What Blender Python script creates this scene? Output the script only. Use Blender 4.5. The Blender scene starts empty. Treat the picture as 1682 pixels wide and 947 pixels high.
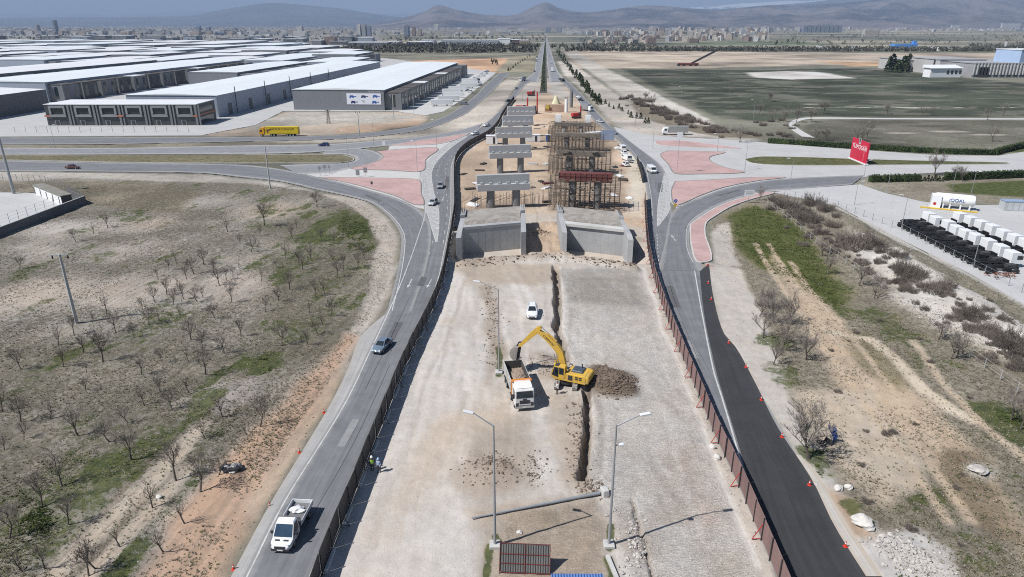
HAZE = 6.5e-5
import bpy, bmesh, math, random
import numpy as np
from mathutils import Vector, Matrix, Euler
R = math.radians
random.seed(11)
RNG = np.random.default_rng(7)
scene = bpy.context.scene
COL = scene.collection

# ---------------------------------------------------------------- camera model
W0, H0, F0 = 1682.0, 947.0, 1120.0
CAMH = 45.0
PITCH = math.atan((473.5 - 40.0) / F0)
SP, CP = math.sin(PITCH), math.cos(PITCH)
def G(px, py, z=0.0):
    """ground point (height z) that the photo shows at pixel px, py"""
    s = (py - 473.5) / F0
    fwd = CP - s * SP
    down = SP + s * CP
    t = (CAMH - z) / down
    return Vector(((px - 841.0) / F0 * t, fwd * t, z))
def PX(p):
    x, y, z = p
    dz = z - CAMH
    zc = y * CP - dz * SP
    v = -(y * SP + dz * CP) / zc
    return (841.0 + F0 * x / zc, 473.5 + F0 * v)
def HZ(py, Y):
    """height seen at row py at ground distance Y"""
    s = (py - 473.5) / F0
    return CAMH - Y * (SP + s * CP) / (CP - s * SP)
cam = bpy.data.cameras.new("camera")
cam.lens = F0 / W0 * 36.0
cam.sensor_width = 36.0
cam.clip_start = 0.5
cam.clip_end = 120000
camo = bpy.data.objects.new("camera", cam)
COL.objects.link(camo)
camo.location = (0, 0, CAMH)
camo.rotation_euler = (math.pi / 2 - PITCH, 0, 0)
scene.camera = camo

# ---------------------------------------------------------------- light
SUN_DIR = Vector((-9.4, -4.2, 12.95)).normalized()
sun = bpy.data.lights.new("sun", 'SUN')
sun.energy = 4.8
sun.angle = R(0.5)
sun.color = (1.0, 0.97, 0.93)
suno = bpy.data.objects.new("sun", sun)
suno.rotation_euler = (-SUN_DIR).to_track_quat('-Z', 'Y').to_euler()
COL.objects.link(suno)
w = bpy.data.worlds.new("World"); scene.world = w
w.use_nodes = True
nt = w.node_tree
bg = nt.nodes["Background"]
sky = nt.nodes.new("ShaderNodeTexSky")
sky.sky_type = 'NISHITA'
sky.sun_disc = False
sky.sun_elevation = math.asin(SUN_DIR.z)
sky.sun_rotation = math.atan2(SUN_DIR.x, SUN_DIR.y)
sky.altitude = 1000
sky.air_density = 1.0
sky.dust_density = 0.6
sky.ozone_density = 2.0
nt.links.new(sky.outputs[0], bg.inputs[0])
bg.inputs[1].default_value = 0.06
scene.view_settings.view_transform = 'Standard'
scene.view_settings.look = 'None'
scene.view_settings.exposure = 0.42
scene.view_settings.gamma = 1.0
scene.cycles.use_denoising = False
scene.cycles.filter_width = 1.05
scene.cycles.max_bounces = 5
scene.cycles.diffuse_bounces = 2
scene.cycles.glossy_bounces = 2
scene.cycles.volume_bounces = 0
scene.cycles.caustics_reflective = False
scene.cycles.caustics_refractive = False

# ---------------------------------------------------------------- materials
MATS = {}
def _new(name):
    m = bpy.data.materials.new(name); m.use_nodes = True
    n = m.node_tree.nodes; l = m.node_tree.links
    return m, n, l, n["Principled BSDF"]
def _noise(n, l, coord, scale, detail=3.0, rough=0.6, dist=0.0):
    t = n.new("ShaderNodeTexNoise")
    t.inputs["Scale"].default_value = scale
    t.inputs["Detail"].default_value = detail
    t.inputs["Roughness"].default_value = rough
    t.inputs["Distortion"].default_value = dist
    l.new(coord, t.inputs["Vector"])
    return t.outputs["Fac"]
def _ramp(n, l, fac, a, b, va=0.0, vb=1.0):
    t = n.new("ShaderNodeMapRange")
    t.inputs["From Min"].default_value = a; t.inputs["From Max"].default_value = b
    t.inputs["To Min"].default_value = va; t.inputs["To Max"].default_value = vb
    t.interpolation_type = 'SMOOTHSTEP'
    l.new(fac, t.inputs["Value"])
    return t.outputs["Result"]
def _math(n, l, op, a, b=None, c=None):
    t = n.new("ShaderNodeMath"); t.operation = op
    for i, v in enumerate((a, b, c)):
        if v is None: continue
        if isinstance(v, (int, float)): t.inputs[i].default_value = v
        else: l.new(v, t.inputs[i])
    return t.outputs[0]
def _mix(n, l, fac, a, b, blend='MIX'):
    t = n.new("ShaderNodeMix"); t.data_type = 'RGBA'; t.blend_type = blend
    if isinstance(fac, (int, float)): t.inputs[0].default_value = fac
    else: l.new(fac, t.inputs[0])
    for i, v in ((6, a), (7, b)):
        if isinstance(v, tuple): t.inputs[i].default_value = (v + (1.0,))[:4]
        else: l.new(v, t.inputs[i])
    return t.outputs[2]
def mat(name, col, rough=0.7, metal=0.0, var=0.12, scale=1.2, dirt=0.0, dirtcol=(0.3, 0.25, 0.2), spec=0.5, bump=0.0, coat=0.0):
    """painted / cast / dusty surface: base colour with two scales of noise and optional dirt patches"""
    if name in MATS: return MATS[name]
    m, n, l, b = _new(name)
    tc = n.new("ShaderNodeTexCoord").outputs["Object"]
    big = _noise(n, l, tc, scale * 0.35, 4, 0.65)
    fine = _noise(n, l, tc, scale * 6.0, 3, 0.7)
    f = _math(n, l, 'ADD', _math(n, l, 'MULTIPLY', big, 0.6), _math(n, l, 'MULTIPLY', fine, 0.4))
    f = _ramp(n, l, f, 0.3, 0.7)
    c = _mix(n, l, f, tuple(x * (1 - var) for x in col), tuple(min(1, x * (1 + var)) for x in col))
    if dirt:
        d = _ramp(n, l, _noise(n, l, tc, scale * 1.7, 6, 0.75), 0.62 - dirt * 0.3, 0.78 - dirt * 0.2)
        c = _mix(n, l, _math(n, l, 'MULTIPLY', d, min(1.0, dirt * 1.2)), c, dirtcol)
    l.new(c, b.inputs["Base Color"])
    rr = _ramp(n, l, fine, 0.3, 0.7, max(0.02, rough - 0.08), min(1, rough + 0.08))
    l.new(rr, b.inputs["Roughness"])
    b.inputs["Metallic"].default_value = metal
    b.inputs["Specular IOR Level"].default_value = spec
    if coat: b.inputs["Coat Weight"].default_value = coat; b.inputs["Coat Roughness"].default_value = 0.08
    if bump:
        bp = n.new("ShaderNodeBump"); bp.inputs["Strength"].default_value = bump; bp.inputs["Distance"].default_value = 0.05
        l.new(fine, bp.inputs["Height"]); l.new(bp.outputs[0], b.inputs["Normal"])
    MATS[name] = m
    return m
def mat_glass(name, col=(0.02, 0.028, 0.035), rough=0.08):
    if name in MATS: return MATS[name]
    m, n, l, b = _new(name)
    tc = n.new("ShaderNodeTexCoord").outputs["Object"]
    f = _noise(n, l, tc, 1.3, 2)
    l.new(_mix(n, l, f, tuple(x * 0.6 for x in col), tuple(x * 1.5 for x in col)), b.inputs["Base Color"])
    b.inputs["Roughness"].default_value = rough
    b.inputs["Specular IOR Level"].default_value = 0.8
    MATS[name] = m
    return m
def mat_ribbed(name, col, axis=0, period=0.5, depth=0.25, rough=0.5, var=0.06, metal=0.0):
    """sheet metal with ribs"""
    if name in MATS: return MATS[name]
    m, n, l, b = _new(name)
    tc = n.new("ShaderNodeTexCoord").outputs["Object"]
    sx = n.new("ShaderNodeSeparateXYZ"); l.new(tc, sx.inputs[0])
    s = _math(n, l, 'SINE', _math(n, l, 'MULTIPLY', sx.outputs[axis], 2 * math.pi / period))
    f = _noise(n, l, tc, 0.12, 5, 0.7)
    streak = _noise(n, l, tc, 2.0, 3)
    mps = n.new("ShaderNodeMapping"); mps.inputs["Scale"].default_value = (1.0, .02, .02) if axis == 0 else (.02, 1.0, .02); l.new(tc, mps.inputs[0]); streak = _noise(n, l, mps.outputs[0], .5, 5, .75)
    ff = _ramp(n, l, _math(n, l, 'ADD', _math(n, l, 'MULTIPLY', f, .5), _math(n, l, 'MULTIPLY', streak, .5)), .35, .65)
    c = _mix(n, l, ff, tuple(x * (1 - var) for x in col), tuple(min(1, x * (1 + var)) for x in col))
    l.new(c, b.inputs["Base Color"])
    b.inputs["Roughness"].default_value = rough; b.inputs["Metallic"].default_value = metal
    bp = n.new("ShaderNodeBump"); bp.inputs["Strength"].default_value = depth; bp.inputs["Distance"].default_value = 0.05
    l.new(s, bp.inputs["Height"]); l.new(bp.outputs[0], b.inputs["Normal"])
    MATS[name] = m
    return m
def mat_facade(name, wall, win, sx=3.2, sz=3.0, ox=0.0):
    """far building: rows of windows on its vertical faces (the pattern of one wall), plain roof"""
    if name in MATS: return MATS[name]
    m, n, l, b = _new(name)
    tc = n.new("ShaderNodeTexCoord").outputs["Object"]
    ge = n.new("ShaderNodeNewGeometry")
    s = n.new("ShaderNodeSeparateXYZ"); l.new(tc, s.inputs[0])
    g = n.new("ShaderNodeSeparateXYZ"); l.new(ge.outputs["Normal"], g.inputs[0])
    u = _math(n, l, 'ADD', s.outputs[0], s.outputs[1])
    fu = _math(n, l, 'FRACT', _math(n, l, 'ADD', _math(n, l, 'DIVIDE', u, sx), 100.3 + ox))
    fz = _math(n, l, 'FRACT', _math(n, l, 'ADD', _math(n, l, 'DIVIDE', s.outputs[2], sz), 0.02))
    iu = _math(n, l, 'MULTIPLY', _math(n, l, 'GREATER_THAN', fu, .28), _math(n, l, 'LESS_THAN', fu, .78))
    iz = _math(n, l, 'MULTIPLY', _math(n, l, 'GREATER_THAN', fz, .32), _math(n, l, 'LESS_THAN', fz, .80))
    side = _math(n, l, 'LESS_THAN', _math(n, l, 'ABSOLUTE', g.outputs[2]), .5)
    f = _math(n, l, 'MULTIPLY', _math(n, l, 'MULTIPLY', iu, iz), side)
    nz = _noise(n, l, tc, 0.12, 3)
    wc = _mix(n, l, nz, tuple(x * .85 for x in wall), tuple(min(1, x * 1.12) for x in wall))
    l.new(_mix(n, l, f, wc, win), b.inputs["Base Color"])
    b.inputs["Roughness"].default_value = 0.7
    MATS[name] = m
    return m
def mat_attr_ground(name):
    """open ground: soil colour per vertex, broken up by noise, with dry tufts, green growth and plough lines by mask"""
    m, n, l, b = _new(name)
    geo = n.new("ShaderNodeNewGeometry")
    pos = geo.outputs["Position"]
    ac = n.new("ShaderNodeAttribute"); ac.attribute_name = "soil"
    am = n.new("ShaderNodeAttribute"); am.attribute_name = "cover"
    sep = n.new("ShaderNodeSeparateColor"); l.new(am.outputs["Color"], sep.inputs[0])
    green, tuft, line = sep.outputs[0], sep.outputs[1], sep.outputs[2]
    ripple = am.outputs["Alpha"]
    n12 = _noise(n, l, pos, 0.06, 4, 0.6)
    n2 = _noise(n, l, pos, 0.45, 5, 0.7)
    n1 = _noise(n, l, pos, 1.3, 5, 0.75, 0.6)
    nf = _noise(n, l, pos, 5.5, 4, 0.75)
    f = _math(n, l, 'ADD', _math(n, l, 'MULTIPLY', n12, .2), _math(n, l, 'MULTIPLY', n2, .27))
    f = _math(n, l, 'ADD', f, _math(n, l, 'MULTIPLY', n1, .25))
    f = _math(n, l, 'ADD', f, _math(n, l, 'MULTIPLY', nf, .28))
    k = _ramp(n, l, f, 0.40, 0.61, 0.60, 1.28)
    amp_ = _math(n, l, 'MINIMUM', 1.15, _math(n, l, 'ADD', .42, _math(n, l, 'ADD', _math(n, l, 'MULTIPLY', tuft, 1.1), _math(n, l, 'MULTIPLY', ripple, .2))))
    k = _math(n, l, 'ADD', 1.0, _math(n, l, 'MULTIPLY', _math(n, l, 'SUBTRACT', k, 1.0), amp_))
    base = _mix(n, l, 1.0, ac.outputs["Color"], (0, 0, 0), 'MIX')
    t = n.new("ShaderNodeVectorMath"); t.operation = 'SCALE'
    l.new(ac.outputs["Color"], t.inputs[0]); l.new(k, t.inputs["Scale"])
    base = t.outputs[0]
    # warm / cool drift
    drift = _ramp(n, l, _noise(n, l, pos, 0.17, 4, .6), .35, .65)
    sg_ = n.new("ShaderNodeSeparateColor"); l.new(ac.outputs["Color"], sg_.inputs[0])
    base = _mix(n, l, _math(n, l, 'MULTIPLY', sg_.outputs[1], .45), base, _mix(n, l, drift, (0.36, 0.345, 0.335), (0.40, 0.31, 0.235)))
    # plough lines, slightly winding, along the orchard rows
    def dotn(v):
        d = n.new("ShaderNodeVectorMath"); d.operation = 'DOT_PRODUCT'; l.new(pos, d.inputs[0]); d.inputs[1].default_value = v; return d.outputs["Value"]
    cb = n.new("ShaderNodeCombineXYZ"); l.new(dotn((math.cos(R(12)), -math.sin(R(12)), 0)), cb.inputs[0]); l.new(dotn((.05 * math.sin(R(12)), .05 * math.cos(R(12)), 0)), cb.inputs[1])
    ln = _ramp(n, l, _noise(n, l, cb.outputs[0], 1.0, 5, .7, .25), .44, .58)
    base = _mix(n, l, _math(n, l, 'MULTIPLY', _math(n, l, 'MULTIPLY', _math(n, l, 'MULTIPLY', ln, line), _ramp(n, l, n2, .35, .65)), .62), base, (0.105, 0.095, 0.075))
    # roller ripples on levelled fill
    mr = n.new("ShaderNodeMapping"); mr.inputs["Scale"].default_value = (1.0, 2.6, 1.0); l.new(pos, mr.inputs[0])
    rip = _noise(n, l, mr.outputs[0], 1.9, 3, .6, 1.8)
    rk = _math(n, l, 'MULTIPLY', _ramp(n, l, rip, .36, .5, 1, 0), _math(n, l, 'MULTIPLY', ripple, .16))  # troughs darkened in the colour, painting in the shading of the ripples
    base = _mix(n, l, rk, base, (.22, .2, .175))
    # dry tufts
    tv = _math(n, l, 'ADD', _math(n, l, 'MULTIPLY', n1, .65), _math(n, l, 'MULTIPLY', nf, .35))
    tm = _math(n, l, 'SUBTRACT', tv, _math(n, l, 'SUBTRACT', 0.66, _math(n, l, 'MULTIPLY', tuft, .25)))
    tm = _ramp(n, l, tm, 0.0, 0.1)
    tcol = _mix(n, l, n2, (0.05, 0.046, 0.03), (0.125, 0.112, 0.078))
    base = _mix(n, l, _math(n, l, 'MULTIPLY', tm, .74), base, tcol)
    # green growth
    gv = _math(n, l, 'ADD', _math(n, l, 'MULTIPLY', n2, .5), _math(n, l, 'ADD', _math(n, l, 'MULTIPLY', n1, .3), _math(n, l, 'MULTIPLY', nf, .2)))
    gm = _math(n, l, 'SUBTRACT', gv, _math(n, l, 'SUBTRACT', 0.72, _math(n, l, 'MULTIPLY', green, .42)))
    gm = _ramp(n, l, gm, 0.0, 0.12)
    gcol = _mix(n, l, _ramp(n, l, _noise(n, l, pos, .8, 4, .7), .35, .65), (0.028, 0.048, 0.012), (0.085, 0.098, 0.026))
    base = _mix(n, l, _math(n, l, 'MULTIPLY', gm, .85), base, gcol)
    l.new(base, b.inputs["Base Color"])
    b.inputs["Roughness"].default_value = 0.95
    b.inputs["Specular IOR Level"].default_value = 0.15
    h = _math(n, l, 'ADD', _math(n, l, 'MULTIPLY', n1, .6), _math(n, l, 'MULTIPLY', nf, .35))
    h = _math(n, l, 'MULTIPLY', h, _math(n, l, 'ADD', .34, _math(n, l, 'MULTIPLY', tuft, .95)))
    h = _math(n, l, 'ADD', h, _math(n, l, 'MULTIPLY', _math(n, l, 'MULTIPLY', rip, ripple), .95))
    bp = n.new("ShaderNodeBump"); bp.inputs["Strength"].default_value = 0.9; bp.inputs["Distance"].default_value = 0.34
    l.new(h, bp.inputs["Height"]); l.new(bp.outputs[0], b.inputs["Normal"])
    return m
def mat_road(name, col, edge=(0.30, 0.29, 0.28), edgew=0.14, var=0.22, dust=0.35):
    """asphalt laid as a strip: u runs across, v along in metres; dusty verges, tyre-polished lanes, patches"""
    if name in MATS: return MATS[name]
    m, n, l, b = _new(name)
    uv = n.new("ShaderNodeUVMap").outputs[0]
    s = n.new("ShaderNodeSeparateXYZ"); l.new(uv, s.inputs[0])
    geo = n.new("ShaderNodeNewGeometry"); pos = geo.outputs["Position"]
    u = s.outputs[0]
    d = _math(n, l, 'MULTIPLY', _math(n, l, 'ABSOLUTE', _math(n, l, 'SUBTRACT', u, .5)), 2.0)
    n1 = _noise(n, l, pos, .35, 5, .7); nf = _noise(n, l, pos, 9.0, 3, .8)
    mp = n.new("ShaderNodeMapping"); mp.inputs["Scale"].default_value = (14.0, 0.035, 1); l.new(uv, mp.inputs[0])
    along = _noise(n, l, mp.outputs[0], 1.0, 4, .65)
    f = _math(n, l, 'ADD', _math(n, l, 'MULTIPLY', n1, .35), _math(n, l, 'ADD', _math(n, l, 'MULTIPLY', nf, .2), _math(n, l, 'MULTIPLY', along, .45)))
    f = _ramp(n, l, f, .32, .68)
    c = _mix(n, l, f, tuple(x * (1 - var) for x in col), tuple(x * (1 + var * 1.4) for x in col))
    e = _math(n, l, 'ADD', d, _math(n, l, 'MULTIPLY', _math(n, l, 'SUBTRACT', n1, .5), .35))
    e = _ramp(n, l, e, 1 - edgew * 2, 1 - edgew * .3)
    c = _mix(n, l, _math(n, l, 'MULTIPLY', e, dust), c, edge)
    l.new(c, b.inputs["Base Color"])
    b.inputs["Roughness"].default_value = 0.85
    b.inputs["Specular IOR Level"].default_value = 0.3
    bp = n.new("ShaderNodeBump"); bp.inputs["Strength"].default_value = .25; bp.inputs["Distance"].default_value = 0.02
    l.new(nf, bp.inputs["Height"]); l.new(bp.outputs[0], b.inputs["Normal"])
    MATS[name] = m
    return m
def mat_slab(name, col, joint=4.0, var=0.05, dark=0.9, rot=0.0, stain=0.25):
    """poured or paved flat surface with joints and stains"""
    if name in MATS: return MATS[name]
    m, n, l, b = _new(name)
    geo = n.new("ShaderNodeNewGeometry"); pos = geo.outputs["Position"]
    mp = n.new("ShaderNodeMapping"); mp.inputs["Rotation"].default_value = (0, 0, rot); l.new(pos, mp.inputs[0])
    br = n.new("ShaderNodeTexBrick"); br.inputs["Scale"].default_value = 1.0
    br.inputs["Brick Width"].default_value = joint; br.inputs["Row Height"].default_value = joint * .5
    br.inputs["Mortar Size"].default_value = 0.02 * joint; br.inputs["Mortar Smooth"].default_value = .5
    br.inputs["Color1"].default_value = tuple(x * (1 - var * .6) for x in col) + (1,)
    br.inputs["Color2"].default_value = tuple(x * (1 + var * .6) for x in col) + (1,)
    br.inputs["Mortar"].default_value = tuple(x * dark for x in col) + (1,)
    l.new(mp.outputs[0], br.inputs["Vector"])
    big = _ramp(n, l, _noise(n, l, pos, .12, 6, .72), .3, .7)
    fine = _ramp(n, l, _noise(n, l, pos, 2.5, 4, .75), .3, .7)
    c = br.outputs["Color"]
    c = _mix(n, l, _math(n, l, 'MULTIPLY', big, stain), c, tuple(x * .6 for x in col))
    c = _mix(n, l, _math(n, l, 'MULTIPLY', fine, .22), c, tuple(min(1, x * 1.25) for x in col))
    l.new(c, b.inputs["Base Color"]); b.inputs["Roughness"].default_value = .9
    b.inputs["Specular IOR Level"].default_value = 0.25
    MATS[name] = m
    return m

# ---------------------------------------------------------------- mesh building
class MB:
    def __init__(s): s.v = []; s.f = []; s.mi = []; s.cur = 0
    def add(s, verts, faces, M=None):
        o = len(s.v)
        s.v += [tuple(M @ Vector(p)) for p in verts] if M is not None else [tuple(p) for p in verts]
        for f in faces: s.f.append(tuple(i + o for i in f)); s.mi.append(s.cur)
        return s
    def box(s, c, d, M=None, rz=0.0, taper=1.0, ty=None):
        x, y, z = d[0] / 2, d[1] / 2, d[2] / 2
        tx = taper; ty = taper if ty is None else ty
        vs = [(-x, -y, -z), (x, -y, -z), (x, y, -z), (-x, y, -z), (-x * tx, -y * ty, z), (x * tx, -y * ty, z), (x * tx, y * ty, z), (-x * tx, y * ty, z)]
        T = Matrix.Translation(c) @ Matrix.Rotation(rz, 4, 'Z')
        if M is not None: T = M @ T
        return s.add(vs, [(0, 3, 2, 1), (4, 5, 6, 7), (0, 1, 5, 4), (1, 2, 6, 5), (2, 3, 7, 6), (3, 0, 4, 7)], T)
    def bar(s, a, b, wd, ht=None, up=(0, 0, 1)):
        """box beam from a to b"""
        a = Vector(a); b = Vector(b); ht = wd if ht is None else ht
        d = (b - a); L = d.length
        if L < 1e-6: return s
        d.normalize(); u = Vector(up)
        if abs(d.dot(u)) > .98: u = Vector((0, 1, 0))
        r = d.cross(u).normalized(); u = r.cross(d)
        r *= wd / 2; u *= ht / 2
        vs = [a - r - u, a + r - u, a + r + u, a - r + u, b - r - u, b + r - u, b + r + u, b - r + u]
        return s.add(vs, [(0, 1, 2, 3), (7, 6, 5, 4), (0, 4, 5, 1), (1, 5, 6, 2), (2, 6, 7, 3), (3, 7, 4, 0)])
    def cyl(s, a, b, r0, r1=None, n=10, cap=True):
        a = Vector(a); b = Vector(b); r1 = r0 if r1 is None else r1
        d = (b - a)
        if d.length < 1e-6: return s
        d.normalize()
        u = Vector((0, 0, 1)) if abs(d.z) < .9 else Vector((1, 0, 0))
        x = d.cross(u).normalized(); y = d.cross(x)
        vs = []
        for p, r in ((a, r0), (b, r1)):
            for i in range(n):
                t = 2 * math.pi * i / n
                vs.append(p + x * (r * math.cos(t)) + y * (r * math.sin(t)))
        fs = [(i, (i + 1) % n, n + (i + 1) % n, n + i) for i in range(n)]
        fs = [tuple(reversed(f)) for f in fs]
        if cap: fs += [tuple(range(n)), tuple(reversed(range(n, 2 * n)))]
        return s.add(vs, fs)
    def tube(s, pts, r, n=8):
        for i in range(len(pts) - 1):
            s.cyl(pts[i], pts[i + 1], r, r, n)
        return s
    def prof(s, poly, y0, y1, M=None):
        """polygon in x-z, extruded from y0 to y1 (poly anticlockwise seen from -y)"""
        n = len(poly)
        vs = [(p[0], y0, p[1]) for p in poly] + [(p[0], y1, p[1]) for p in poly]
        fs = [tuple(range(n)), tuple(reversed(range(n, 2 * n)))]
        fs += [(i, n + i, n + (i + 1) % n, (i + 1) % n) for i in range(n)]
        return s.add(vs, fs, M)
    def prism(s, poly, z0, z1):
        n = len(poly)
        vs = [(p[0], p[1], z0) for p in poly] + [(p[0], p[1], z1) for p in poly]
        a = sum(poly[i][0] * poly[(i + 1) % n][1] - poly[(i + 1) % n][0] * poly[i][1] for i in range(n))
        idx = list(range(n))
        if a < 0: idx.reverse()
        fs = [tuple(n + i for i in idx), tuple(reversed(idx))]
        for k in range(n):
            i, j = idx[k], idx[(k + 1) % n]
            fs.append((i, j, n + j, n + i))
        return s.add(vs, fs)
    def loft(s, rings, cap=True, close=True):
        m = len(rings[0]); vs = [p for r in rings for p in r]; fs = []
        for k in range(len(rings) - 1):
            for i in range(m if close else m - 1):
                j = (i + 1) % m
                fs.append((k * m + i, k * m + j, (k + 1) * m + j, (k + 1) * m + i))
        if cap: fs += [tuple(reversed(range(m))), tuple(range((len(rings) - 1) * m, len(rings) * m))]
        return s.add(vs, fs)
    def mesh(s, name, mats):
        me = bpy.data.meshes.new(name)
        me.from_pydata(s.v, [], s.f)
        for m in (mats if isinstance(mats, (list, tuple)) else [mats]): me.materials.append(m)
        if any(s.mi): me.polygons.foreach_set("material_index", s.mi)
        me.validate(); me.update()
        return me
    def build(s, name, mats, parent=None, smooth=False, bevel=0.0, fixn=True):
        me = s.mesh(name, mats)
        if fixn:
            bm = bmesh.new(); bm.from_mesh(me)
            bmesh.ops.recalc_face_normals(bm, faces=bm.faces)
            bm.to_mesh(me); bm.free()
        if smooth: me.polygons.foreach_set("use_smooth", [True] * len(me.polygons))
        o = bpy.data.objects.new(name, me); COL.objects.link(o)
        if parent is not None: o.parent = parent
        if bevel:
            b = o.modifiers.new("bevel", 'BEVEL'); b.width = bevel; b.segments = 2; b.limit_method = 'ANGLE'; b.angle_limit = R(40)
        if smooth:
            try: me.set_sharp_from_angle(angle=R(40))
            except Exception: pass
        return o
def tag(o, label=None, cat=None, group=None, kind=None):
    if label: o["label"] = label
    if cat: o["category"] = cat
    if group: o["group"] = group
    if kind: o["kind"] = kind
    return o
def empty(name, loc=(0, 0, 0), rz=0.0, label=None, cat=None, group=None):
    o = bpy.data.objects.new(name, None); COL.objects.link(o)
    o.empty_display_size = .5
    o.location = loc; o.rotation_euler = (0, 0, rz)
    return tag(o, label, cat, group)
def kids(o): return [c for c in o.children]
def dup(root, loc, rz=0.0, label=None, scale=None, mats=None):
    """copy of a thing with copies of its parts and sub-parts; mats swaps materials on object-linked slots"""
    def cp(o, parent):
        c = o.copy(); COL.objects.link(c)
        if parent is not None: c.parent = parent
        for ch in CH.get(o.name, ()): cp(ch, c)
        if mats and c.type == 'MESH':
            for sl in c.material_slots:
                if sl.material and sl.material.name in mats:
                    nm = sl.material.name; sl.link = 'OBJECT'; sl.material = mats[nm]
        return c
    if root.name not in CH:
        def reg(o):
            CH[o.name] = list(o.children)
            for c in CH[o.name]: reg(c)
        reg(root)
    r = cp(root, None)
    r.location = loc; r.rotation_euler = (0, 0, rz)
    if scale: r.scale = scale if isinstance(scale, tuple) else (scale,) * 3
    if label: r["label"] = label
    return r
CH = {}
ORD = ["", "second ", "third ", "fourth ", "fifth ", "sixth ", "seventh ", "eighth ", "ninth ", "tenth ", "eleventh ", "twelfth ", "thirteenth ", "fourteenth ", "fifteenth ", "sixteenth ", "seventeenth ", "eighteenth ", "nineteenth ", "twentieth "]
def rank_labels(items, text, marks):
    """items: [(object, pixel)]; each label says the landmark it stands nearest and how near among its like"""
    buckets = {}
    for o, p in items:
        t = text(o) if callable(text) else text
        k = min(range(len(marks)), key=lambda i: (marks[i][1][0] - p[0]) ** 2 + (marks[i][1][1] - p[1]) ** 2 * 2.5)
        d = (marks[k][1][0] - p[0]) ** 2 + (marks[k][1][1] - p[1]) ** 2 * 2.5
        buckets.setdefault((t, k), []).append((d, o))
    for (t, k), L in buckets.items():
        L.sort(key=lambda a: a[0])
        for i, (d, o) in enumerate(L):
            o["label"] = f"{t}, {ORD[i] if i < 20 else str(i + 1) + 'th '}nearest {marks[k][0]}"

# ---------------------------------------------------------------- curves in world space
def cat(pts, step=2.0):
    """smooth polyline through points, evenly resampled"""
    P = [Vector((p[0], p[1])) for p in pts]
    out = []
    for i in range(len(P) - 1):
        p0 = P[max(i - 1, 0)]; p1 = P[i]; p2 = P[i + 1]; p3 = P[min(i + 2, len(P) - 1)]
        L = (p2 - p1).length
        n = max(2, int(L / step))
        # centripetal-ish: scale tangents to chord
        l0 = max((p1 - p0).length, 1e-3); l2 = max((p3 - p2).length, 1e-3)
        m1 = ((p2 - p0) / (l0 + L) if i > 0 else (p2 - p1) / L) * L
        m2 = ((p3 - p1) / (l2 + L) if i < len(P) - 2 else (p2 - p1) / L) * L
        for k in range(n):
            t = k / n; t2 = t * t; t3 = t2 * t
            out.append(p1 * (2 * t3 - 3 * t2 + 1) + m1 * (t3 - 2 * t2 + t) + p2 * (-2 * t3 + 3 * t2) + m2 * (t3 - t2))
    out.append(P[-1])
    return out
def resample(pts, n):
    P = np.array([[p[0], p[1]] for p in pts]); d = np.r_[0, np.cumsum(np.hypot(*np.diff(P, axis=0).T))]
    t = np.linspace(0, d[-1], n)
    return np.c_[np.interp(t, d, P[:, 0]), np.interp(t, d, P[:, 1])]
def gpts(px): return [G(*p)[:2] for p in px]
ROADS = []     # outlines, used to flatten the ground
def strip(name, Lp, Rp, z, m, ncross=9, step=2.0, world=False, skirt=0.12):
    L = cat(Lp if world else gpts(Lp), step); Rr = cat(Rp if world else gpts(Rp), step)
    n = max(len(L), len(Rr))
    L = resample(L, n); Rr = resample(Rr, n)
    us = np.linspace(0, 1, ncross)
    V = L[:, None, :] * (1 - us)[None, :, None] + Rr[:, None, :] * us[None, :, None]
    mid = (L + Rr) / 2; along = np.r_[0, np.cumsum(np.hypot(*np.diff(mid, axis=0).T))]
    vs = np.concatenate([V.reshape(-1, 2), np.full((n * ncross, 1), z)], 1)
    fs = []; uv = []
    for i in range(n - 1):
        for j in range(ncross - 1):
            a = i * ncross + j
            fs.append((a, a + 1, a + ncross + 1, a + ncross))
            uv += [(us[j], along[i]), (us[j + 1], along[i]), (us[j + 1], along[i + 1]), (us[j], along[i + 1])]
    vs = [tuple(p) for p in vs]
    # a low skirt down into the soil along both edges
    for (j) in (0, ncross - 1):
        o = len(vs)
        for i in range(n):
            vs.append((V[i, j, 0], V[i, j, 1], z - skirt))
        for i in range(n - 1):
            a = i * ncross + j
            fs.append((a, a + ncross, o + i + 1, o + i)); uv += [(us[j], along[i]), (us[j], along[i + 1]), (us[j], along[i + 1]), (us[j], along[i])]
    me = bpy.data.meshes.new(name); me.from_pydata(vs, [], fs)
    ul = me.uv_layers.new(name="UVMap"); ul.data.foreach_set("uv", np.array(uv, dtype=np.float32).ravel())
    me.materials.append(m)
    # upward normals
    bm = bmesh.new(); bm.from_mesh(me)
    for f in bm.faces:
        if f.normal.z < -0.1: f.normal_flip()
    bm.to_mesh(me); bm.free()
    o = bpy.data.objects.new(name, me); COL.objects.link(o); tag(o, kind="structure")
    ROADS.append(np.concatenate([L, Rr[::-1]]))
    return o, L, Rr
def slab(name, poly, z0, z1, m, world=False, smooth_edge=True, kind="structure", flat=True):
    P = poly if world else gpts(poly)
    if smooth_edge:
        P = [tuple(p) for p in cat(list(P) + [P[0]], 1.5)][:-1]
    mb = MB(); mb.prism(P, z0, z1)
    o = mb.build(name, m); tag(o, kind=kind)
    me = o.data
    bm = bmesh.new(); bm.from_mesh(me); bmesh.ops.triangulate(bm, faces=[f for f in bm.faces if len(f.verts) > 4]); bm.to_mesh(me); bm.free()
    if flat: ROADS.append(np.array(P))
    return o
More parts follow.
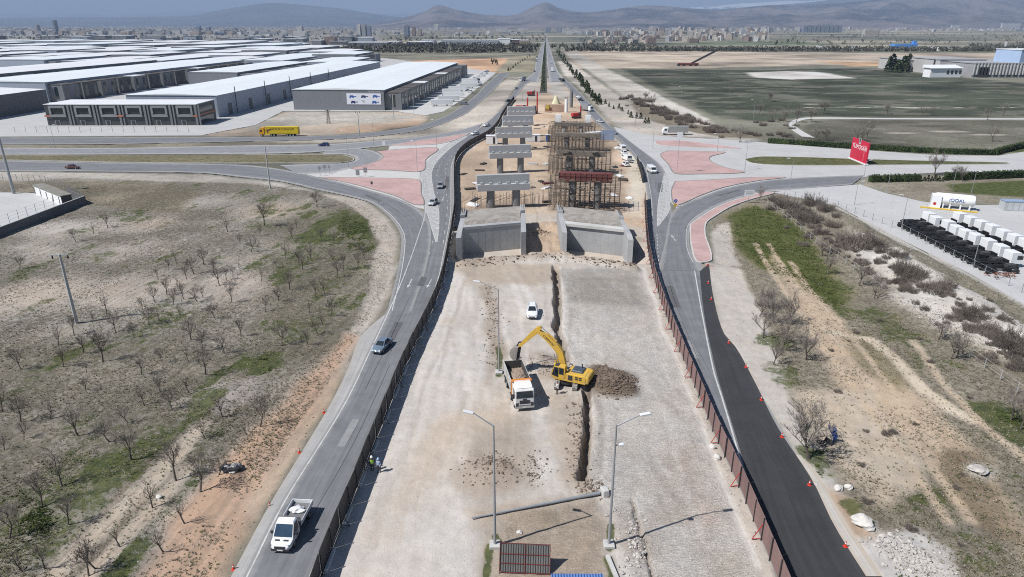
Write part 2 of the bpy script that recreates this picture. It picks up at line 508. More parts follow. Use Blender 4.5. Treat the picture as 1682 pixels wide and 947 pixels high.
def offset(pts, d):
    P = np.array([[p[0], p[1]] for p in pts]); T = np.gradient(P, axis=0)
    T /= np.maximum(np.hypot(T[:, 0], T[:, 1])[:, None], 1e-6)
    return P + np.c_[-T[:, 1], T[:, 0]] * d
def ribbon(mb, pts, wd, z, dash=None, gap=0.0):
    P = np.array([[p[0], p[1]] for p in pts])
    d = np.r_[0, np.cumsum(np.hypot(*np.diff(P, axis=0).T))]
    def at(t): return Vector((np.interp(t, d, P[:, 0]), np.interp(t, d, P[:, 1])))
    segs = []
    if dash:
        t = 0
        while t < d[-1]: segs.append((t, min(t + dash, d[-1]))); t += dash + gap
    else: segs = [(0, d[-1])]
    for a, b in segs:
        n = max(1, int((b - a) / 2.0)); q = [at(a + (b - a) * i / n) for i in range(n + 1)]
        vs = []
        for i, p in enumerate(q):
            t = (q[min(i + 1, n)] - q[max(i - 1, 0)])
            if t.length < 1e-6: t = Vector((0, 1))
            t.normalize(); nn = Vector((-t.y, t.x)) * (wd / 2)
            vs += [(p.x + nn.x, p.y + nn.y, z), (p.x - nn.x, p.y - nn.y, z)]
        mb.add(vs, [(2 * i + 1, 2 * i + 3, 2 * i + 2, 2 * i) for i in range(n)])
def kerb(name, pts, m, wd=0.28, h=0.24, z0=0.0):
    """kerb stone line along points, as one run"""
    a = offset(pts, wd / 2); b = offset(pts, -wd / 2)
    mb = MB(); n = len(a)
    rings = [[(a[i][0], a[i][1], z0), (a[i][0], a[i][1], h), (b[i][0], b[i][1], h), (b[i][0], b[i][1], z0)] for i in range(n)]
    mb.loft(rings)
    o = mb.build(name, m); return tag(o, kind="structure")
# ================================================================ ROADS AND PAVED SURFACES
ASPH = mat_road("worn_asphalt", (0.15, 0.154, 0.165), edge=(.34, .335, .325), edgew=.17, dust=.5)
ASPH2 = mat_road("side_asphalt", (0.205, 0.208, 0.22), edge=(0.40, 0.39, 0.38), edgew=.2, dust=.55)
ASPHN = mat_road("new_asphalt", (0.036, 0.037, 0.040), edge=(0.06, 0.06, 0.06), var=.2, dust=.3)
CONC = mat_slab("pale_concrete", (0.47, 0.465, 0.455), 5.0)
YARD = mat_slab("yard_concrete", (0.43, 0.43, 0.43), 8.0, rot=.5)
LOT = mat_slab("dusty_paving", (0.42, 0.42, 0.42), 12.0, rot=.1, stain=.35)
PINK = mat_slab("pink_paving", (0.46, 0.315, 0.30), 1.2, var=.12, dark=.85, stain=.7)
KERB = mat("kerb_stone", (0.46, 0.45, 0.43), .85, var=.2, scale=1.5)
DKERB = mat("dark_kerb", (0.20, 0.19, 0.18), .85, var=.3, scale=1.5)
PAINT = mat("road_paint", (0.46, 0.46, 0.45), .8, var=.25, scale=2.0, dirt=.4, dirtcol=(.24, .24, .245))
HATCH = mat_road("hatched_asphalt", (0.33, 0.33, 0.33), edge=(0.36, 0.36, 0.35))

LM_L = [(350, 1040), (400, 947), (460, 828), (560, 668), (605, 576), (634, 515), (662, 450), (684, 390), (697, 345), (691, 313), (690, 285), (700, 268), (719, 249), (742, 232), (771, 220), (790, 207), (806, 195), (822, 180), (834, 165), (846, 148), (853, 137), (860, 130)]
LM_R = [(497, 1040), (526, 947), (585, 801), (626, 699), (667, 597), (707, 514), (727, 460), (735, 420), (742, 380), (746, 346), (745.5, 300), (747, 268), (756, 252), (772, 239), (799, 224), (815, 209), (824, 191), (836, 173), (848, 158), (857, 146), (866, 137), (878, 131)]
o, LML, LMR = strip("left_road", LM_L, LM_R, .10, ASPH)
BR_U = [(-120, 264), (0, 264), (200, 268), (400, 271), (490, 283), (526, 292), (566, 301), (609, 313), (650, 325), (681, 339), (700, 354), (708, 385), (700, 440), (676, 512)]
BR_L = [(-120, 281), (0, 281), (200, 282), (330, 284), (400, 291), (462, 298), (524, 312), (576, 323), (607, 332), (628, 346), (647, 365), (658, 385), (659, 405), (652, 450), (636, 512)]
o, BRU, BRL = strip("slip_road", BR_U, BR_L, .108, ASPH)
strip("turning_road", [(540, 239), (566, 241), (609, 247), (626, 254), (629, 259), (622, 266), (597, 272.5), (574, 277.5), (540, 284), (490, 286)],
      [(530, 253), (566, 253.5), (580, 256.5), (584, 260), (584, 262.5), (580, 265.5), (566, 268), (540, 269), (500, 270), (460, 271.5)], .116, ASPH2)
strip("approach_road", [(-120, 243), (0, 243), (200, 243), (400, 239), (543, 236.5), (614, 231.5), (685, 225), (757, 213), (793, 202)],
      [(-120, 254), (0, 254), (300, 253), (480, 251.5), (566, 246), (638, 239), (683, 232), (733, 225), (778, 218)], .124, ASPH2)
strip("service_road", [(-120, 226), (0, 226), (200, 225.5), (400, 225), (543, 222.5), (614, 217), (685, 206.5), (733, 189.5), (777, 160), (797, 140), (814, 125), (822, 119)],
      [(-120, 237), (0, 237), (200, 236), (400, 232), (566, 227.5), (638, 221), (697, 212.5), (764, 187), (797, 160), (822, 135), (832, 125), (838, 119)], .10, ASPH)
strip("left_carriageway", [(856, 134), (875, 121), (880, 104), (885, 88), (889, 77), (893, 69), (895.3, 62), (896.2, 55)],
      [(884, 134), (888, 120), (890.3, 106), (892.4, 90), (894.2, 78), (895.5, 69), (896.5, 62), (896.9, 55)], .09, ASPH2)
strip("right_carriageway", [(903, 134), (900.5, 118), (898.9, 106), (898.1, 90), (897.7, 78), (897.5, 69), (897.4, 62), (897.4, 55)],
      [(929, 134), (917, 118), (911.5, 105), (907, 90), (903.5, 78), (900.8, 69), (899, 62), (898.2, 55)], .09, ASPH2)
RM_L = [(1312, 1040), (1276, 947), (1220, 812), (1176, 718), (1142, 631), (1112, 560), (1083, 480), (1068, 420), (1065, 370), (1064, 327), (1060, 299), (1055, 275), (1039, 254), (1020, 233), (1000, 216), (978, 200), (963, 183), (950, 165), (937, 149), (926, 137), (916, 128)]
RM_R = [(1478, 1040), (1421, 947), (1367, 861), (1307, 748), (1240, 631), (1187, 547), (1168, 487), (1155, 440), (1128, 400), (1110, 370), (1102, 342), (1098.5, 313), (1094, 287), (1084, 270), (1067, 256), (1044, 239), (1022, 222), (1001, 205), (980, 183), (963, 163), (949, 149), (938, 138), (928, 129)]
o, RML, RMR = strip("right_road", RM_L, RM_R, .09, ASPH)
strip("new_asphalt_lane", [(1149, 446), (1157, 520), (1177, 614), (1187, 648), (1208, 715), (1227, 781), (1244, 850), (1277.5, 947), (1313, 1040)],
      [(1164, 434), (1171, 487), (1188, 547), (1208, 570), (1241, 631), (1278, 704), (1335, 791), (1368, 861), (1422, 947), (1480, 1040)], .105, ASPHN, ncross=9, skirt=.2)
slab("roundabout_pavement", [(1008, 208), (1060, 221), (1130, 226), (1210, 230), (1330, 240), (1440, 248), (1540, 255), (1640, 256), (1700, 246), (1800, 246), (1800, 282), (1682, 280), (1551, 283), (1430, 289), (1300, 313), (1258, 314.5), (1222, 323), (1182, 337.5), (1153, 354), (1120, 350), (1100, 330), (1094, 287), (1080, 268), (1062, 256), (1040, 239), (1018, 222)], -.1, .084, LOT, smooth_edge=False)
o, RBU, RBL = strip("right_slip_road", [(1080, 445), (1092, 400), (1100, 360), (1113, 340.5), (1153, 323), (1191, 309.6), (1243, 299), (1297, 293), (1360, 290), (1420, 288)],
      [(1152, 445), (1136, 415), (1132, 392), (1136, 368), (1153, 353.6), (1182, 337), (1222, 322.7), (1258, 314), (1300, 311), (1400, 303)], .112, ASPH)
slab("roundabout_plaza", [(480, 286), (560, 272), (632, 262), (640, 240), (771, 218), (742, 233), (719, 249), (700, 268), (690, 285), (691, 313), (697, 343), (681, 339.5), (650, 325.5), (609, 313.5), (566, 301.5), (526, 294)], -.1, .092, CONC, smooth_edge=False)
P1 = [(638, 239.5), (683, 232), (733, 225), (768, 219.6), (744, 231), (712, 237.5)]
P2 = [(619, 249), (650, 246), (717, 243), (700, 262), (691, 282), (640, 280), (577, 277.3), (609, 269), (628, 261), (627, 254)]
P3 = [(522, 291.5), (600, 292.5), (680, 294.5), (690, 298), (692, 318), (696, 337), (681, 336.5), (650, 322.5), (609, 310.5), (566, 299.5)]
P4 = [(1075, 231.5), (1120, 231.5), (1175, 238), (1217, 244), (1153, 242.5), (1084, 238.5)]
P5 = [(1097, 248), (1172, 249.5), (1191, 250.5), (1168, 257), (1165, 262), (1172, 268), (1191, 275.5), (1222, 283.5), (1134, 286.5), (1110, 285.5), (1098, 270), (1085, 254)]
P6 = [(1109, 298.5), (1163, 296), (1234, 292), (1290, 292), (1243, 297.5), (1191, 307.6), (1153, 320.5), (1113, 337.5), (1106, 334), (1103, 313)]
P7 = [(1134, 369), (1153, 355.5), (1182, 339), (1222, 324.7), (1258, 316), (1272, 317), (1234, 327.5), (1201, 339.5), (1172, 356.5), (1160, 366), (1158, 385), (1168, 428), (1146, 431), (1136, 405), (1134, 390)]
for P in (P1, P2, P3, P4, P5, P6, P7):
    g = cat(gpts(P + [P[0]]), 1.0)
    slab("paved_island" if P is not P7 else "sidewalk", P, -.1, .215, PINK, smooth_edge=True)
    kerb("island_kerb", g, DKERB if P in (P2, P3, P5, P6) else KERB, .3, .245, -.05)
GRASSM = mat_attr_ground("roundabout_lawn")
# lens of grass inside the right-hand turning road, strip of grass on the left one
def lawn(name, px, green, soil):
    P = [tuple(p) for p in cat(gpts(px + [px[0]]), 1.5)][:-1]
    mb = MB(); mb.prism(P, -.1, .2); o = mb.build(name, GRASSM); tag(o, kind="structure")
    me = o.data
    a = me.color_attributes.new("soil", 'FLOAT_COLOR', 'POINT'); b = me.color_attributes.new("cover", 'FLOAT_COLOR', 'POINT')
    n = len(me.vertices)
    a.data.foreach_set("color", np.tile(np.array(soil + (1,), dtype=np.float32), n)); b.data.foreach_set("color", np.tile(np.array((green, .6, 0, 0), dtype=np.float32), n))
    bm = bmesh.new(); bm.from_mesh(me); bmesh.ops.triangulate(bm, faces=[f for f in bm.faces if len(f.verts) > 4]); bm.to_mesh(me); bm.free()
    kerb("island_kerb", cat(gpts(px + [px[0]]), 1.5), KERB, .3, .235, -.05)
    ROADS.append(np.array(P))
lawn("grass_median", [(1222, 262), (1237, 259), (1254, 257.5), (1320, 258.5), (1394, 261), (1521, 264.5), (1655, 267.5), (1655, 269.5), (1554, 270.5), (1421, 271.5), (1287, 271.5), (1237, 268.5)], .72, (.16, .15, .08))
lawn("grass_median", [(-120, 255.5), (0, 255.5), (250, 255), (450, 254.5), (560, 255), (578, 259), (581, 262), (577, 265), (560, 267), (450, 268), (250, 267.5), (0, 263), (-120, 263)], .62, (.2, .17, .11))
slab("paved_yard", [(1272, 316), (1300, 311), (1413, 303), (1453, 317), (1514, 331), (1560, 337), (1640, 337), (1682, 342), (1800, 352), (1800, 566), (1682, 499), (1588, 446), (1481, 393), (1374, 337)], -.1, .10, YARD, smooth_edge=False)
slab("walled_yard", [(-120, 316), (0, 316), (57, 317), (100, 322), (140, 331), (0, 384), (-120, 432)], -.1, .08, YARD, smooth_edge=False)
slab("industrial_pavement", [(-400, 226), (0, 224), (330, 222), (420, 205), (465, 182), (660, 182), (700, 186), (735, 175), (775, 152), (800, 132), (815, 119), (770, 112), (640, 96), (520, 88), (300, 86), (0, 84), (-400, 84)], -.2, .05, LOT, smooth_edge=False)
slab("parking_apron", [(655, 183), (700, 189), (728, 183), (765, 160), (790, 138), (806, 123), (770, 119), (700, 150)], -.1, .075, CONC, smooth_edge=False)
strip("field_path", [(1318, 224), (1300, 212), (1296, 203), (1306, 196), (1330, 192.5), (1450, 193.5), (1682, 194), (1800, 194)], [(1338, 226), (1315, 213), (1306, 205), (1312, 199), (1334, 195), (1450, 195.5), (1682, 196), (1800, 196)], .03, CONC, ncross=3)
# shoulder in cast concrete beside the left road
strip("road_shoulder", [(330, 1040), (380, 947), (444, 828), (535, 678), (570, 610), (592, 553), (618, 528), (636, 514)], [(354, 1040), (404, 947), (464, 828), (564, 668), (609, 576), (636, 520), (640, 516), (643, 514)], .093, mat_road("shoulder_concrete", (.31, .305, .30), edge=(.36, .33, .29), edgew=.3, dust=.6), ncross=7)
strip("right_verge", [(1420, 947), (1366, 861), (1333, 791), (1306, 748)], [(1449, 947), (1392, 861), (1350, 791), (1315, 748)], .06, mat_road("verge_gravel", (.40, .375, .34), edge=(.40, .34, .27), edgew=.4, dust=.8), ncross=7)

# ---------------------------------------------------------------- painted markings (one mesh per run of paint)
def paint(name, pts, wd, dash=None, gap=0, z=.1285, world=False):
    mb = MB(); ribbon(mb, pts if world else cat(gpts(pts), 2), wd, z, dash, gap)
    o = mb.build(name, PAINT); return tag(o, kind="structure")
paint("edge_line", offset(LML, -.35)[: int(len(LML) * .62)], .16, world=True, z=.112)
paint("edge_line", offset(LMR, .9), .14, world=True, z=.105)
mid = LML * .5 + LMR * .5
paint("lane_line", mid[int(len(mid) * .15): int(len(mid) * .36)], .11, 2, 6, world=True, z=.105)
paint("lane_line", [(728, 400), (735, 340), (731, 300), (735, 270), (752, 246), (780, 229)], .13, 2.5, 5, z=.107)
paint("edge_line", offset(BRL, .8)[int(len(BRL) * .3):], .15, world=True, z=.114)
paint("edge_line", offset(BRU, -1.0)[int(len(BRU) * .3):int(len(BRU) * .8)], .12, world=True, z=.114)
paint("edge_line", offset(RML, -1.0), .13, world=True, z=.0945)
paint("edge_line", [(1139, 434), (1154, 520), (1173, 614), (1184, 648), (1204, 715), (1221, 775)], .2, z=.0945)
paint("lane_line", [(1079, 385), (1082, 430), (1088, 470)], .15, 1.2, 1.4, z=.116)
paint("edge_line", offset(RBL, .7)[int(len(RBL) * .06):], .12, world=True, z=.118)
HL = [(765, 223.4), (742, 233.6), (721, 249), (702, 268), (693, 285), (694, 313), (699, 342), (704, 358), (716, 398)]
HR = [(768, 224.4), (750, 236), (732, 251), (716, 268), (709, 285), (712, 313), (720, 342), (721, 370), (718, 398)]
o, a, b = strip("hatched_area", HL, HR, .118, HATCH, ncross=5)
mb = MB()
for pts in (a, b): ribbon(mb, pts, .18, .1225)
L = resample(a, 34); Rr = resample(b, 34)
for i in range(3, 31):
    ribbon(mb, [L[i], (L[i] + Rr[i]) / 2 + np.array([0, -.7]), Rr[i + 1]], .26, .1225)
tag(mb.build("hatch_marking", PAINT), kind="structure")
HL = [(1091, 284.6), (1088, 300), (1082, 327), (1080, 350), (1079.5, 372)]
HR = [(1095, 288), (1097, 300), (1099, 327), (1100, 345), (1082, 371)]
o, a, b = strip("hatched_area", HL, HR, .1225, HATCH, ncross=5)
mb = MB()
for pts in (a, b): ribbon(mb, pts, .18, .127)
L = resample(a, 17); Rr = resample(b, 17)
for i in range(1, 15): ribbon(mb, [L[i], Rr[i + 1]], .26, .127)
tag(mb.build("hatch_marking", PAINT), kind="structure")
def arrow(px, rz, z=.117, L=4.5):
    p = G(*px); mb = MB(); M = Matrix.Translation((p.x, p.y, z)) @ Matrix.Rotation(rz, 4, 'Z')
    mb.add([(-L / 2, -.09, 0), (L * .2, -.09, 0), (L * .2, .09, 0), (-L / 2, .09, 0), (L * .2, -.35, 0), (L / 2, 0, 0), (L * .2, .35, 0)], [(0, 1, 2, 3), (4, 5, 6)], M)
    tag(mb.build("arrow_marking", PAINT), kind="structure")
arrow((673, 466), R(-92)); arrow((705, 466), R(-95), .107); arrow((1106, 391), R(90)); arrow((1064, 340), R(88), .0965); arrow((727.5, 327), R(-90), .107)

TAR = mat("tar_patch", (.095, .097, .102), .9, var=.2); PALEP = mat("pale_patch", (.235, .236, .24), .9, var=.2)
for pts, wd, m in (([(452, 900), (470, 860)], 1.1, TAR), ([(560, 735), (585, 690)], .9, PALEP), ([(640, 560), (655, 530)], 1.3, TAR), ([(690, 470), (697, 455)], 1.2, TAR), ([(600, 640), (640, 560), (672, 490)], .07, TAR), ([(500, 870), (580, 730), (640, 600)], .06, TAR), ([(1100, 470), (1112, 505)], 1.2, TAR), ([(1130, 560), (1143, 590)], .9, PALEP), ([(1090, 430), (1110, 500), (1150, 600)], .06, TAR), ([(1085, 300), (1084, 315)], 1.4, TAR), ([(600, 320), (625, 331)], 1.2, TAR), ([(560, 308), (610, 320), (645, 342), (672, 375)], .08, TAR), ([(1180, 322), (1215, 312)], 1.1, TAR), ([(1125, 375), (1150, 345), (1200, 318)], .08, TAR), ([(735, 290), (733, 310)], 1.1, TAR)):
    mb = MB(); ribbon(mb, cat(gpts(pts), 1), wd, .1262); tag(mb.build("road_patch", m), kind="structure")
# ================================================================ GROUND
def vnoise(x, y, s, seed=0):
    x = x / s; y = y / s
    xi = np.floor(x).astype(np.int64); yi = np.floor(y).astype(np.int64)
    xf = x - xi; yf = y - yi
    u = xf * xf * (3 - 2 * xf); v = yf * yf * (3 - 2 * yf)
    def h(a, b):
        n = (a * 374761393 + b * 668265263 + seed * 974711) & 0x7fffffff
        n = ((n ^ (n >> 13)) * 1274126177) & 0x7fffffff
        return ((n ^ (n >> 16)) & 0xffff) / 65535.0
    return (h(xi, yi) * (1 - u) + h(xi + 1, yi) * u) * (1 - v) + (h(xi, yi + 1) * (1 - u) + h(xi + 1, yi + 1) * u) * v
def fbm(x, y, s, seed=0, o=4):
    t = 0; a = .5; k = 0
    for i in range(o):
        t = t + a * vnoise(x, y, s, seed + i * 17); k += a; s /= 2; a *= .55
    return t / k
def sdist(X, Y, poly):
    """signed distance to a polygon, positive inside"""
    d = np.full(X.shape, 1e18); ins = np.zeros(X.shape, bool)
    n = len(poly)
    for i in range(n):
        ax, ay = poly[i]; bx, by = poly[(i + 1) % n]
        ex, ey = bx - ax, by - ay
        q = ex * ex + ey * ey
        if q < 1e-12: continue
        t = np.clip(((X - ax) * ex + (Y - ay) * ey) / q, 0, 1)
        d = np.minimum(d, (X - ax - t * ex) ** 2 + (Y - ay - t * ey) ** 2)
        if ay != by:
            c = ((ay > Y) != (by > Y)) & (X < (bx - ax) * (Y - ay) / (by - ay) + ax)
            ins ^= c
    d = np.sqrt(d)
    return np.where(ins, d, -d)
def ldist(X, Y, line):
    d = np.full(X.shape, 1e18)
    for i in range(len(line) - 1):
        ax, ay = line[i]; bx, by = line[i + 1]; ex, ey = bx - ax, by - ay
        q = max(ex * ex + ey * ey, 1e-9)
        t = np.clip(((X - ax) * ex + (Y - ay) * ey) / q, 0, 1)
        d = np.minimum(d, (X - ax - t * ex) ** 2 + (Y - ay - t * ey) ** 2)
    return np.sqrt(d)
def axis_lines(fine0, fine1, st, lo, hi, g):
    a = list(np.arange(fine0, fine1, st)); s = st
    x = a[-1]
    while x < hi: s *= g; x += s; a.append(x)
    b = []; s = st; x = a[0]
    while x > lo: s *= g; x -= s; b.append(x)
    return np.array(b[::-1] + a)
gx = axis_lines(-50, 52, .36, -26000, 26000, 1.021)
extra = np.arange(3.5, 13.5, .36) + .18
gx = np.sort(np.concatenate([gx, extra]))
ys = list(np.arange(26, 44, 1.0)) + list(np.arange(44, 100, .33)); y = ys[-1]; s = .33
while y < 34000: s = max(.33, min(y * .0062, s * 1.03)); y += s; ys.append(y)
gy = np.array(ys)
NX, NY = len(gx), len(gy)
X, Y = np.meshgrid(gx, gy)
Z = np.zeros_like(X)
soil = np.empty(X.shape + (3,)); soil[:] = (0.15, 0.15, 0.115)
green = np.zeros_like(X); tuft = np.full_like(X, .2); line = np.zeros_like(X); ripple = np.zeros_like(X)
wx = X + (fbm(X, Y, 9, 3) - .5) * 2; wy = Y + (fbm(X, Y, 9, 31) - .5) * 2
def win(pts, pad):
    P = np.array([[p[0], p[1]] for p in pts]); x0, y0 = P.min(0) - pad; x1, y1 = P.max(0) + pad
    i0, i1 = np.searchsorted(gx, x0), np.searchsorted(gx, x1) + 1; j0, j1 = np.searchsorted(gy, y0), np.searchsorted(gy, y1) + 1
    return slice(max(j0 - 1, 0), min(j1, NY)), slice(max(i0 - 1, 0), min(i1, NX))
def put(m, sl, col=None, g=None, t=None, ln=None, rp=None):
    if col is not None:
        soil[sl] = soil[sl] * (1 - m[..., None]) + np.array(col) * m[..., None]
    for arr, v in ((green, g), (tuft, t), (line, ln), (ripple, rp)):
        if v is not None: arr[sl] = arr[sl] * (1 - m) + v * m
def sm(x): x = np.clip(x, 0, 1); return x * x * (3 - 2 * x)
def zone(px, col=None, soft=1.0, amp=1.0, g=None, t=None, ln=None, rp=None, a=1.0, world=False):
    P = px if world else gpts(px)
    sl = win(P, soft * 2 + amp * 3 + 2)
    x = X[sl] + (wx[sl] - X[sl]) * amp; yy = Y[sl] + (wy[sl] - Y[sl]) * amp
    m = sm(sdist(x, yy, P) / (2 * soft) + .5) * a
    put(m, sl, col, g, t, ln, rp)
def stroke(px, wd, col=None, soft=None, amp=.6, g=None, t=None, ln=None, rp=None, a=1.0, dz=0):
    """band of half-width wd metres along a pixel polyline"""
    P = gpts(px); soft = wd * .5 if soft is None else soft
    sl = win(P, wd + soft * 2 + amp * 3)
    x = X[sl] + (wx[sl] - X[sl]) * amp; yy = Y[sl] + (wy[sl] - Y[sl]) * amp
    m = sm((wd - ldist(x, yy, P)) / (2 * soft) + .5) * a
    put(m, sl, col, g, t, ln, rp)
    if dz: Z[sl] += m * dz
def spot(px, r, col=None, soft=None, g=None, t=None, a=1.0, dz=0, amp=1.2, ry=None):
    p = G(*px); soft = r * .5 if soft is None else soft; ry = r if ry is None else ry
    sl = win([p[:2]], max(r, ry) + soft * 2 + amp * 3)
    x = X[sl] + (wx[sl] - X[sl]) * amp; yy = Y[sl] + (wy[sl] - Y[sl]) * amp
    d = np.hypot(x - p.x, (yy - p.y) * r / ry)
    m = sm((r - d) / (2 * soft) + .5) * a
    put(m, sl, col, g, t)
    if dz: Z[sl] += sm((r - d) / (1.6 * r) + .3) * dz
# --- far plain
zone([(-3000, 120), (3000, 120), (1100, 41.5), (600, 41.5)], (.11, .115, .09), 20, 5, t=.15)
fp = fbm(X, Y, 260, 77, 3); far = sm((Y - 600) / 500)
soil += (fp - .5)[..., None] * far[..., None] * np.array((.16, .13, .085))
fs = vnoise(X * .12, Y, 90, 5); soil += ((fs > .66) * far * sm((Y - 1100) / 400))[..., None] * np.array((.16, .135, .1))
zone([(-900, 86), (640, 86), (620, 52), (-900, 52)], (.20, .20, .19), 15, 4)
zone([(940, 112), (1130, 112), (1330, 107), (1500, 106), (1682, 100), (1682, 87), (1350, 86), (930, 82)], (.37, .31, .245), 8, 6, t=.35)
zone([(930, 82), (1682, 86), (1682, 82), (930, 78)], (.12, .13, .08), 6, 3)
zone([(1080, 74), (1380, 74), (1300, 66), (1140, 68)], (.09, .12, .07), 10, 5)
zone([(1225, 118), (1290, 115), (1345, 117), (1404, 128), (1300, 131), (1240, 127)], (.55, .53, .5), 3, 2, t=.1)
zone([(1340, 100), (1450, 102), (1470, 108), (1400, 109)], (.42, .27, .16), 5, 4)
zone([(1020, 112), (1225, 115), (1400, 112), (1500, 119), (1682, 137), (1900, 140), (1900, 192), (1330, 191), (1250, 200), (1170, 190), (1090, 150)], (.048, .058, .040), 4, 2, g=.24, t=.5)
zone([(1225, 119), (1290, 116.5), (1345, 118), (1404, 128), (1300, 130), (1240, 127)], (.58, .56, .53), 3, 2, t=.1, g=0)
zone([(1340, 197), (1900, 198), (1900, 250), (1650, 250), (1440, 244), (1330, 236), (1310, 215)], (.115, .115, .088), 2, 2, g=.25, t=.7)
for p, r in (((1560, 216), 9), ((1480, 218), 7), ((1620, 221), 8), ((1490, 176), 6), ((1330, 171), 5)): spot(p, r, (.34, .31, .26), ry=r * .3, t=.3)
for x in range(1330, 1682, 22): spot((x, 176 + random.uniform(-1, 1)), random.uniform(2, 5), (.42, .4, .37), ry=1.0)
# right verge of the far road: pale bare band, then scrub band
zone([(915, 100), (935, 100), (985, 135), (1030, 165), (1060, 195), (1150, 225), (1060, 222), (1008, 206), (960, 150), (930, 128)], (.42, .385, .34), 2.5, 2, t=.2)
zone([(925, 85), (945, 84), (1010, 120), (1100, 165), (1190, 215), (1260, 232), (1200, 229), (1120, 222), (1060, 185), (1000, 140)], (.40, .375, .335), 3, 2.5, t=.35)
zone([(1035, 165), (1075, 172), (1150, 205), (1260, 226), (1190, 226), (1110, 212), (1050, 190)], (.21, .18, .135), 2, 2, t=.8, g=.1)
stroke([(1010, 122), (1040, 138), (1090, 165), (1150, 195)], 4, (.47, .45, .41), amp=1.5)
zone([(905, 120), (918, 120), (940, 140), (985, 188), (1010, 206), (990, 200), (950, 160), (925, 133)], (.37, .315, .25), 1.5, 1, t=.3)
# left of the far road: tan waste ground, orange soil, waste strip before the industrial halls
zone([(560, 120), (760, 116), (880, 118), (890, 80), (620, 82), (560, 90)], (.17, .165, .125), 8, 5, t=.5)
zone([(640, 101), (742, 97), (845, 95), (852, 112), (828, 119), (770, 118), (700, 103)], (.44, .27, .165), 6, 4, t=.2)
zone([(812, 118), (835, 96), (850, 90), (880, 92), (876, 118)], (.21, .19, .13), 4, 2, t=.5)
zone([(835, 126), (858, 126), (842, 150), (815, 190), (775, 218), (690, 224), (610, 230), (540, 235), (400, 238), (400, 233), (566, 228), (640, 221), (700, 212), (765, 187), (798, 160)], (.40, .365, .315), 1.5, 1.5, t=.35)
zone([(-200, 238), (0, 238), (200, 237), (400, 233), (540, 235), (400, 240), (200, 243), (0, 243), (-200, 243)], (.25, .23, .18), 1, 1, t=.7, g=.15)
zone([(320, 222), (420, 207), (470, 183), (660, 183), (705, 190), (690, 204), (610, 216), (540, 221), (400, 224)], (.36, .30, .24), 1.5, 2, t=.3)
zone([(405, 205), (480, 184), (620, 184), (690, 190), (640, 200), (520, 205), (420, 215)], (.33, .31, .275), 1.5, 2, t=.6)
zone([(560, 208), (640, 203), (700, 196), (690, 205), (610, 216), (545, 219)], (.36, .26, .185), 1.5, 1.5)
zone([(-200, 282), (0, 282), (330, 286), (460, 300), (520, 313), (400, 306), (200, 300), (0, 296), (-200, 300)], (.40, .375, .335), 1.2, 1.5, t=.5)
# --- left orchard
ORCH = [(-300, 300), (0, 297), (120, 292), (300, 298), (430, 302), (520, 316), (600, 336), (640, 370), (652, 400), (640, 470), (618, 520), (590, 553), (560, 610), (500, 690), (420, 820), (380, 900), (330, 1040), (-300, 1040)]
zone(ORCH, (.37, .34, .30), 1.2, 1, t=.9, ln=.8, g=.3)
zone([(470, 330), (590, 340), (640, 370), (650, 410), (620, 500), (560, 590), (480, 640), (400, 600), (430, 430)], (.28, .255, .205), 6, 2, g=.42, t=1.0)
zone([(0, 560), (300, 560), (420, 640), (300, 830), (200, 960), (-60, 1040), (-60, 600)], (.33, .30, .25), 5, 2, g=.4, t=.9)
zone([(0, 296), (250, 298), (330, 310), (300, 350), (60, 330)], (.27, .235, .175), 2, 2, t=.95, g=.2, ln=.3)
for p, r, c in (((90, 372), 6, (.44, .41, .38)), ((250, 366), 6, (.36, .30, .25)), ((215, 410), 7, (.38, .34, .30)), ((60, 480), 8, (.40, .34, .28)), ((220, 470), 8, (.385, .33, .28)), ((390, 470), 7, (.36, .31, .265)), ((440, 345), 7, (.37, .30, .24))):
    spot(p, r, c, soft=r * .8, t=.35)
ax = np.cos(R(12)); ay = -np.sin(R(12))
gl = fbm((X * ax + Y * ay) * 2.2, (-X * ay + Y * ax) * .7, 9, 91, 4)
mo = sm((sdist(X, Y, gpts(ORCH)) + 1) / 3)
green += mo * np.clip((gl - .52) * 2.6, 0, .45)
tuft += mo * (fbm(X, Y, 14, 95, 3) - .5) * 1.1
soil *= (1 - (mo * np.clip((.47 - gl) * 1.1, -.1, .14))[..., None] * 0)
for p, r, gg in (((575, 362), 4.2, 1.1), ((590, 375), 4.0, .95), ((555, 352), 3.5, .8), ((610, 400), 4, .7), ((432, 600), 2.6, 1.05), ((440, 588), 1.8, 1.1), ((150, 430), 3.5, .6), ((175, 418), 3.5, .7), ((215, 437), 3, .6), ((130, 380), 4, .7), ((210, 350), 3, .7), ((430, 372), 5, .7), ((540, 465), 5, .65), ((490, 540), 5, .7), ((470, 430), 5, .65),
                 ((335, 715), 3.5, .7), ((340, 790), 3, .7), ((290, 760), 4, .65), ((230, 830), 4, .6), ((70, 850), 5, .75), ((60, 880), 4, .7), ((130, 700), 4, .6), ((20, 820), 4, .6), ((330, 530), 4, .6), ((300, 500), 4, .6), ((250, 690), 4, .55), ((40, 640), 4, .6), ((350, 840), 3, .65), ((590, 440), 3.5, .7), ((560, 500), 3.5, .7), ((520, 410), 5, .6)):
    spot(p, r, g=gg, soft=r * .6, a=.9)
zone([(600, 328), (640, 362), (652, 400), (645, 440), (640, 480), (618, 520), (592, 553), (560, 610), (552, 590), (590, 520), (612, 440), (620, 400), (606, 360), (570, 334), (520, 316)], (.38, .34, .295), .8, 1, t=.35, g=.1, ln=0)
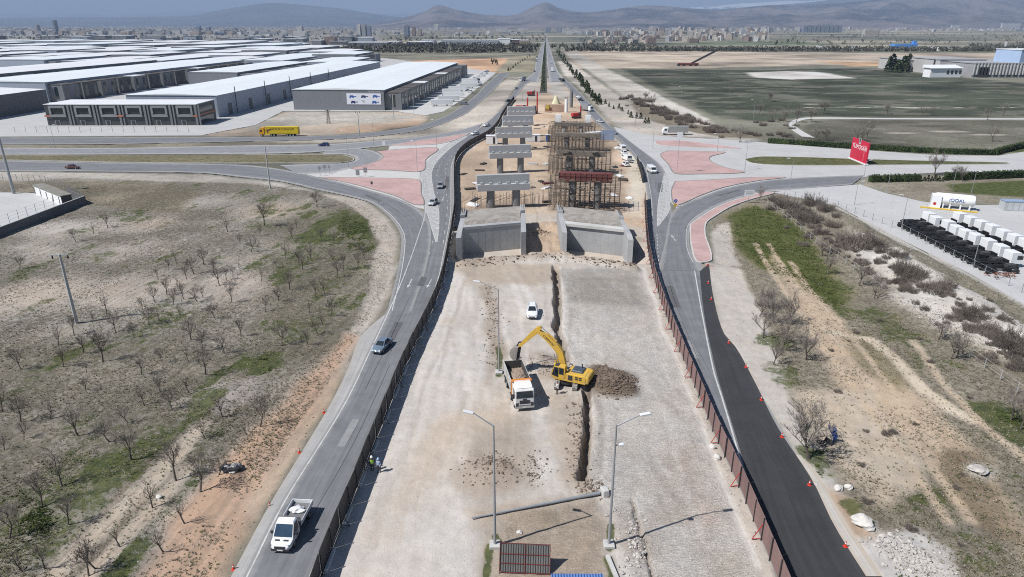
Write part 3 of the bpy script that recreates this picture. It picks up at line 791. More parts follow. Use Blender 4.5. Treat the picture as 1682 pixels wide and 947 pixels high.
# red-brown strip of fresh soil along the left road
zone([(592, 553), (565, 590), (540, 650), (470, 750), (410, 860), (375, 947), (330, 1040), (180, 1040), (262, 900), (300, 850), (372, 765), (428, 705), (490, 640), (530, 590), (570, 545)], (.41, .275, .19), 1.4, 1.8, t=.06, g=.0, ln=.5)
zone([(400, 830), (450, 780), (520, 680), (560, 610), (540, 660), (470, 770), (420, 850)], (.46, .345, .25), 1, 1)
for pl in ([(540, 620), (470, 715), (390, 830), (320, 935)], [(525, 620), (450, 715), (365, 835), (300, 935)], [(280, 720), (200, 810), (90, 940)], [(315, 730), (235, 820), (150, 930)]):
    stroke(pl, .35, (.27, .19, .135), soft=.25, a=.55, dz=-.08)
stroke([(330, 700), (250, 790), (130, 900), (80, 960)], 1.1, (.42, .355, .28), soft=.8, t=.15, g=0)
stroke([(310, 770), (230, 860), (110, 980)], .8, (.40, .335, .27), soft=.6, t=.15, g=0)
spot((350, 660), 4.5, (.35, .32, .30), t=.7, dz=.5)
spot((385, 645), 3.5, (.37, .33, .30), t=.5, dz=.5)
# --- construction site
SITE = [(480, 1040), (526, 947), (585, 801), (667, 597), (727, 460), (742, 380), (746, 346), (745, 300), (747, 268), (756, 252), (799, 224), (824, 191), (848, 158), (866, 137), (890, 128), (905, 128), (926, 137), (950, 165), (978, 200), (1020, 233), (1055, 275), (1064, 327), (1065, 370), (1083, 480), (1142, 631), (1220, 812), (1276, 947), (1312, 1040)]
zone(SITE, (.43, .385, .335), .3, 0, t=.04, g=0, ln=0)
zone([(746, 360), (745, 300), (747, 268), (799, 224), (824, 191), (848, 158), (870, 137), (925, 137), (978, 200), (1055, 275), (1064, 327), (1062, 375), (930, 350), (860, 350)], (.45, .34, .245), 1.2, 1, t=.05)
for p, r, c in (((890, 250), 8, (.50, .39, .28)), ((885, 300), 6, (.49, .385, .28)), ((780, 262), 6, (.43, .33, .24)), ((1040, 290), 4, (.53, .46, .37)), ((1045, 350), 4, (.52, .44, .34)), ((900, 215), 9, (.44, .32, .22)), ((885, 190), 10, (.42, .30, .2)), ((890, 345), 4, (.5, .4, .3))): spot(p, r, c)
stroke([(1022, 240), (1040, 270), (1047, 310), (1046, 345)], 2.2, (.55, .49, .40), soft=1.5)
zone([(850, 140), (885, 128), (890, 150), (870, 168), (848, 176)], (.40, .37, .33), 4, 3)
zone([(903, 128), (925, 137), (945, 170), (915, 160), (899, 150)], (.46, .43, .39), 4, 3)
# foreground: haul road on the left, levelled grey fill on the right, brown spoil between
zone([(540, 960), (600, 800), (690, 580), (740, 440), (790, 430), (815, 520), (800, 640), (770, 700), (765, 800), (770, 960)], (.475, .44, .40), 1.5, 1.5, t=0)
stroke([(700, 760), (760, 690), (830, 680), (860, 640)], 2.2, (.48, .385, .30), soft=2)
stroke([(600, 930), (680, 800), (760, 720)], 2.5, (.475, .395, .32), soft=2.5, a=.7)
for k in range(9): stroke([(560 + k * 22, 960), (628 + k * 16, 790), (700 + k * 9, 600), (748 + k * 5, 455)], .22, (.40, .365, .325) if k % 2 else (.52, .49, .45), soft=.3, a=.5)
zone([(918, 440), (1058, 440), (1085, 520), (1135, 640), (1175, 740), (1240, 900), (1250, 1000), (1045, 1000), (1010, 830), (968, 785), (968, 640), (930, 570)], (.47, .44, .40), .8, .8, t=0, rp=.8)
zone([(925, 455), (1050, 455), (1055, 500), (930, 495)], (.33, .315, .285), 1.5, 1, rp=1)
zone([(1090, 720), (1150, 740), (1200, 850), (1150, 880), (1110, 800)], (.45, .365, .30), 2, 2, rp=.9)
zone([(1150, 880), (1210, 900), (1225, 960), (1150, 960)], (.43, .37, .30), 2, 2, rp=.8)
stroke([(1060, 440), (1090, 540), (1140, 660), (1190, 780), (1245, 930)], .5, (.55, .52, .48), soft=.4, rp=0, dz=.18)
stroke([(1069, 440), (1100, 540), (1150, 660), (1203, 780), (1262, 930)], .9, (.43, .37, .30), soft=.4, rp=.3, a=.9)
zone([(775, 700), (850, 690), (870, 750), (850, 800), (800, 820), (770, 780)], (.34, .285, .235), 1, 1.2)
zone([(880, 640), (955, 650), (955, 785), (900, 780), (890, 700)], (.44, .385, .33), 1, 1.2)
stroke([(890, 660), (905, 720), (895, 780)], 1.2, (.50, .465, .42), soft=1)
zone([(935, 660), (962, 655), (958, 790), (985, 800), (960, 815), (925, 780)], (.34, .27, .205), .6, 1)
zone([(830, 850), (985, 815), (1000, 870), (995, 960), (820, 960)], (.345, .275, .21), .8, 1, t=.1, rp=.5)
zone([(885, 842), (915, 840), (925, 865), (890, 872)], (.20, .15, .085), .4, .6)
zone([(1005, 830), (1045, 830), (1060, 880), (1070, 960), (1010, 960)], (.46, .42, .38), .4, .6)
spot((1005, 628), 3.4, (.15, .105, .075), soft=1.2, dz=1.4, amp=2.2)
spot((1020, 640), 2.2, (.16, .11, .08), soft=1, dz=.7, amp=2)
spot((985, 612), 2.4, (.31, .25, .2), dz=.7, amp=1.6)
spot((900, 600), 3, (.33, .27, .225), a=.9, dz=.3)
spot((880, 590), 2.5, (.35, .29, .24), a=.9, dz=.25)
zone([(790, 470), (812, 470), (818, 560), (800, 640), (805, 540)], (.33, .28, .23), .8, 1)
zone([(740, 432), (930, 432), (905, 470), (770, 470)], (.39, .335, .275), 1.2, 1.5)
stroke([(829, 440), (850, 490), (865, 520)], .6, (.52, .49, .45), soft=.4); stroke([(845, 440), (868, 490), (885, 530)], .6, (.52, .49, .45), soft=.4)
for pl in ([(806, 895), (802, 950)], [(1005, 860), (1004, 895)], [(1000, 912), (1006, 950)], [(815, 880), (822, 890)], [(815, 570), (822, 618)]): stroke(pl, .45, (.16, .15, .08), g=1.0, soft=.3)
for k in range(90):
    x0 = random.uniform(560, 1150); y0 = random.uniform(470, 900); dx = random.uniform(-40, 40) + (841 - x0) * .28; L_ = random.uniform(80, 260)
    lt = random.random() < .55
    stroke([(x0, y0), (x0 + dx * .35 + random.uniform(-8, 8), y0 - L_ * .5), (x0 + dx, y0 - L_)], random.uniform(.16, .4), (.56, .525, .475) if lt else (.33, .285, .235), soft=.2, a=random.uniform(.3, .65), dz=-.03)
for k in range(26): spot((random.uniform(600, 1130), random.uniform(450, 930)), random.uniform(.8, 3), random.choice(((.36, .305, .25), (.52, .49, .45), (.40, .34, .28))), a=random.uniform(.3, .6), amp=2)
for k in range(60):
    spot((random.uniform(760, 1050), random.uniform(180, 345)), random.uniform(1, 4), random.choice(((.34, .245, .165), (.53, .43, .33), (.30, .22, .16), (.47, .36, .26))), a=random.uniform(.35, .8), amp=2, dz=random.uniform(-.2, .5), ry=random.uniform(.8, 2))
_d = sdist(X[win(gpts(SITE), 2)], Y[win(gpts(SITE), 2)], gpts(SITE)); _s = soil[win(gpts(SITE), 2)]; _k = ((_d > -.5) & (Y[win(gpts(SITE), 2)] < 134))[..., None]
_g = _s.mean(-1, keepdims=True); soil[win(gpts(SITE), 2)] = np.where(_k, (_s * .72 + _g * .28) * 1.09, _s)
for _p, _c, _s in (([(765, 690), (850, 680), (880, 740), (860, 810), (800, 835), (765, 790)], (.30, .25, .20), 2), ([(885, 640), (955, 650), (955, 785), (985, 805), (925, 800), (890, 720)], (.36, .295, .235), 1.5), ([(775, 840), (985, 812), (1000, 870), (997, 1000), (815, 1000), (790, 880)], (.31, .25, .19), 1.2), ([(745, 432), (930, 432), (915, 462), (850, 470), (770, 465)], (.34, .28, .22), 1.5), ([(788, 470), (814, 470), (822, 560), (815, 650), (798, 600)], (.29, .24, .19), 1), ([(860, 575), (930, 585), (925, 625), (885, 620)], (.31, .255, .205), 1.5), ([(930, 440), (1050, 440), (1056, 505), (932, 500)], (.33, .305, .27), 2), ([(700, 690), (790, 660), (840, 680), (760, 730), (690, 790), (650, 830)], (.46, .385, .31), 2.5)):
    zone(_p, _c, _s, 2.2, a=.75)
zone([(905, 205), (985, 200), (1022, 300), (1030, 345), (900, 347), (900, 260)], (.27, .205, .15), 1.5, 3, a=.8)  # shade beneath the scaffolds painted into the soil colour
zone([(790, 330), (870, 325), (880, 342), (780, 346)], (.26, .20, .15), 1, 2, a=.7)  # soil darkened under the nearest left pier as painted shade
zone([(755, 262), (800, 240), (810, 300), (760, 330)], (.33, .255, .19), 1.5, 3, a=.6)
spot((800, 772), 3.4, (.33, .27, .22), dz=.4, amp=2.4); spot((822, 765), 2.2, (.31, .25, .20), dz=.3, amp=2)
zone([(1380, 500), (1440, 555), (1510, 600), (1560, 640), (1500, 625), (1440, 600), (1385, 560)], g=.75, soft=1.5, amp=2)
zone([(1225, 470), (1262, 520), (1290, 600), (1300, 660), (1275, 620), (1245, 540)], (.21, .185, .13), 1, 2, g=.5, t=.9, a=.7)
spot((1005, 628), 3.4, (.14, .10, .07), soft=1.2, amp=2.2); spot((1020, 640), 2.2, (.15, .11, .075), soft=1, amp=2)
# --- right-hand strip and field
zone([(1157, 432), (1215, 440), (1250, 500), (1270, 560), (1300, 650), (1330, 720), (1400, 830), (1500, 960), (1420, 1040), (1420, 947), (1334, 791), (1240, 631), (1187, 547)], (.43, .40, .365), .7, .8, t=.08)
RF = [(1165, 365), (1205, 339), (1240, 327), (1275, 318), (1374, 338), (1481, 394), (1588, 448), (1700, 506), (2100, 700), (2100, 1040), (1500, 1040), (1440, 900), (1350, 740), (1300, 640), (1262, 540), (1215, 440), (1185, 400)]
zone(RF, (.29, .255, .20), .8, .8, t=.85, g=.4)
zone([(1190, 352), (1235, 335), (1290, 352), (1340, 392), (1365, 440), (1398, 500), (1385, 520), (1330, 490), (1290, 460), (1230, 430), (1195, 395)], (.17, .15, .06), 3.2, 2.5, g=.85, t=.4)
for p, r, gg in (((1250, 345), 3, .9), ((1350, 470), 4, .9), ((1370, 515), 3, .8), ((1300, 420), 4, .9), ((1265, 560), 3, .9), ((1280, 610), 3, .8), ((1330, 745), 2.2, 1.1), ((1345, 770), 2, .8), ((1440, 520), 4, .8), ((1480, 550), 4, .8), ((1530, 590), 4, .7), ((1640, 680), 3.5, 1.0), ((1670, 720), 3, .9), ((1395, 830), 2, .8), ((1500, 800), 3, .85), ((1530, 815), 2, .9), ((1470, 815), 2.2, .8), ((1600, 800), 3, .6), ((1640, 790), 3, .6), ((1630, 900), 3, .65), ((1590, 920), 3, .6), ((1500, 690), 2.5, .6), ((1420, 560), 3, .6), ((1390, 590), 3, .7), ((1300, 630), 2.5, .7)):
    spot(p, r, g=gg, soft=r * .6, a=.9)
zone([(1270, 420), (1320, 470), (1390, 540), (1470, 620), (1540, 660), (1640, 800), (1700, 880), (1700, 930), (1580, 800), (1480, 720), (1400, 680), (1330, 560)], (.40, .31, .22), 1.6, 1.6, t=.15, g=.1)
zone([(1310, 640), (1420, 640), (1500, 730), (1520, 800), (1450, 820), (1390, 780), (1340, 720)], (.43, .36, .28), 1.5, 1.8, t=.15, g=.02)
zone([(1520, 730), (1600, 740), (1660, 830), (1700, 900), (1640, 900), (1560, 820)], (.25, .19, .125), 1.2, 1.5, t=.7, g=.1)
zone([(1390, 545), (1440, 565), (1500, 620), (1470, 640), (1400, 600)], (.24, .20, .12), 1.5, 1.5, t=.6, g=.3)
stroke([(1365, 545), (1430, 558), (1470, 590), (1520, 640), (1560, 670), (1600, 690)], .9, (.50, .43, .33), soft=.5, t=0, g=0)
for pl in ([(1262, 400), (1310, 470), (1370, 560), (1470, 690), (1600, 860)], [(1240, 400), (1290, 480), (1350, 570), (1440, 690), (1560, 860)], [(1300, 430), (1340, 490), (1420, 580), (1540, 740)], [(1500, 560), (1560, 640), (1640, 720), (1690, 760)]):
    stroke(pl, .5, (.44, .35, .25), soft=.4, g=0, t=.1, a=.85)
# white marl banks between the field and the yard
for pl, wd in (([(1350, 345), (1400, 368), (1440, 395)], 2.5), ([(1430, 400), (1470, 440), (1510, 470), (1560, 500)], 5), ([(1520, 500), (1590, 530), (1690, 580)], 5), ([(1540, 480), (1600, 500), (1690, 560)], 3), ([(1460, 430), (1500, 420), (1540, 455)], 3)):
    stroke(pl, wd, (.53, .51, .475), soft=wd * .5, amp=1.8, t=.25, g=.05, dz=.9)
zone([(1290, 325), (1374, 342), (1481, 398), (1588, 452), (1700, 512), (1700, 545), (1588, 485), (1481, 425), (1374, 365)], (.27, .25, .195), 1, 1.2, t=.8, g=.2)
zone([(1374, 337), (1400, 343), (1500, 400), (1588, 446), (1700, 506), (1700, 512), (1588, 452), (1481, 400), (1374, 343)], (.45, .43, .40), .5, .4, t=.1)
zone([(1415, 870), (1500, 860), (1560, 900), (1600, 1000), (1480, 1000)], (.47, .455, .44), 1, 1.6, t=.15, g=.05)
spot((1418, 853), 1.3, (.5, .48, .45), dz=.5); spot((1605, 775), 1.5, (.46, .42, .36), dz=.3)
zone([(1345, 795), (1400, 815), (1440, 880), (1400, 880)], (.38, .28, .2), .8, 1, t=.2)
stroke([(1130, 438), (1150, 436), (1168, 436)], .6, (.3, .25, .2))
zone([(1178, 370), (1195, 365), (1205, 420), (1215, 436), (1190, 436), (1172, 432), (1168, 385)], (.42, .39, .35), .6, .8, t=.3, g=.1)
# strips near the yard in the right background
zone([(1425, 292), (1560, 288), (1682, 284), (1800, 284), (1800, 350), (1640, 335), (1514, 329), (1453, 315), (1413, 302)], (.25, .225, .175), 1, 1.2, t=.7, g=.2)
zone([(1550, 302), (1682, 296), (1800, 296), (1800, 325), (1640, 322), (1560, 314)], (.15, .15, .08), 1.5, 1.5, g=.85)
zone([(1640, 250), (1682, 240), (1800, 236), (1800, 246), (1690, 250)], (.12, .13, .07), 1, 1, g=.9)
_m = (fbm(X, Y, 45, 201, 5) - .5) * sm((Y - 150) / 120) * sm((2600 - Y) / 600)
soil *= np.clip(1 + _m * 1.9, .45, 1.6)[..., None]
_m2 = sm((fbm(X, Y * 2.2, 26, 207, 4) - .56) / .05) * sm((Y - 240) / 60) * sm((Y > 240) * (soil.mean(-1) < .16) * 1.0) * .3
soil = soil * (1 - _m2[..., None]) + np.array((.27, .25, .215)) * _m2[..., None]
# --- relief
rough = fbm(X, Y, 3.2, 41, 4) - .5; rough2 = fbm(X, Y, .9, 43, 2) - .5; big = fbm(X, Y, 22, 47, 3) - .5
near = 1 - sm((Y - 260) / 250)
amp = np.full_like(X, .22)
sl = win(gpts(SITE), 3); ms = sm(sdist(X[sl], Y[sl], gpts(SITE)) / 2 + .5); amp[sl] = amp[sl] * (1 - ms) + .16 * ms
Z += (rough * amp * 1.6 + rough2 * amp * .8) * near
Z += big * near * (1 - np.clip(tuft * 0, 0, 1)) * .25
fur = fbm(X * np.cos(R(12)) - Y * np.sin(R(12)), (X * np.sin(R(12)) + Y * np.cos(R(12))) * .06, 1.1, 55, 2) - .5
Z += fur * line * .26 * near
# tear line left by an old asphalt edge: a trench with ragged sides, lower ground on the right
def trench(px, wd, dep, rag=.5):
    P = gpts(px); sl = win(P, wd + 3)
    n = (fbm(X[sl], Y[sl], 1.7, 61, 3) - .5) * rag * 2
    d = ldist(X[sl] + n * .8, Y[sl], P)
    m = sm((wd - d) / .35 + .2)
    Z[sl] -= dep * m
    soil[sl] = soil[sl] * (1 - m[..., None] * .8) + np.array((.17, .135, .105)) * m[..., None] * .8
trench([(913, 438), (915, 470), (917, 500), (917, 540), (925, 565), (931, 588)], .75, 1.7, .65)
trench([(964, 640), (966, 670), (964, 720), (959, 760), (956, 784)], .55, 1.6, .4)
trench([(1040, 820), (1052, 860), (1062, 900), (1072, 950)], .22, .6, .5)
trench([(872, 748), (890, 770)], .2, .3, .5)
stroke([(755, 436), (800, 432), (870, 424), (930, 424), (980, 432), (1045, 441)], .7, (.33, .27, .215), soft=.5, amp=1.8, dz=1.0)
stroke([(880, 418), (915, 416), (930, 424)], 1.0, (.35, .29, .23), soft=.6, amp=1.8, dz=.6)
# pit in which the abutments stand
PIT = [(-16, 129.5), (-12.5, 131.2), (-4, 134), (2, 136.2), (11, 136.2), (18, 133.4), (25.5, 130.6), (29, 130.5), (29, 139), (25, 146), (22, 158), (-9, 158), (-13, 148), (-16, 140)]
sl = win(PIT, 6); d = sdist(X[sl] + (fbm(X[sl], Y[sl], 2.5, 71, 3) - .5) * 1.2, Y[sl] + (fbm(X[sl], Y[sl], 2.5, 73, 3) - .5) * 1.2, PIT)
m = sm(d / 1.6 + .3)
Z[sl] = Z[sl] * (1 - m) - 1.9 * m
zone(PIT, (.47, .42, .36), .8, .5, world=True, t=.05)
MIDB = [(2.4, 137.5), (11, 137.5), (11.2, 160), (2.4, 160)]
sl = win(MIDB, 4); d = sdist(X[sl], Y[sl], MIDB); m = sm(d / .8 + .6)
zr = -1.2 + np.clip((Y[sl] - 141) / 14, 0, 1) * 1.4 + (fbm(X[sl], Y[sl], 2, 77, 3) - .5) * 1.4
Z[sl] = Z[sl] * (1 - m) + zr * m
zone(MIDB, (.40, .30, .215), .6, .8, world=True, t=.1)
# embankment between left road fence and abutment
spot((760, 375), 2.4, (.33, .26, .19), dz=1.2); spot((1045, 395), 2, (.40, .34, .27), dz=.8)
# --- keep the soil below every paved outline
flatm = np.zeros_like(X)
for P in ROADS:
    P = np.asarray(P)
    if len(P) > 160: P = P[np.linspace(0, len(P) - 1, 160).astype(int)]
    sl = win(P, 5)
    d = sdist(X[sl], Y[sl], P)
    k = sm((d + 3.5) / 3.5)          # taper relief to zero towards the edge
    fz = np.where(d > .15, -.30, np.minimum(Z[sl], .02) * 1.0)
    Z[sl] = np.where(d > -3.5, Z[sl] * (1 - k) + (np.where(d > .1, -.30, -.02)) * k, Z[sl])
    mm = sm((d + .8) / 1.6) * .75
    soil[sl] = soil[sl] * (1 - mm[..., None] * .5) + np.array((.36, .34, .31)) * mm[..., None] * .5
    for arr in (green, tuft, line, ripple): arr[sl] *= (1 - mm)
# soil beside the trench and pit sides keeps its colour; build the sheet
me = bpy.data.meshes.new("ground")
nv = NX * NY
co = np.stack([X, Y, Z], -1).reshape(-1, 3).astype(np.float32)
me.vertices.add(nv); me.vertices.foreach_set("co", co.ravel())
idx = np.arange(nv).reshape(NY, NX)
quads = np.stack([idx[:-1, :-1], idx[:-1, 1:], idx[1:, 1:], idx[1:, :-1]], -1).reshape(-1, 4)
nf = len(quads)
me.loops.add(nf * 4); me.loops.foreach_set("vertex_index", quads.ravel().astype(np.int32))
me.polygons.add(nf); me.polygons.foreach_set("loop_start", np.arange(0, nf * 4, 4, dtype=np.int32)); me.polygons.foreach_set("loop_total", np.full(nf, 4, dtype=np.int32))
me.polygons.foreach_set("use_smooth", np.ones(nf, dtype=bool))
me.update()
ca = me.color_attributes.new("soil", 'FLOAT_COLOR', 'POINT')
ca.data.foreach_set("color", np.concatenate([np.clip(soil, .01, .6), np.ones(X.shape + (1,))], -1).reshape(-1).astype(np.float32))
cb = me.color_attributes.new("cover", 'FLOAT_COLOR', 'POINT')
cb.data.foreach_set("color", np.stack([np.clip(green, 0, 1.2), np.clip(tuft, 0, 1), np.clip(line, 0, 1), ripple], -1).reshape(-1).astype(np.float32))
me.materials.append(mat_attr_ground("open_ground"))
go = bpy.data.objects.new("ground", me); COL.objects.link(go); tag(go, kind="structure")
def gz(x, y):
    """height of the ground sheet"""
    i = int(np.clip(np.searchsorted(gx, x) - 1, 0, NX - 2)); j = int(np.clip(np.searchsorted(gy, y) - 1, 0, NY - 2))
    u = (x - gx[i]) / (gx[i + 1] - gx[i]); v = (y - gy[j]) / (gy[j + 1] - gy[j])
    u = min(max(u, 0), 1); v = min(max(v, 0), 1)
    return (Z[j, i] * (1 - u) + Z[j, i + 1] * u) * (1 - v) + (Z[j + 1, i] * (1 - u) + Z[j + 1, i + 1] * u) * v
def gat(px, py):
    p = G(px, py); p.z = gz(p.x, p.y); return p
# ================================================================ SITE STRUCTURES
CAST = mat("cast_concrete", (0.32, 0.325, 0.33), .85, var=.16, scale=.5, dirt=.35, dirtcol=(.22, .21, .2))
CASTL = mat("fresh_concrete", (0.46, 0.455, 0.44), .85, var=.14, scale=.5, dirt=.3, dirtcol=(.3, .28, .25))
CAPM = mat("cap_concrete", (0.36, 0.37, 0.385), .8, var=.12, scale=.4, dirt=.25, dirtcol=(.2, .2, .2))
COLM = mat("column_concrete", (0.19, 0.195, 0.20), .85, var=.15, scale=.6)
STEEL = mat("rusty_scaffold", (0.075, 0.06, 0.048), .7, var=.3, scale=2)
PLANK = mat("grey_plank", (0.10, 0.08, 0.062), .9, var=.3, scale=2)
REBAR = mat("rebar_rust", (0.15, 0.095, 0.065), .9, var=.3)
REDFORM = mat("red_formwork", (0.13, 0.035, 0.032), .7, var=.3, scale=1.0, dirt=.3, dirtcol=(.25, .2, .17))
REDP = mat("red_paint", (0.42, 0.03, 0.025), .5, var=.2)
DR = mat("dull_red", (.15, .03, .028), .6, var=.2)
GALV = mat("galvanised_steel", (0.34, 0.355, 0.37), .45, metal=.35, var=.12)
PALESTEEL = mat("pale_pole", (0.42, 0.42, 0.41), .7, var=.12)
WHITEP = mat("white_paint", (0.74, 0.75, 0.76), .35, var=.05, spec=.5)
DARKM = mat("dark_metal", (0.035, 0.036, 0.04), .6, var=.3)
BLACKR = mat("black_rubber", (0.022, 0.022, 0.023), .85, var=.3)
YEL = mat("machine_yellow", (0.62, 0.375, 0.025), .5, var=.12, dirt=.65, dirtcol=(.36, .28, .17), scale=2.0)
GLASS = mat_glass("dark_glass")
BLUEP = mat("blue_paint", (0.04, 0.10, 0.36), .5, var=.15)
SOILP = mat("dug_soil", (0.26, 0.205, 0.16), .95, var=.45, scale=1.6, bump=.6)

# ---- abutments: U of wing walls, back wall with pale seat, fill slab and starter bars behind it
def abutment(fl, fr, label, seat):
    """fl, fr: front ends of the two wing walls on plan (x, y)"""
    a = Vector(fl); b = Vector(fr); ux = (b - a).normalized(); L = (b - a).length
    uy = Vector((0, 1))
    root = empty("bridge_abutment", (a.x, a.y, 0), 0, label, "abutment", "bridge abutments under construction")
    def W(x, y): return (a + ux * x + uy * y - a)
    def Q(x, y, z): p = W(x, y); return (p.x, p.y, z)
    zt, zb, D = 4.25, -2.4, 19.0
    for k, x in enumerate((0, L - 1.15)):
        mb = MB()
        pts = [(0, zt - .5), (2.6, zt), (13.5, zt), (13.5, zt + .75), (19, zt + .75), (19, zb), (0, zb)]
        vs = [Q(x, y, z) for y, z in pts] + [Q(x + 1.15, y, z) for y, z in pts]
        n = len(pts)
        mb.add(vs, [tuple(range(n)), tuple(reversed(range(n, 2 * n)))] + [(i, (i + 1) % n, n + (i + 1) % n, n + i) for i in range(n)])
        mb.build("wing_wall", CAST, root, bevel=.04)
    mb = MB()
    mb.add([Q(1.15, 6, zb), Q(L - 1.15, 6, zb), Q(L - 1.15, 7.4, zb), Q(1.15, 7.4, zb), Q(1.15, 6, 3.6), Q(L - 1.15, 6, 3.6), Q(L - 1.15, 7.4, 3.6), Q(1.15, 7.4, 3.6)],
           [(0, 3, 2, 1), (4, 5, 6, 7), (0, 1, 5, 4), (1, 2, 6, 5), (2, 3, 7, 6), (3, 0, 4, 7)])
    for i in range(1, 8):       # shutter joints as shallow fillets on the face
        x = 1.15 + (L - 2.3) * i / 8
        mb.add([Q(x - .03, 5.985, zb), Q(x + .03, 5.985, zb), Q(x + .03, 5.985, 3.6), Q(x - .03, 5.985, 3.6), Q(x - .03, 6.01, zb), Q(x + .03, 6.01, zb), Q(x + .03, 6.01, 3.6), Q(x - .03, 6.01, 3.6)],
               [(0, 1, 2, 3), (0, 3, 7, 4), (1, 5, 6, 2)])
    mb.build("back_wall", CAST, root)
    mb = MB(); h0, h1 = (3.603, 4.25)
    y0 = 5.5 if seat else 5.92
    mb.add([Q(1.16, y0, h0), Q(L - 1.16, y0, h0), Q(L - 1.16, 7.6, h0), Q(1.16, 7.6, h0), Q(1.16, y0, h1), Q(L - 1.16, y0, h1), Q(L - 1.16, 7.6, h1), Q(1.16, 7.6, h1)],
           [(0, 3, 2, 1), (4, 5, 6, 7), (0, 1, 5, 4), (1, 2, 6, 5), (2, 3, 7, 6), (3, 0, 4, 7)])
    mb.build("coping", CASTL if seat else CAST, root, bevel=.03)
    mb = MB()
    mb.add([Q(1.16, 7.62, zb), Q(L - 1.16, 7.62, zb), Q(L - 1.16, 18.9, zb), Q(1.16, 18.9, zb), Q(1.16, 7.62, 4.2), Q(L - 1.16, 7.62, 4.2), Q(L - 1.16, 18.9, 4.7), Q(1.16, 18.9, 4.7)],
           [(0, 3, 2, 1), (4, 5, 6, 7), (0, 1, 5, 4), (1, 2, 6, 5), (2, 3, 7, 6), (3, 0, 4, 7)])
    mb.build("rear_slab", mat("rough_concrete", (.27, .25, .225), .95, var=.35, scale=1.5, bump=.5), root)
    mb = MB()
    for i in range(46):
        x = 1.5 + (L - 3) * i / 45
        for y in (7.75, 18.6):
            z0 = 4.2 if y < 10 else 4.7
            mb.bar(Q(x, y, z0 - .2), Q(x + random.uniform(-.06, .06), y + random.uniform(-.05, .05), z0 + random.uniform(.5, .8)), .035)
    for i in range(14): 
        for x in (.35, .8): mb.bar(Q(x, 13.8 + i * .38, zt + .6), Q(x, 13.8 + i * .38, zt + 1.5), .035); mb.bar(Q(L - x, 13.8 + i * .38, zt + .6), Q(L - x, 13.8 + i * .38, zt + 1.5), .035)
    tag(mb.build("starter_bars", REBAR, root), kind="stuff")
    return root
lf = G(750, 433, -1.9); rf = G(864, 421.5, -1.9)
abutment((lf.x, lf.y), (rf.x, rf.y), "grey concrete abutment beside the left road fence, plain grey inside walls", False)
lf2 = G(922, 422, -1.9); rf2 = G(1038, 436.5, -1.9)
abutment((lf2.x, lf2.y), (rf2.x, rf2.y), "grey concrete abutment beside the right road fence, with a pale ledge on its back wall", True)

# ---- left piers: two columns and an inverted-T cap with bearing blocks on its ledge
def pier(pxl, pxr, ytop, Y, label, ylow=None, white=False):
    zt = HZ(ytop, Y) if False else 8.8
    t = Y * CP + (CAMH - 7) * SP
    xl = (pxl - 841) / F0 * t; xr = (pxr - 841) / F0 * t
    skew = math.atan2(5.2, 13.4) * .45
    cx = (xl + xr) / 2; L = (xr - xl)
    root = empty("bridge_pier", (cx, Y, 0), skew, label, "bridge pier", "finished bridge piers on the left")
    for sx in (-.24, .25):
        mb = MB(); n = 16
        mb.loft([[(sx * L + 1.0 * math.copysign(abs(math.cos(a)) ** .55, math.cos(a)), .9 * math.copysign(abs(math.sin(a)) ** .55, math.sin(a)), z) for a in [2 * math.pi * i / n for i in range(n)]] for z in (-.6, 5.0)])
        mb.build("column", COLM, root, smooth=True)
    mb = MB(); mb.box((0, 0, 5.75), (L, 2.7, 1.7)); mb.build("cap_beam", CAPM, root, bevel=.05)
    mb = MB(); mb.box((0, .25, 7.75), (L, 1.25, 2.3)); mb.build("cap_stem", CAPM, root, bevel=.05)
    for i in range(6):
        mb = MB(); x = (-.5 + (i + .5) / 6) * L
        mb.box((x, -.86, 6.85), (.75, .72, .5)); mb.build("bearing_block", CAPM, root)
    mb = MB(); mb.box((0, -.72, 6.612), (L - .1, 1.0, .02)); mb.build("mortar_strip", CASTL, root)  # thin pale layer that paints the bright sunlit line of the ledge
    return root
pier(783, 870, 289, 175, "nearest grey hammerhead pier on the left, standing in a shadowed excavation")
pier(803, 873, 238, 221, "second nearest grey hammerhead pier on the left, two bare columns showing")
pier(814, 874, 208, 263, "third nearest grey hammerhead pier on the left, white cabin at its left end")
pier(825, 876, 190, 297, "fourth nearest grey hammerhead pier on the left, short columns barely showing")

pier(833, 879, 178, 332, "last low grey pier on the left, half hidden by the red drilling rigs")
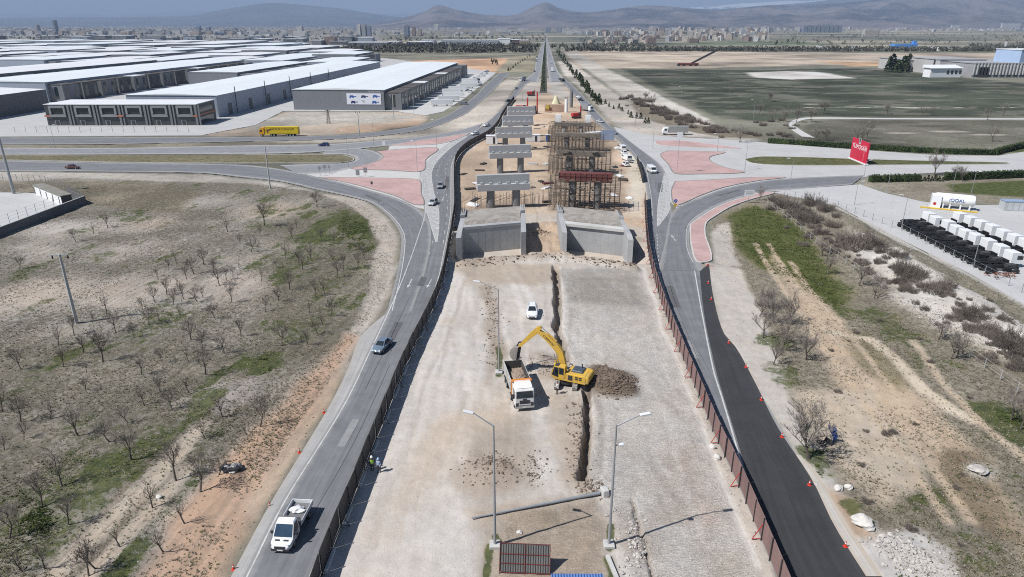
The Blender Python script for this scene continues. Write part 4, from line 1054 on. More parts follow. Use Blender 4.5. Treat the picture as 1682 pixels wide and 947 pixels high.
# ---- right piers inside scaffolding
def scaffold_pier(pxl, pxr, Y, label, form, ztop, white=False):
    t = Y * CP + (CAMH - 4) * SP
    xl = (pxl - 841) / F0 * t; xr = (pxr - 841) / F0 * t; L = xr - xl; cx = (xl + xr) / 2
    root = empty("scaffolded_pier", (cx, Y, 0), -.16, label, "bridge pier", "scaffolded bridge piers on the right")
    for sx in (-.2, .2):
        mb = MB(); n = 14
        mb.loft([[(sx * L + 1.0 * math.copysign(abs(math.cos(a)) ** .55, math.cos(a)), .9 * math.copysign(abs(math.sin(a)) ** .55, math.sin(a)), z) for a in [2 * math.pi * i / n for i in range(n)]] for z in (-.6, ztop - 2.2)])
        mb.build("column", CASTL if white else COLM, root, smooth=True)
    D = 9.0; lev = [1.9 * k for k in range(1, int(ztop / 1.9) + 1)]
    xs = np.arange(-L / 2 - 1, L / 2 + 1.1, 1.3); yy = np.arange(-D / 2, D / 2 + .1, 1.8)
    mb = MB()
    for x in xs:
        for y in yy:
            if abs(y) < .9 and min(abs(x - .2 * L), abs(x + .2 * L)) < 1.2: continue
            mb.bar((x + random.uniform(-.1, .1), y, -.4), (x + random.uniform(-.1, .1), y, (ztop + random.uniform(-2.2, 1.1)) * (1 if abs(y) < 2.5 else random.uniform(.55, .85))), .085)
    tag(mb.build("scaffold_upright", STEEL, root), kind="stuff")
    mb = MB()
    for z in lev:
        for y in yy: mb.bar((-L / 2 - .8, y, z + random.uniform(-.08, .08)), (L / 2 + .8, y, z + random.uniform(-.08, .08)), .07)
        for x in xs[::2]: mb.bar((x, -D / 2 - .5, z + .07), (x, D / 2 + .5, z + .07), .07)
    for k in range(int(L * 2.2)):
        x = random.uniform(-L / 2, L / 2 - 2); z = random.choice(lev[:-1] or lev); y = random.choice((-D / 2, D / 2, 0))
        mb.bar((x, y, z), (x + random.uniform(-1.9, 1.9), y, z + 1.9), .07)
    tag(mb.build("scaffold_tube", STEEL, root), kind="stuff")
    for z in lev[1:]:
        mb = MB()
        for i in range(int(L / 1.1)):
            for y in (-D / 2 + .5, -D / 4, D / 4, D / 2 - .5):
                if random.random() < .38: mb.box((-L / 2 + i * 1.1 + .5, y + random.uniform(-.25, .25), z + .14 + i % 2 * .004), (1.06, .75, .06), rz=random.uniform(-.06, .06))
        tag(mb.build("scaffold_deck", PLANK, root), kind="stuff")
    if form:
        mb = MB(); mb.box((0, 0, ztop - .9), (L * .84, 2.5, 2.3)); mb.build("formwork_box", REDFORM, root)
        mb = MB()
        for i in range(11):
            x = (-.5 + i / 10) * L * .84; mb.box((x, -1.33, ztop - .9), (.16, .16, 2.4)); mb.box((x, 1.33, ztop - .9), (.16, .16, 2.4))
        for z in (ztop - 1.5, ztop - .35): mb.box((0, -1.44, z), (L * .84, .06, .1)); 
        mb.build("formwork_brace", mat("brown_steel", (.13, .06, .05), .7, var=.3), root)
    else:
        mb = MB(); mb.box((0, 0, ztop - 1.4), (L * .86, 2.6, 1.5)); mb.build("cap_beam", mat("formed_cap", (.17, .15, .125), .9, var=.3, scale=1), root)
        mb = MB()
        for i in range(26): mb.bar((L * (-.42 + .84 * i / 25), random.uniform(-.9, .9), ztop - .7), (L * (-.42 + .84 * i / 25), random.uniform(-.9, .9), ztop + random.uniform(.3, 1.1)), .05)
        tag(mb.build("starter_bars", REBAR, root), kind="stuff")
    if white:
        for sx in (-.22, .22):
            mb = MB(); mb.box((sx * L * 1.6, 1.5, ztop + .6), (2.4, 1.8, 3.4)); mb.build("shutter_panel", WHITEP, root)
    return root
scaffold_pier(910, 1012, 176, "nearest scaffolded pier on the right, crowned by dark red formwork", True, 8.9)
scaffold_pier(908, 1000, 221, "second nearest scaffolded pier on the right, dark columns inside a brown lattice", False, 7.6)
scaffold_pier(905, 990, 262, "third nearest scaffolded pier on the right, rough planks half way up", False, 7.4)
scaffold_pier(906, 975, 298, "fourth nearest scaffolded pier on the right, with white shutter panels on top", False, 6.6, True)
# props left at the foot of the nearest left pier
root = empty("propping_frame", (G(830, 337).x, 176.5, 0), .17, "field of thin shoring props around the nearest left pier", "shoring")
mb = MB()
for i in range(60):
    x = random.uniform(-12, 11); y = random.uniform(-2.6, 2.6)
    mb.bar((x, y, -.3), (x + random.uniform(-.15, .15), y, random.uniform(2.2, 4.2)), .06)
tag(mb.build("prop", STEEL, root), kind="stuff")
mb = MB()
for i in range(14): mb.bar((-12 + i * 1.1, -2.4, 2.2 + random.uniform(-.2, .5)), (-9 + i * 1.4, 2.4, 2.6), .06)
tag(mb.build("prop_beam", PLANK, root), kind="stuff")

# ---- site fences: dark sheet panels on posts with pale concrete feet
FENCEM = mat_ribbed("dark_fence_sheet", (0.055, 0.05, 0.05), 1, .25, .3, .7, .25)
FENCER = mat_ribbed("brown_fence_sheet", (0.20, 0.125, 0.115), 1, .25, .3, .7, .2)
def fence(px, label, m, postm, h, inner, foot, step=3.0, z0=0.05, world=False):
    P = cat(px if world else gpts(px), 1.0); n = int(sum((P[i + 1] - P[i]).length for i in range(len(P) - 1)) / step)
    q = resample(P, n + 1)
    root = empty("site_fence", (q[0][0], q[0][1], 0), 0, label, "fence")
    o = Vector((q[0][0], q[0][1], 0))
    for i in range(n):
        a = Vector((q[i][0], q[i][1], 0)) - o; b = Vector((q[i + 1][0], q[i + 1][1], 0)) - o
        d = (b - a).normalized(); nn = Vector((-d.y, d.x, 0)) * inner
        hh = h * random.uniform(.96, 1.03); z = z0 + .12
        sag = nn * random.uniform(-.05, .05)
        mb = MB(); mb.bar(a + d * .05 + Vector((0, 0, z + hh / 2)), b - d * .05 + sag + Vector((0, 0, z + hh / 2 + random.uniform(-.03, .03))), .05, hh)
        if i < 100: mb.build("panel", m, root)
        mb = MB(); mb.bar(a + nn * .10 + Vector((0, 0, -.2)), a + nn * .10 + Vector((0, 0, z + h + .05)), .1)
        if i < 100: mb.build("post", DARKM, root)
        if i < 100 and i % 3 == 1:
            mb = MB(); mb.bar(a + nn * .95 + Vector((0, 0, .1)), a + nn * .12 + Vector((0, 0, h * .8)), .06); mb.bar(a + nn * .95 + Vector((0, 0, .1)), a + nn * .12 + Vector((0, 0, .25)), .05); mb.build("prop", postm, root)
        if foot and i % 2 == 0 and i < 100:
            mb = MB(); mb.bar(a + nn * .35 + Vector((0, 0, .1)), a + nn * .35 + d * random.uniform(2.2, 3.6) + Vector((0, 0, .1)), .3, .35)
            mb.build("concrete_foot", CASTL, root, bevel=.04)
    return root
fence([(497, 1035), (526, 947), (585, 801), (626, 699), (667, 597), (707, 514), (727, 460), (735, 420), (742, 382)], "dark sheet fence with pale feet along the left road, in the foreground", FENCEM, DARKM, 2.3, -1, True)
fence([(742, 380), (746.5, 346), (746, 300), (748, 268), (757, 252), (773, 239), (800, 224), (816, 208.5), (825, 191), (837, 173), (849, 158)], "dark sheet fence curving along the left road beside the piers", FENCEM, DARKM, 2.3, -1, False, 3.0)
fence([(1312, 1040), (1276, 947), (1220, 812), (1176, 718), (1140, 631), (1110, 560), (1081, 480), (1066, 420), (1061.5, 375), (1059, 328)], "brown sheet fence on red props between the site and the new black asphalt", FENCER, REDP, 2.35, 1, False, 2.6)
fence([(1055.5, 300), (1052, 284), (1046, 266)], "short dark sheet fence at the bend beside the parked white cars", FENCEM, DARKM, 2.3, 1, False)

# ---- lamp posts
LENS = mat("lamp_glass", (.62, .64, .66), .3, var=.05)
def lamp_post(name, base, H, arm, label, group=None, heads=1, r=.13, base_block=False, armv=None, headm=None):
    """tapered steel column, angled arm, flat luminaire; arm = (dx, dy, dz) of its tip from the column top"""
    root = empty(name, base, 0, label, "street lamp", group)
    mb = MB(); mb.cyl((0, 0, -.3), (0, 0, H), r, r * .5, 10); mb.build("pole", GALV, root, smooth=True)
    for k in range(heads):
        s = -1 if k else 1
        tip = Vector((arm[0] * s, arm[1], H + arm[2]))
        mb = MB(); mb.cyl((0, 0, H - .1), tip, r * .45, r * .35, 8); mb.build("arm", GALV, root)
        d = Vector((arm[0] * s, arm[1], arm[2] * .3)).normalized(); 
        mb = MB(); mb.bar(tip, tip + d * .95, .36, .16); hd = mb.build("lamp_head", headm or LENS, root, bevel=.06)
    if base_block:
        mb = MB(); mb.box((0, 0, .05), (1.0, 1.0, .5)); mb.build("footing", CASTL, root, bevel=.05)
    return root
SL = "street lamps standing on the site"
p = gat(813, 895); lamp_post("street_lamp", p, 13.0, (-1.7, .3, 1.0), "tall grey street lamp on the site, its arm reaching left over the haul road", SL, base_block=True, r=.15)
p = gat(1000, 895); r2 = lamp_post("street_lamp", p, 13.0, (2.0, .3, .8), "tall grey street lamp at the edge of the rippled grey fill, arm reaching right", SL, base_block=True, r=.15)
mb = MB(); mb.bar((0, 0, 10.9), (.35, 0, 11.0), .07); mb.build("bracket", GALV, r2)
mb = MB(); mb.bar((.3, 0, 11.0), (.75, 0, 11.05), .34, .2); mb.build("floodlight", LENS, r2, bevel=.05)
p = gat(819.5, 611); lamp_post("street_lamp", p, 12.5, (-2.4, .5, .8), "grey street lamp behind the tipper truck, bent arm above brown rubble", SL, base_block=True, r=.12)
# fallen column
a = gat(985, 812); b = gat(775, 853)
root = empty("fallen_lamp_post", a, 0, "fallen grey lamp column lying across the brown soil with a concrete lump", "street lamp", SL)
v = b - a; v.z = b.z - a.z + .1
mb = MB(); mb.cyl((0, 0, .3), v + Vector((0, 0, .12)), .19, .08, 10); mb.build("pole", GALV, root, smooth=True)
mb = MB(); mb.box((.5, .1, .35), (.8, 1.1, .9), rz=.3, taper=.85); mb.build("footing", CASTL, root, bevel=.1)

JL = "lamps around the interchange"
lamps = []
for bx, by, ty in ((573, 275.5, 217), (615, 249, 198), (685.4, 280.5, 233), (717.5, 243.5, 198), (91, 243, 206), (1072, 244, 212), (1178, 249, 221), (1223, 280, 233), (1296, 312, 262), (1403, 337, 300), (1480, 377, 323), (1598.5, 436, 383), (1565, 307, 264), (1595, 318, 284), (1417, 301, 265), (1456, 318, 284), (1236, 204, 165), (1118, 168, 143), (680, 190, 160), (858, 165, 140), (1043, 210, 180)):
    p = G(bx, by); H = max(4.0, HZ(ty, p.y))
    o = lamp_post("road_lamp", (p.x, p.y, .05), H, (random.choice((-1, 1)) * .9, .2, .3), "x", JL, r=.085)
    lamps.append((o, (bx, by)))
LMK = [("the white tank", (1560, 332)), ("the red billboard", (1410, 262)), ("the left pink island", (650, 268)), ("the right pink island", (1160, 300)), ("the parked tractor units", (1590, 400)), ("the yellow lorry", (458, 216)), ("the white billboard hall", (610, 170)), ("the scaffolded piers", (965, 230)), ("the left yard", (70, 330)), ("the blue car", (532, 238)), ("the left edge of the picture", (0, 240)), ("the right lamps' lawn island", (1300, 265))]
LMK[-1] = ("the long lawn island", (1290, 265))
rank_labels(lamps, "thin grey road lamp", LMK)
# utility poles: concrete columns with a cross-arm
def utility_pole(base, top, label, arms=True, r=.24, arm_w=1.9):
    p = G(*base); H = HZ(top, p.y)
    root = empty("utility_pole", (p.x, p.y, 0), .1, label, "utility pole", "concrete utility poles")
    mb = MB(); mb.cyl((0, 0, -.3), (0, 0, H), r, r * .6, 8); mb.build("pole", PALESTEEL, root, smooth=True)
    if arms:
        mb = MB(); mb.box((0, 0, H - .1), (arm_w, .16, .16)); mb.build("cross_arm", PALESTEEL, root)
        for s in (-1, 1):
            mb = MB(); mb.cyl((s * arm_w * .44, 0, H - .18), (s * arm_w * .44, 0, H - .75), .1, .13, 8); mb.build("insulator", DARKM, root)
    return root
utility_pole((126, 530), 417, "pale concrete power pole with a cross-arm in the leafless orchard", r=.3, arm_w=2.6)
utility_pole((591, 230), 182, "pale concrete pole with cross-arm beside the service road")
utility_pole((647, 195), 154, "pale pole standing before the corner of the white billboard hall", arm_w=1.2)
utility_pole((444, 309), 239, "plain pale pole at the orchard's upper edge beside the slip road", False)
p = G(23, 318); H = 22.0
root = empty("lighting_mast", (p.x, p.y, 0), 0, "tall grey lighting mast rising past the left edge of the photo", "lighting mast")
mb = MB(); mb.cyl((0, 0, -.2), (0, 0, H), .42, .2, 12); mb.build("pole", GALV, root, smooth=True)
mb = MB(); mb.cyl((0, 0, H), (0, 0, H + .4), .9, .9, 12)
mb.build("lamp_ring", DARKM, root)
p = G(540, 203); root = empty("lattice_pylon", (p.x, p.y, 0), 0, "small brown lattice pylon before the rubble bank and grey hall", "pylon")
mb = MB(); H = HZ(180, p.y)
for sx in (-1, 1):
    for sy in (-1, 1): mb.bar((sx * .8, sy * .8, 0), (sx * .2, sy * .2, H), .12)
for k in range(7):
    z0 = H * k / 7; z1 = H * (k + 1) / 7; w0 = .8 - .6 * k / 7; w1 = .8 - .6 * (k + 1) / 7
    for sy in (-1, 1): mb.bar((-w0, sy * w0, z0), (w1, sy * w1, z1), .08); mb.bar((w0, sy * w0, z0), (-w1, sy * w1, z1), .08)
mb.build("tower", STEEL, root)
mb = MB(); mb.bar((-1.4, 0, H - .3), (1.4, 0, H - .3), .14); mb.build("cross_arm", STEEL, root)

# ---- road signs
def sign(name, base, top, w, h, col, label, shape="rect", face=-1, rz=0.0, extra=None):
    p = G(*base); H = HZ(top, p.y)
    root = empty(name, (p.x, p.y, .05), rz, label, "road sign", "road signs at the interchange")
    mb = MB(); mb.cyl((0, 0.08, -.2), (0, 0.08, H), .06, .06, 6); mb.build("post", GALV, root)
    mb = MB()
    if shape == "rect": mb.box((0, 0, H - h / 2), (w, .06, h))
    elif shape == "tri": mb.prof([(-w / 2, H), (0, H - h), (w / 2, H)], -.03, .03)
    else: mb.cyl((0, -.03, H - h / 2), (0, .03, H - h / 2), w / 2, w / 2, 20)
    mb.build("sign_face", col, root)
    if extra: extra(root, H)
    return root
SB = mat("sign_back", (.25, .26, .27), .6, var=.1)
sign("road_sign", (588, 290), 279, 1.2, 1.7, SB, "larger grey sign back left of centre on the lower left pink island")
sign("road_sign", (601, 291), 275, 1.2, 1.6, SB, "grey sign back on a tall post at the lower pink island's top edge")
sign("road_sign", (534, 286), 271, 1.1, 1.1, SB, "grey sign back over the gravel tongue left of the pink islands")
sign("road_sign", (541.5, 284), 271.5, .7, .9, SB, "small grey sign back beside the gravel tongue")
sign("road_sign", (526, 289), 273, .8, 1.1, SB, "narrow grey sign at the gravel tongue's left tip")
sign("road_sign", (611, 308), 298, .6, .8, DARKM, "small dark sign on the lower pink island near the slip road")
sign("road_sign", (630.5, 241), 231.5, 1.2, 1.8, WHITEP, "white panel standing on the strip above the big left pink island")
sign("road_sign", (621.5, 337), 326, 1.4, 1.0, SB, "grey triangular give-way sign back at the slip road's outer kerb", "tri")
sign("road_sign", (1111.5, 284.6), 217, 1.8, 2.4, WHITEP, "white panel high on a pole near the parked grey lorry")
def txt(parent, body, size, loc, rot, m, name="lettering", ext=.01, align='CENTER', sx=1.0):
    c = bpy.data.curves.new(name, 'FONT'); c.body = body; c.size = size; c.extrude = ext; c.align_x = align; c.align_y = 'CENTER'
    o = bpy.data.objects.new(name, c); COL.objects.link(o); o.parent = parent; o.location = loc; o.rotation_euler = rot; o.scale = (sx, 1, 1)
    c.materials.append(m)
    dg = bpy.context.evaluated_depsgraph_get(); dg.update()
    me = bpy.data.meshes.new_from_object(o.evaluated_get(dg)); me.materials.clear(); me.materials.append(m)
    n = bpy.data.objects.new(name, me); COL.objects.link(n); n.parent = parent; n.location = loc; n.rotation_euler = rot; n.scale = (sx, 1, 1)
    bpy.data.objects.remove(o); return n
def sx_(root, H):
    mb = MB(); mb.box((0, -.045, H - .5), (2.1, .01, .14)); mb.box((0, -.045, H - 1.0), (1.9, .01, .12)); mb.build("lettering_line", SB, root)
sign("direction_sign", (1229, 333), 312, 2.6, 1.7, WHITEP, "white direction board at the tip of the green verge, grey lines of text", extra=sx_)
def be(root, H):
    mb = MB(); mb.cyl((0, -.04, H - 1.6), (0, .02, H - 1.6), .42, .42, 18); mb.build("yellow_disc", mat("sign_yellow", (.6, .34, .02), .5), root)
    mb = MB(); mb.bar((-.2, -.06, H - .62), (.17, -.06, H - .33), .1, .02, up=(0, 1, 0)); mb.build("white_arrow", WHITEP, root)
sign("road_sign", (1109, 340), 327, .95, .95, BLUEP, "blue round sign above a yellow disc at the right island's lower tip", "disc", extra=be)
p = G(998, 232); root = empty("blue_board", (p.x, p.y, 0), 0, "pale blue notice board between the scaffolding and the right road", "notice board")
mb = MB(); mb.box((0, 0, 2.6), (5.5, .15, 4.2)); mb.build("board", mat("pale_blue", (.27, .33, .45), .6, var=.15), root)
for s in (-2.3, 2.3):
    mb = MB(); mb.bar((s, .15, -.2), (s, .15, 4.7), .15); mb.build("post", GALV, root)

# ---- red billboard
REDB = mat("billboard_red", (0.52, 0.012, 0.045), .5, var=.06)
a = G(1396, 260.5); b = G(1422, 271.5)
root = empty("billboard", (a.x, a.y, .2), math.atan2(b.y - a.y, b.x - a.x), "tall red billboard with white lettering on the long lawn island", "billboard")
L = (b - a).length
mb = MB(); mb.prof([(0, .4), (L, .4), (L, 7.3), (0, 7.5)], -.25, .25); mb.build("panel", REDB, root)
mb = MB(); mb.box((L / 2, 0, .2), (L + 1.2, 1.1, .4)); mb.build("plinth", WHITEP, root)
mb = MB(); mb.box((L * .48, -.28, 7.0), (1.5, .06, 1.9)); mb.build("emblem", mat("emblem_grey", (.4, .41, .42), .4), root)
mb = MB(); mb.box((L * .48, -.32, 7.2), (.8, .04, 1.3)); mb.build("emblem_core", DARKM, root)
txt(root, "TÜMOSAN", 2.1, (L * .5, -.27, 4.9), (math.pi / 2, 0, 0), WHITEP, sx=L / 11.5)
mb = MB(); mb.box((L * .82, -.27, 2.6), (.25, .04, 3.2)); mb.box((L * .82, -.27, 5.9), (L * .2, .04, .3)); mb.build("white_stroke", mat("pink_stroke", (.6, .2, .22), .5), root)

# ---- steel gate, blue rail and bits at the bottom edge
p = gat(820, 940); q = gat(903, 944)
root = empty("steel_gate", (p.x, p.y, p.z), math.atan2(q.y - p.y, q.x - p.x), "grey corrugated gate with red frame leaning in the foreground", "gate")
L = (q - p).length; lean = .55
def LG(x, y, z): return (x, y + z * lean, z)
mb = MB(); mb.add([LG(0, 0, .15), LG(L, 0, .15), LG(L, 0, 2.2), LG(0, 0, 2.2), LG(0, .05, .15), LG(L, .05, .15), LG(L, .05, 2.2), LG(0, .05, 2.2)], [(0, 1, 2, 3), (7, 6, 5, 4), (0, 4, 5, 1), (1, 5, 6, 2), (2, 6, 7, 3), (3, 7, 4, 0)])
mb.build("sheet", mat_ribbed("gate_sheet", (.12, .115, .11), 0, .22, .8, .55, .2), root)
for a_, b_ in (((0, 0, 0), (0, 0, 2.35)), ((L, 0, 0), (L, 0, 2.35)), ((L / 2, 0, 0), (L / 2, 0, 2.3)), ((0, 0, 2.3), (L, 0, 2.3)), ((0, 0, 1.5), (L, 0, 1.5)), ((0, 0, .8), (L, 0, .8)), ((0, 0, .12), (L, 0, .12))):
    mb = MB(); A = LG(*a_); B = LG(*b_); mb.bar((A[0], A[1] - .05, A[2]), (B[0], B[1] - .05, B[2]), .05); mb.build("frame_bar", DR, root)
p = gat(905, 951); q = gat(990, 951)
root = empty("blue_sheet_panel", (p.x, p.y, p.z), 0, "blue corrugated sheet lying at the bottom edge beside the gate", "metal sheet")
mb = MB(); mb.box(((q.x - p.x) / 2, -1.2, .5), (q.x - p.x, 2.6, .06)); mb.build("sheet", mat_ribbed("blue_sheet", (.09, .18, .42), 0, .25, .8, .5), root)
mb = MB(); mb.box(((q.x - p.x) / 2, -1.2, .3), (q.x - p.x, .12, .34)); mb.build("rail", GALV, root)
p = gat(1017, 945)
tag((lambda mb: mb.build("concrete_kerb_block", CASTL))(MB().bar((p.x - .2, p.y - 1, p.z + .12), (p.x - .75, p.y + 2.2, p.z + .12), .35, .35)), "pale kerb block lying beside the grassy strip near the bottom edge", "kerb block")

# ---- walled yard on the left: wall, kiosk, mesh fence
WALLD = mat("dark_wall", (.12, .12, .125), .9, var=.25, scale=.6)
a = G(-60, 412); b = G(0, 387); c = G(141, 334)
root = empty("boundary_wall", (c.x, c.y, 0), 0, "dark boundary wall round the concrete yard left of the orchard", "wall")
mb = MB(); mb.bar(Vector((a.x - c.x, a.y - c.y, .9)), Vector((0, 0, .9)), .3, 2.3); mb.build("wall_face", WALLD, root)
mb = MB(); mb.bar(Vector((a.x - c.x, a.y - c.y, 2.1)), Vector((0, 0, 2.1)), .4, .12); mb.build("coping", CAST, root)
d = G(112, 322)
mb = MB(); mb.bar(Vector((d.x - c.x, d.y - c.y, .9)), Vector((0, .1, .9)), .3, 2.3); mb.build("wall_face", WALLD, root)
def mesh_fence(px, label, h=1.6, step=3.0, m=None, wires=3, world=False, z=0.0, name="wire_fence"):
    P = px if world else [tuple(v) for v in gpts(px)]
    q = resample(P, max(2, int(sum(math.dist(P[i], P[i + 1]) for i in range(len(P) - 1)) / step) + 1))
    root = empty(name, (q[0][0], q[0][1], z), 0, label, "fence")
    for i, s in enumerate(q):
        x, y = s[0] - q[0][0], s[1] - q[0][1]
        if i < 100:
            mb = MB(); mb.bar((x, y, -.2), (x + random.uniform(-.05, .05), y, h), .09); mb.build("post", m or GALV, root)
    mb = MB()
    for k in range(wires):
        zz = h * (k + 1) / wires - .08
        for i in range(len(q) - 1): mb.bar((q[i][0] - q[0][0], q[i][1] - q[0][1], zz), (q[i + 1][0] - q[0][0], q[i + 1][1] - q[0][1], zz), .025)
    mb.build("wire", m or GALV, root)
    return root
mesh_fence([(-60, 398), (0, 372), (57, 350), (103, 334)], "thin post fence along the inner edge of the walled yard", 2.4)
mesh_fence([(-40, 296), (30, 297), (75, 300), (112, 312), (138, 330)], "thin mesh fence behind the white kiosk", 2.2, 2.2)
p = G(103, 338); q = G(58, 319)
root = empty("white_kiosk", (p.x, p.y, 0), math.atan2(q.y - p.y, q.x - p.x), "white kiosk row with flat brown roof in the walled yard's corner", "kiosk")
L = (q - p).length
mb = MB(); mb.box((L / 2, -1.3, 1.3), (L, 2.6, 2.6)); mb.build("wall", WHITEP, root)
mb = MB(); mb.box((L / 2, -1.3, 2.7), (L + .4, 3.0, .18)); mb.build("roof", mat("kiosk_roof", (.2, .19, .165), .9, var=.25), root)
for k in range(5):
    mb = MB(); mb.box((1.0 + k * (L - 2) / 4 + .6, .02, 1.2), (.5, .06, 2.0)); mb.build("door", DARKM, root)
mb = MB(); mb.box((-.02, -1.3, 1.3), (.06, 2.5, 2.5)); mb.build("end_panel", DARKM, root)
mesh_fence([(25, 217.5), (310, 217)], "dark posts of a fence before the two-storey industrial building", 2.6, 4.6, DARKM, 1, z=.06)
mesh_fence([(1272, 317.5), (1374, 340), (1481, 380), (1588, 436), (1700, 492)], "thin post fence around the concrete yard of tractor units", 1.7, 3.2, GALV, 2, z=.1)
mesh_fence([(1253, 332), (1290, 358), (1345, 405), (1420, 455), (1500, 512), (1570, 570), (1700, 668)], "leaning post and wire fence across the green and brown field", 1.6, 3.4, PALESTEEL, 2)
# ---- tank, cabinet
p = G(1528, 340); q = G(1600, 347)
ang = math.atan2(q.y - p.y, q.x - p.x); L = (q - p).length
root = empty("storage_tank", (p.x, p.y, .1), ang, "white horizontal fuel tank on a yellow edged plinth", "tank")
mb = MB(); mb.box((L / 2, .4, .12), (L + 1.2, 4.6, .25)); mb.build("plinth", CONC, root)
mb = MB(); mb.box((L / 2 - 1, -2.0, .2), (L + 3, .4, .3)); mb.build("yellow_kerb", mat("kerb_yellow", (.62, .42, .05), .6, var=.15), root)
rr = 1.5
mb = MB(); n = 20
prof_ = [(0.2, .9), (.45, 1.3), (1.0, rr), (L - 1.0, rr), (L - .4, 1.3), (L - .15, .8)]
mb.loft([[(x, r_ * math.cos(2 * math.pi * i / n), 2.5 + r_ * math.sin(2 * math.pi * i / n)) for i in range(n)] for x, r_ in prof_])
mb.build("vessel", WHITEP, root, smooth=True)
mb = MB(); mb.box((.9, -.2, 1.9), (2.2, 3.3, 3.2)); mb.build("pump_cabinet", WHITEP, root, bevel=.05)
for x in (2.6, L * .42, L * .66, L - 1.3):
    mb = MB(); mb.box((x, 0, .85), (.3, 2.6, 1.3)); mb.build("saddle", WHITEP, root)
txt(root, "IQQAL", 1.15, (L * .55, -1.52, 2.6), (math.pi / 2, 0, 0), BLUEP, ext=.03)
mb = MB(); mb.cyl((.6, -1.9, 1.4), (.6, -1.86, 1.4), .38, .38, 14); mb.build("red_dot", REDP, root)
p = G(1661, 345); root = empty("metal_cabinet", (p.x, p.y, .1), -.12, "grey metal equipment cabinet with pale blue roof beside the tank", "cabinet")
mb = MB(); mb.box((0, 0, 1.2), (5.2, 2.6, 2.4)); mb.build("body", mat_ribbed("cabinet_sheet", (.42, .44, .45), 0, .4, .3), root)
mb = MB(); mb.box((0, 0, 2.48), (5.4, 2.8, .14)); mb.build("roof", mat("cabinet_roof", (.25, .33, .45), .5, var=.1), root)
for x in (-1.2, .3, 1.6):
    mb = MB(); mb.box((x, -1.32, 1.2), (1.1, .04, 2.1)); mb.build("door", mat("cabinet_door", (.5, .52, .53), .5), root)
# ---- clutter in the bridge zone
def rig(px, sc, label, mast):
    p = G(*px); root = empty("drilling_rig", (p.x, p.y, 0), random.uniform(-.4, .4), label, "drilling rig", "red drilling rigs at the far end of the site")
    mb = MB()
    for s in (-1, 1): mb.box((0, s * 1.2, .5), (4.4, .7, 1.0))
    mb.build("track", DARKM, root, bevel=.2)
    mb = MB(); mb.box((-.5, 0, 1.9), (4.2, 2.6, 1.7)); mb.build("body", REDP, root, bevel=.1)
    mb = MB(); mb.box((1.4, -.8, 2.2), (1.3, 1.1, 1.7)); mb.build("cab", GLASS, root, bevel=.06)
    mb = MB(); mb.bar((2.4, .3, .2), (2.4, .3, mast), .55); mb.build("mast", REDP, root)
    root.scale = (sc,) * 3
    return root
rig((857, 184), 1.3, "red drilling rig with stubby mast left of its twin", 6)
rig((872, 186), 1.4, "red drilling rig with the taller mast near the median trench", 8)
rig((872, 157), 1.0, "small dark red rig in the bare ground beside the left road", 4)
rig((947, 194), 1.0, "red rig standing just behind the white shutter panels", 6)
def small_box(name, px, d, m, label, cat_, rz=0, extra=None):
    p = G(*px); root = empty(name, (p.x, p.y, 0), rz, label, cat_)
    mb = MB(); mb.box((0, 0, d[2] / 2 + .15), d); mb.build("body", m, root)
    mb = MB(); mb.box((0, 0, d[2] + .2), (d[0] + .2, d[1] + .2, .12)); mb.build("roof", WHITEP, root)
    mb = MB(); mb.box((d[0] * .2, -d[1] / 2 - .02, d[2] * .5), (.9, .05, d[2] * .8)); mb.build("door", DARKM, root)
    return root
small_box("site_cabin", (808, 236), (4.5, 3, 3.2), WHITEP, "white site cabin at the left end of a pier cap", "cabin")
small_box("site_cabin", (875, 232), (6, 2.6, 2.6), WHITEP, "white container cabin at the right end of a pier cap", "cabin", .1)
small_box("portable_toilet", (900, 232), (1.8, 1.8, 2.6), BLUEP, "dark blue portable toilet between the pier rows", "toilet")
small_box("site_cabin", (975, 228), (7, 2.8, 2.7), WHITEP, "white container cabin beside the scaffolding's right side", "cabin", .4)
small_box("site_cabin", (856, 205), (6, 2.5, 2.6), mat("grey_cabin", (.34, .35, .37), .6), "grey cabin behind the third left pier", "cabin")
mb = MB(); p = G(913, 170); n = 22
mb.loft([[(r_ * math.cos(2 * math.pi * i / n) * (1 + .1 * math.sin(5 * i)), r_ * math.sin(2 * math.pi * i / n), z) for i in range(n)] for r_, z in ((6.5, -.2), (4.2, 2.6), (2, 5.2), (.4, 6.4))])
o = mb.build("sand_heap", mat("pale_sand", (.56, .53, .36), .95, var=.15, bump=.4), smooth=True); o.location = (p.x, p.y, 0); o.scale = (.42, .42, .8); tag(o, "pale yellow conical sand heap beyond the piers", "sand heap")
p = G(913, 184); root = empty("rebar_cage", (p.x, p.y, 0), 0, "rusty orange reinforcement cage standing past the farthest piers", "rebar cage")
mb = MB()
for i in range(22): mb.bar((-6 + i * .57, 0, 0), (-6 + i * .57, 0, 4), .09); mb.bar((-6 + i * .57, 1.8, 0), (-6 + i * .57, 1.8, 4), .09)
tag(mb.build("vertical_bar", REBAR, root), kind="stuff")
mb = MB()
for k in range(8):
    for y in (0, 1.8): mb.bar((-6, y, .3 + k * .5), (6, y, .3 + k * .5), .09)
mb.build("hoop", mat("orange_rust", (.34, .12, .05), .9, var=.3), root)
p = G(901, 181); root = empty("yellow_loader", (p.x, p.y, 0), 1.2, "small yellow loader beside the rusty reinforcement cage", "loader")
mb = MB(); mb.box((0, 0, 1.3), (4, 2, 1.1)); mb.box((-.6, 0, 2.4), (1.6, 1.6, 1.4)); mb.build("body", mat("lime_yellow", (.55, .5, .03), .5), root, bevel=.1)
for x in (-1.3, 1.3):
    for s in (-1, 1):
        mb = MB(); mb.cyl((x, s * .8, .75), (x, s * 1.2, .75), .75, .75, 14); mb.build("wheel", BLACKR, root)
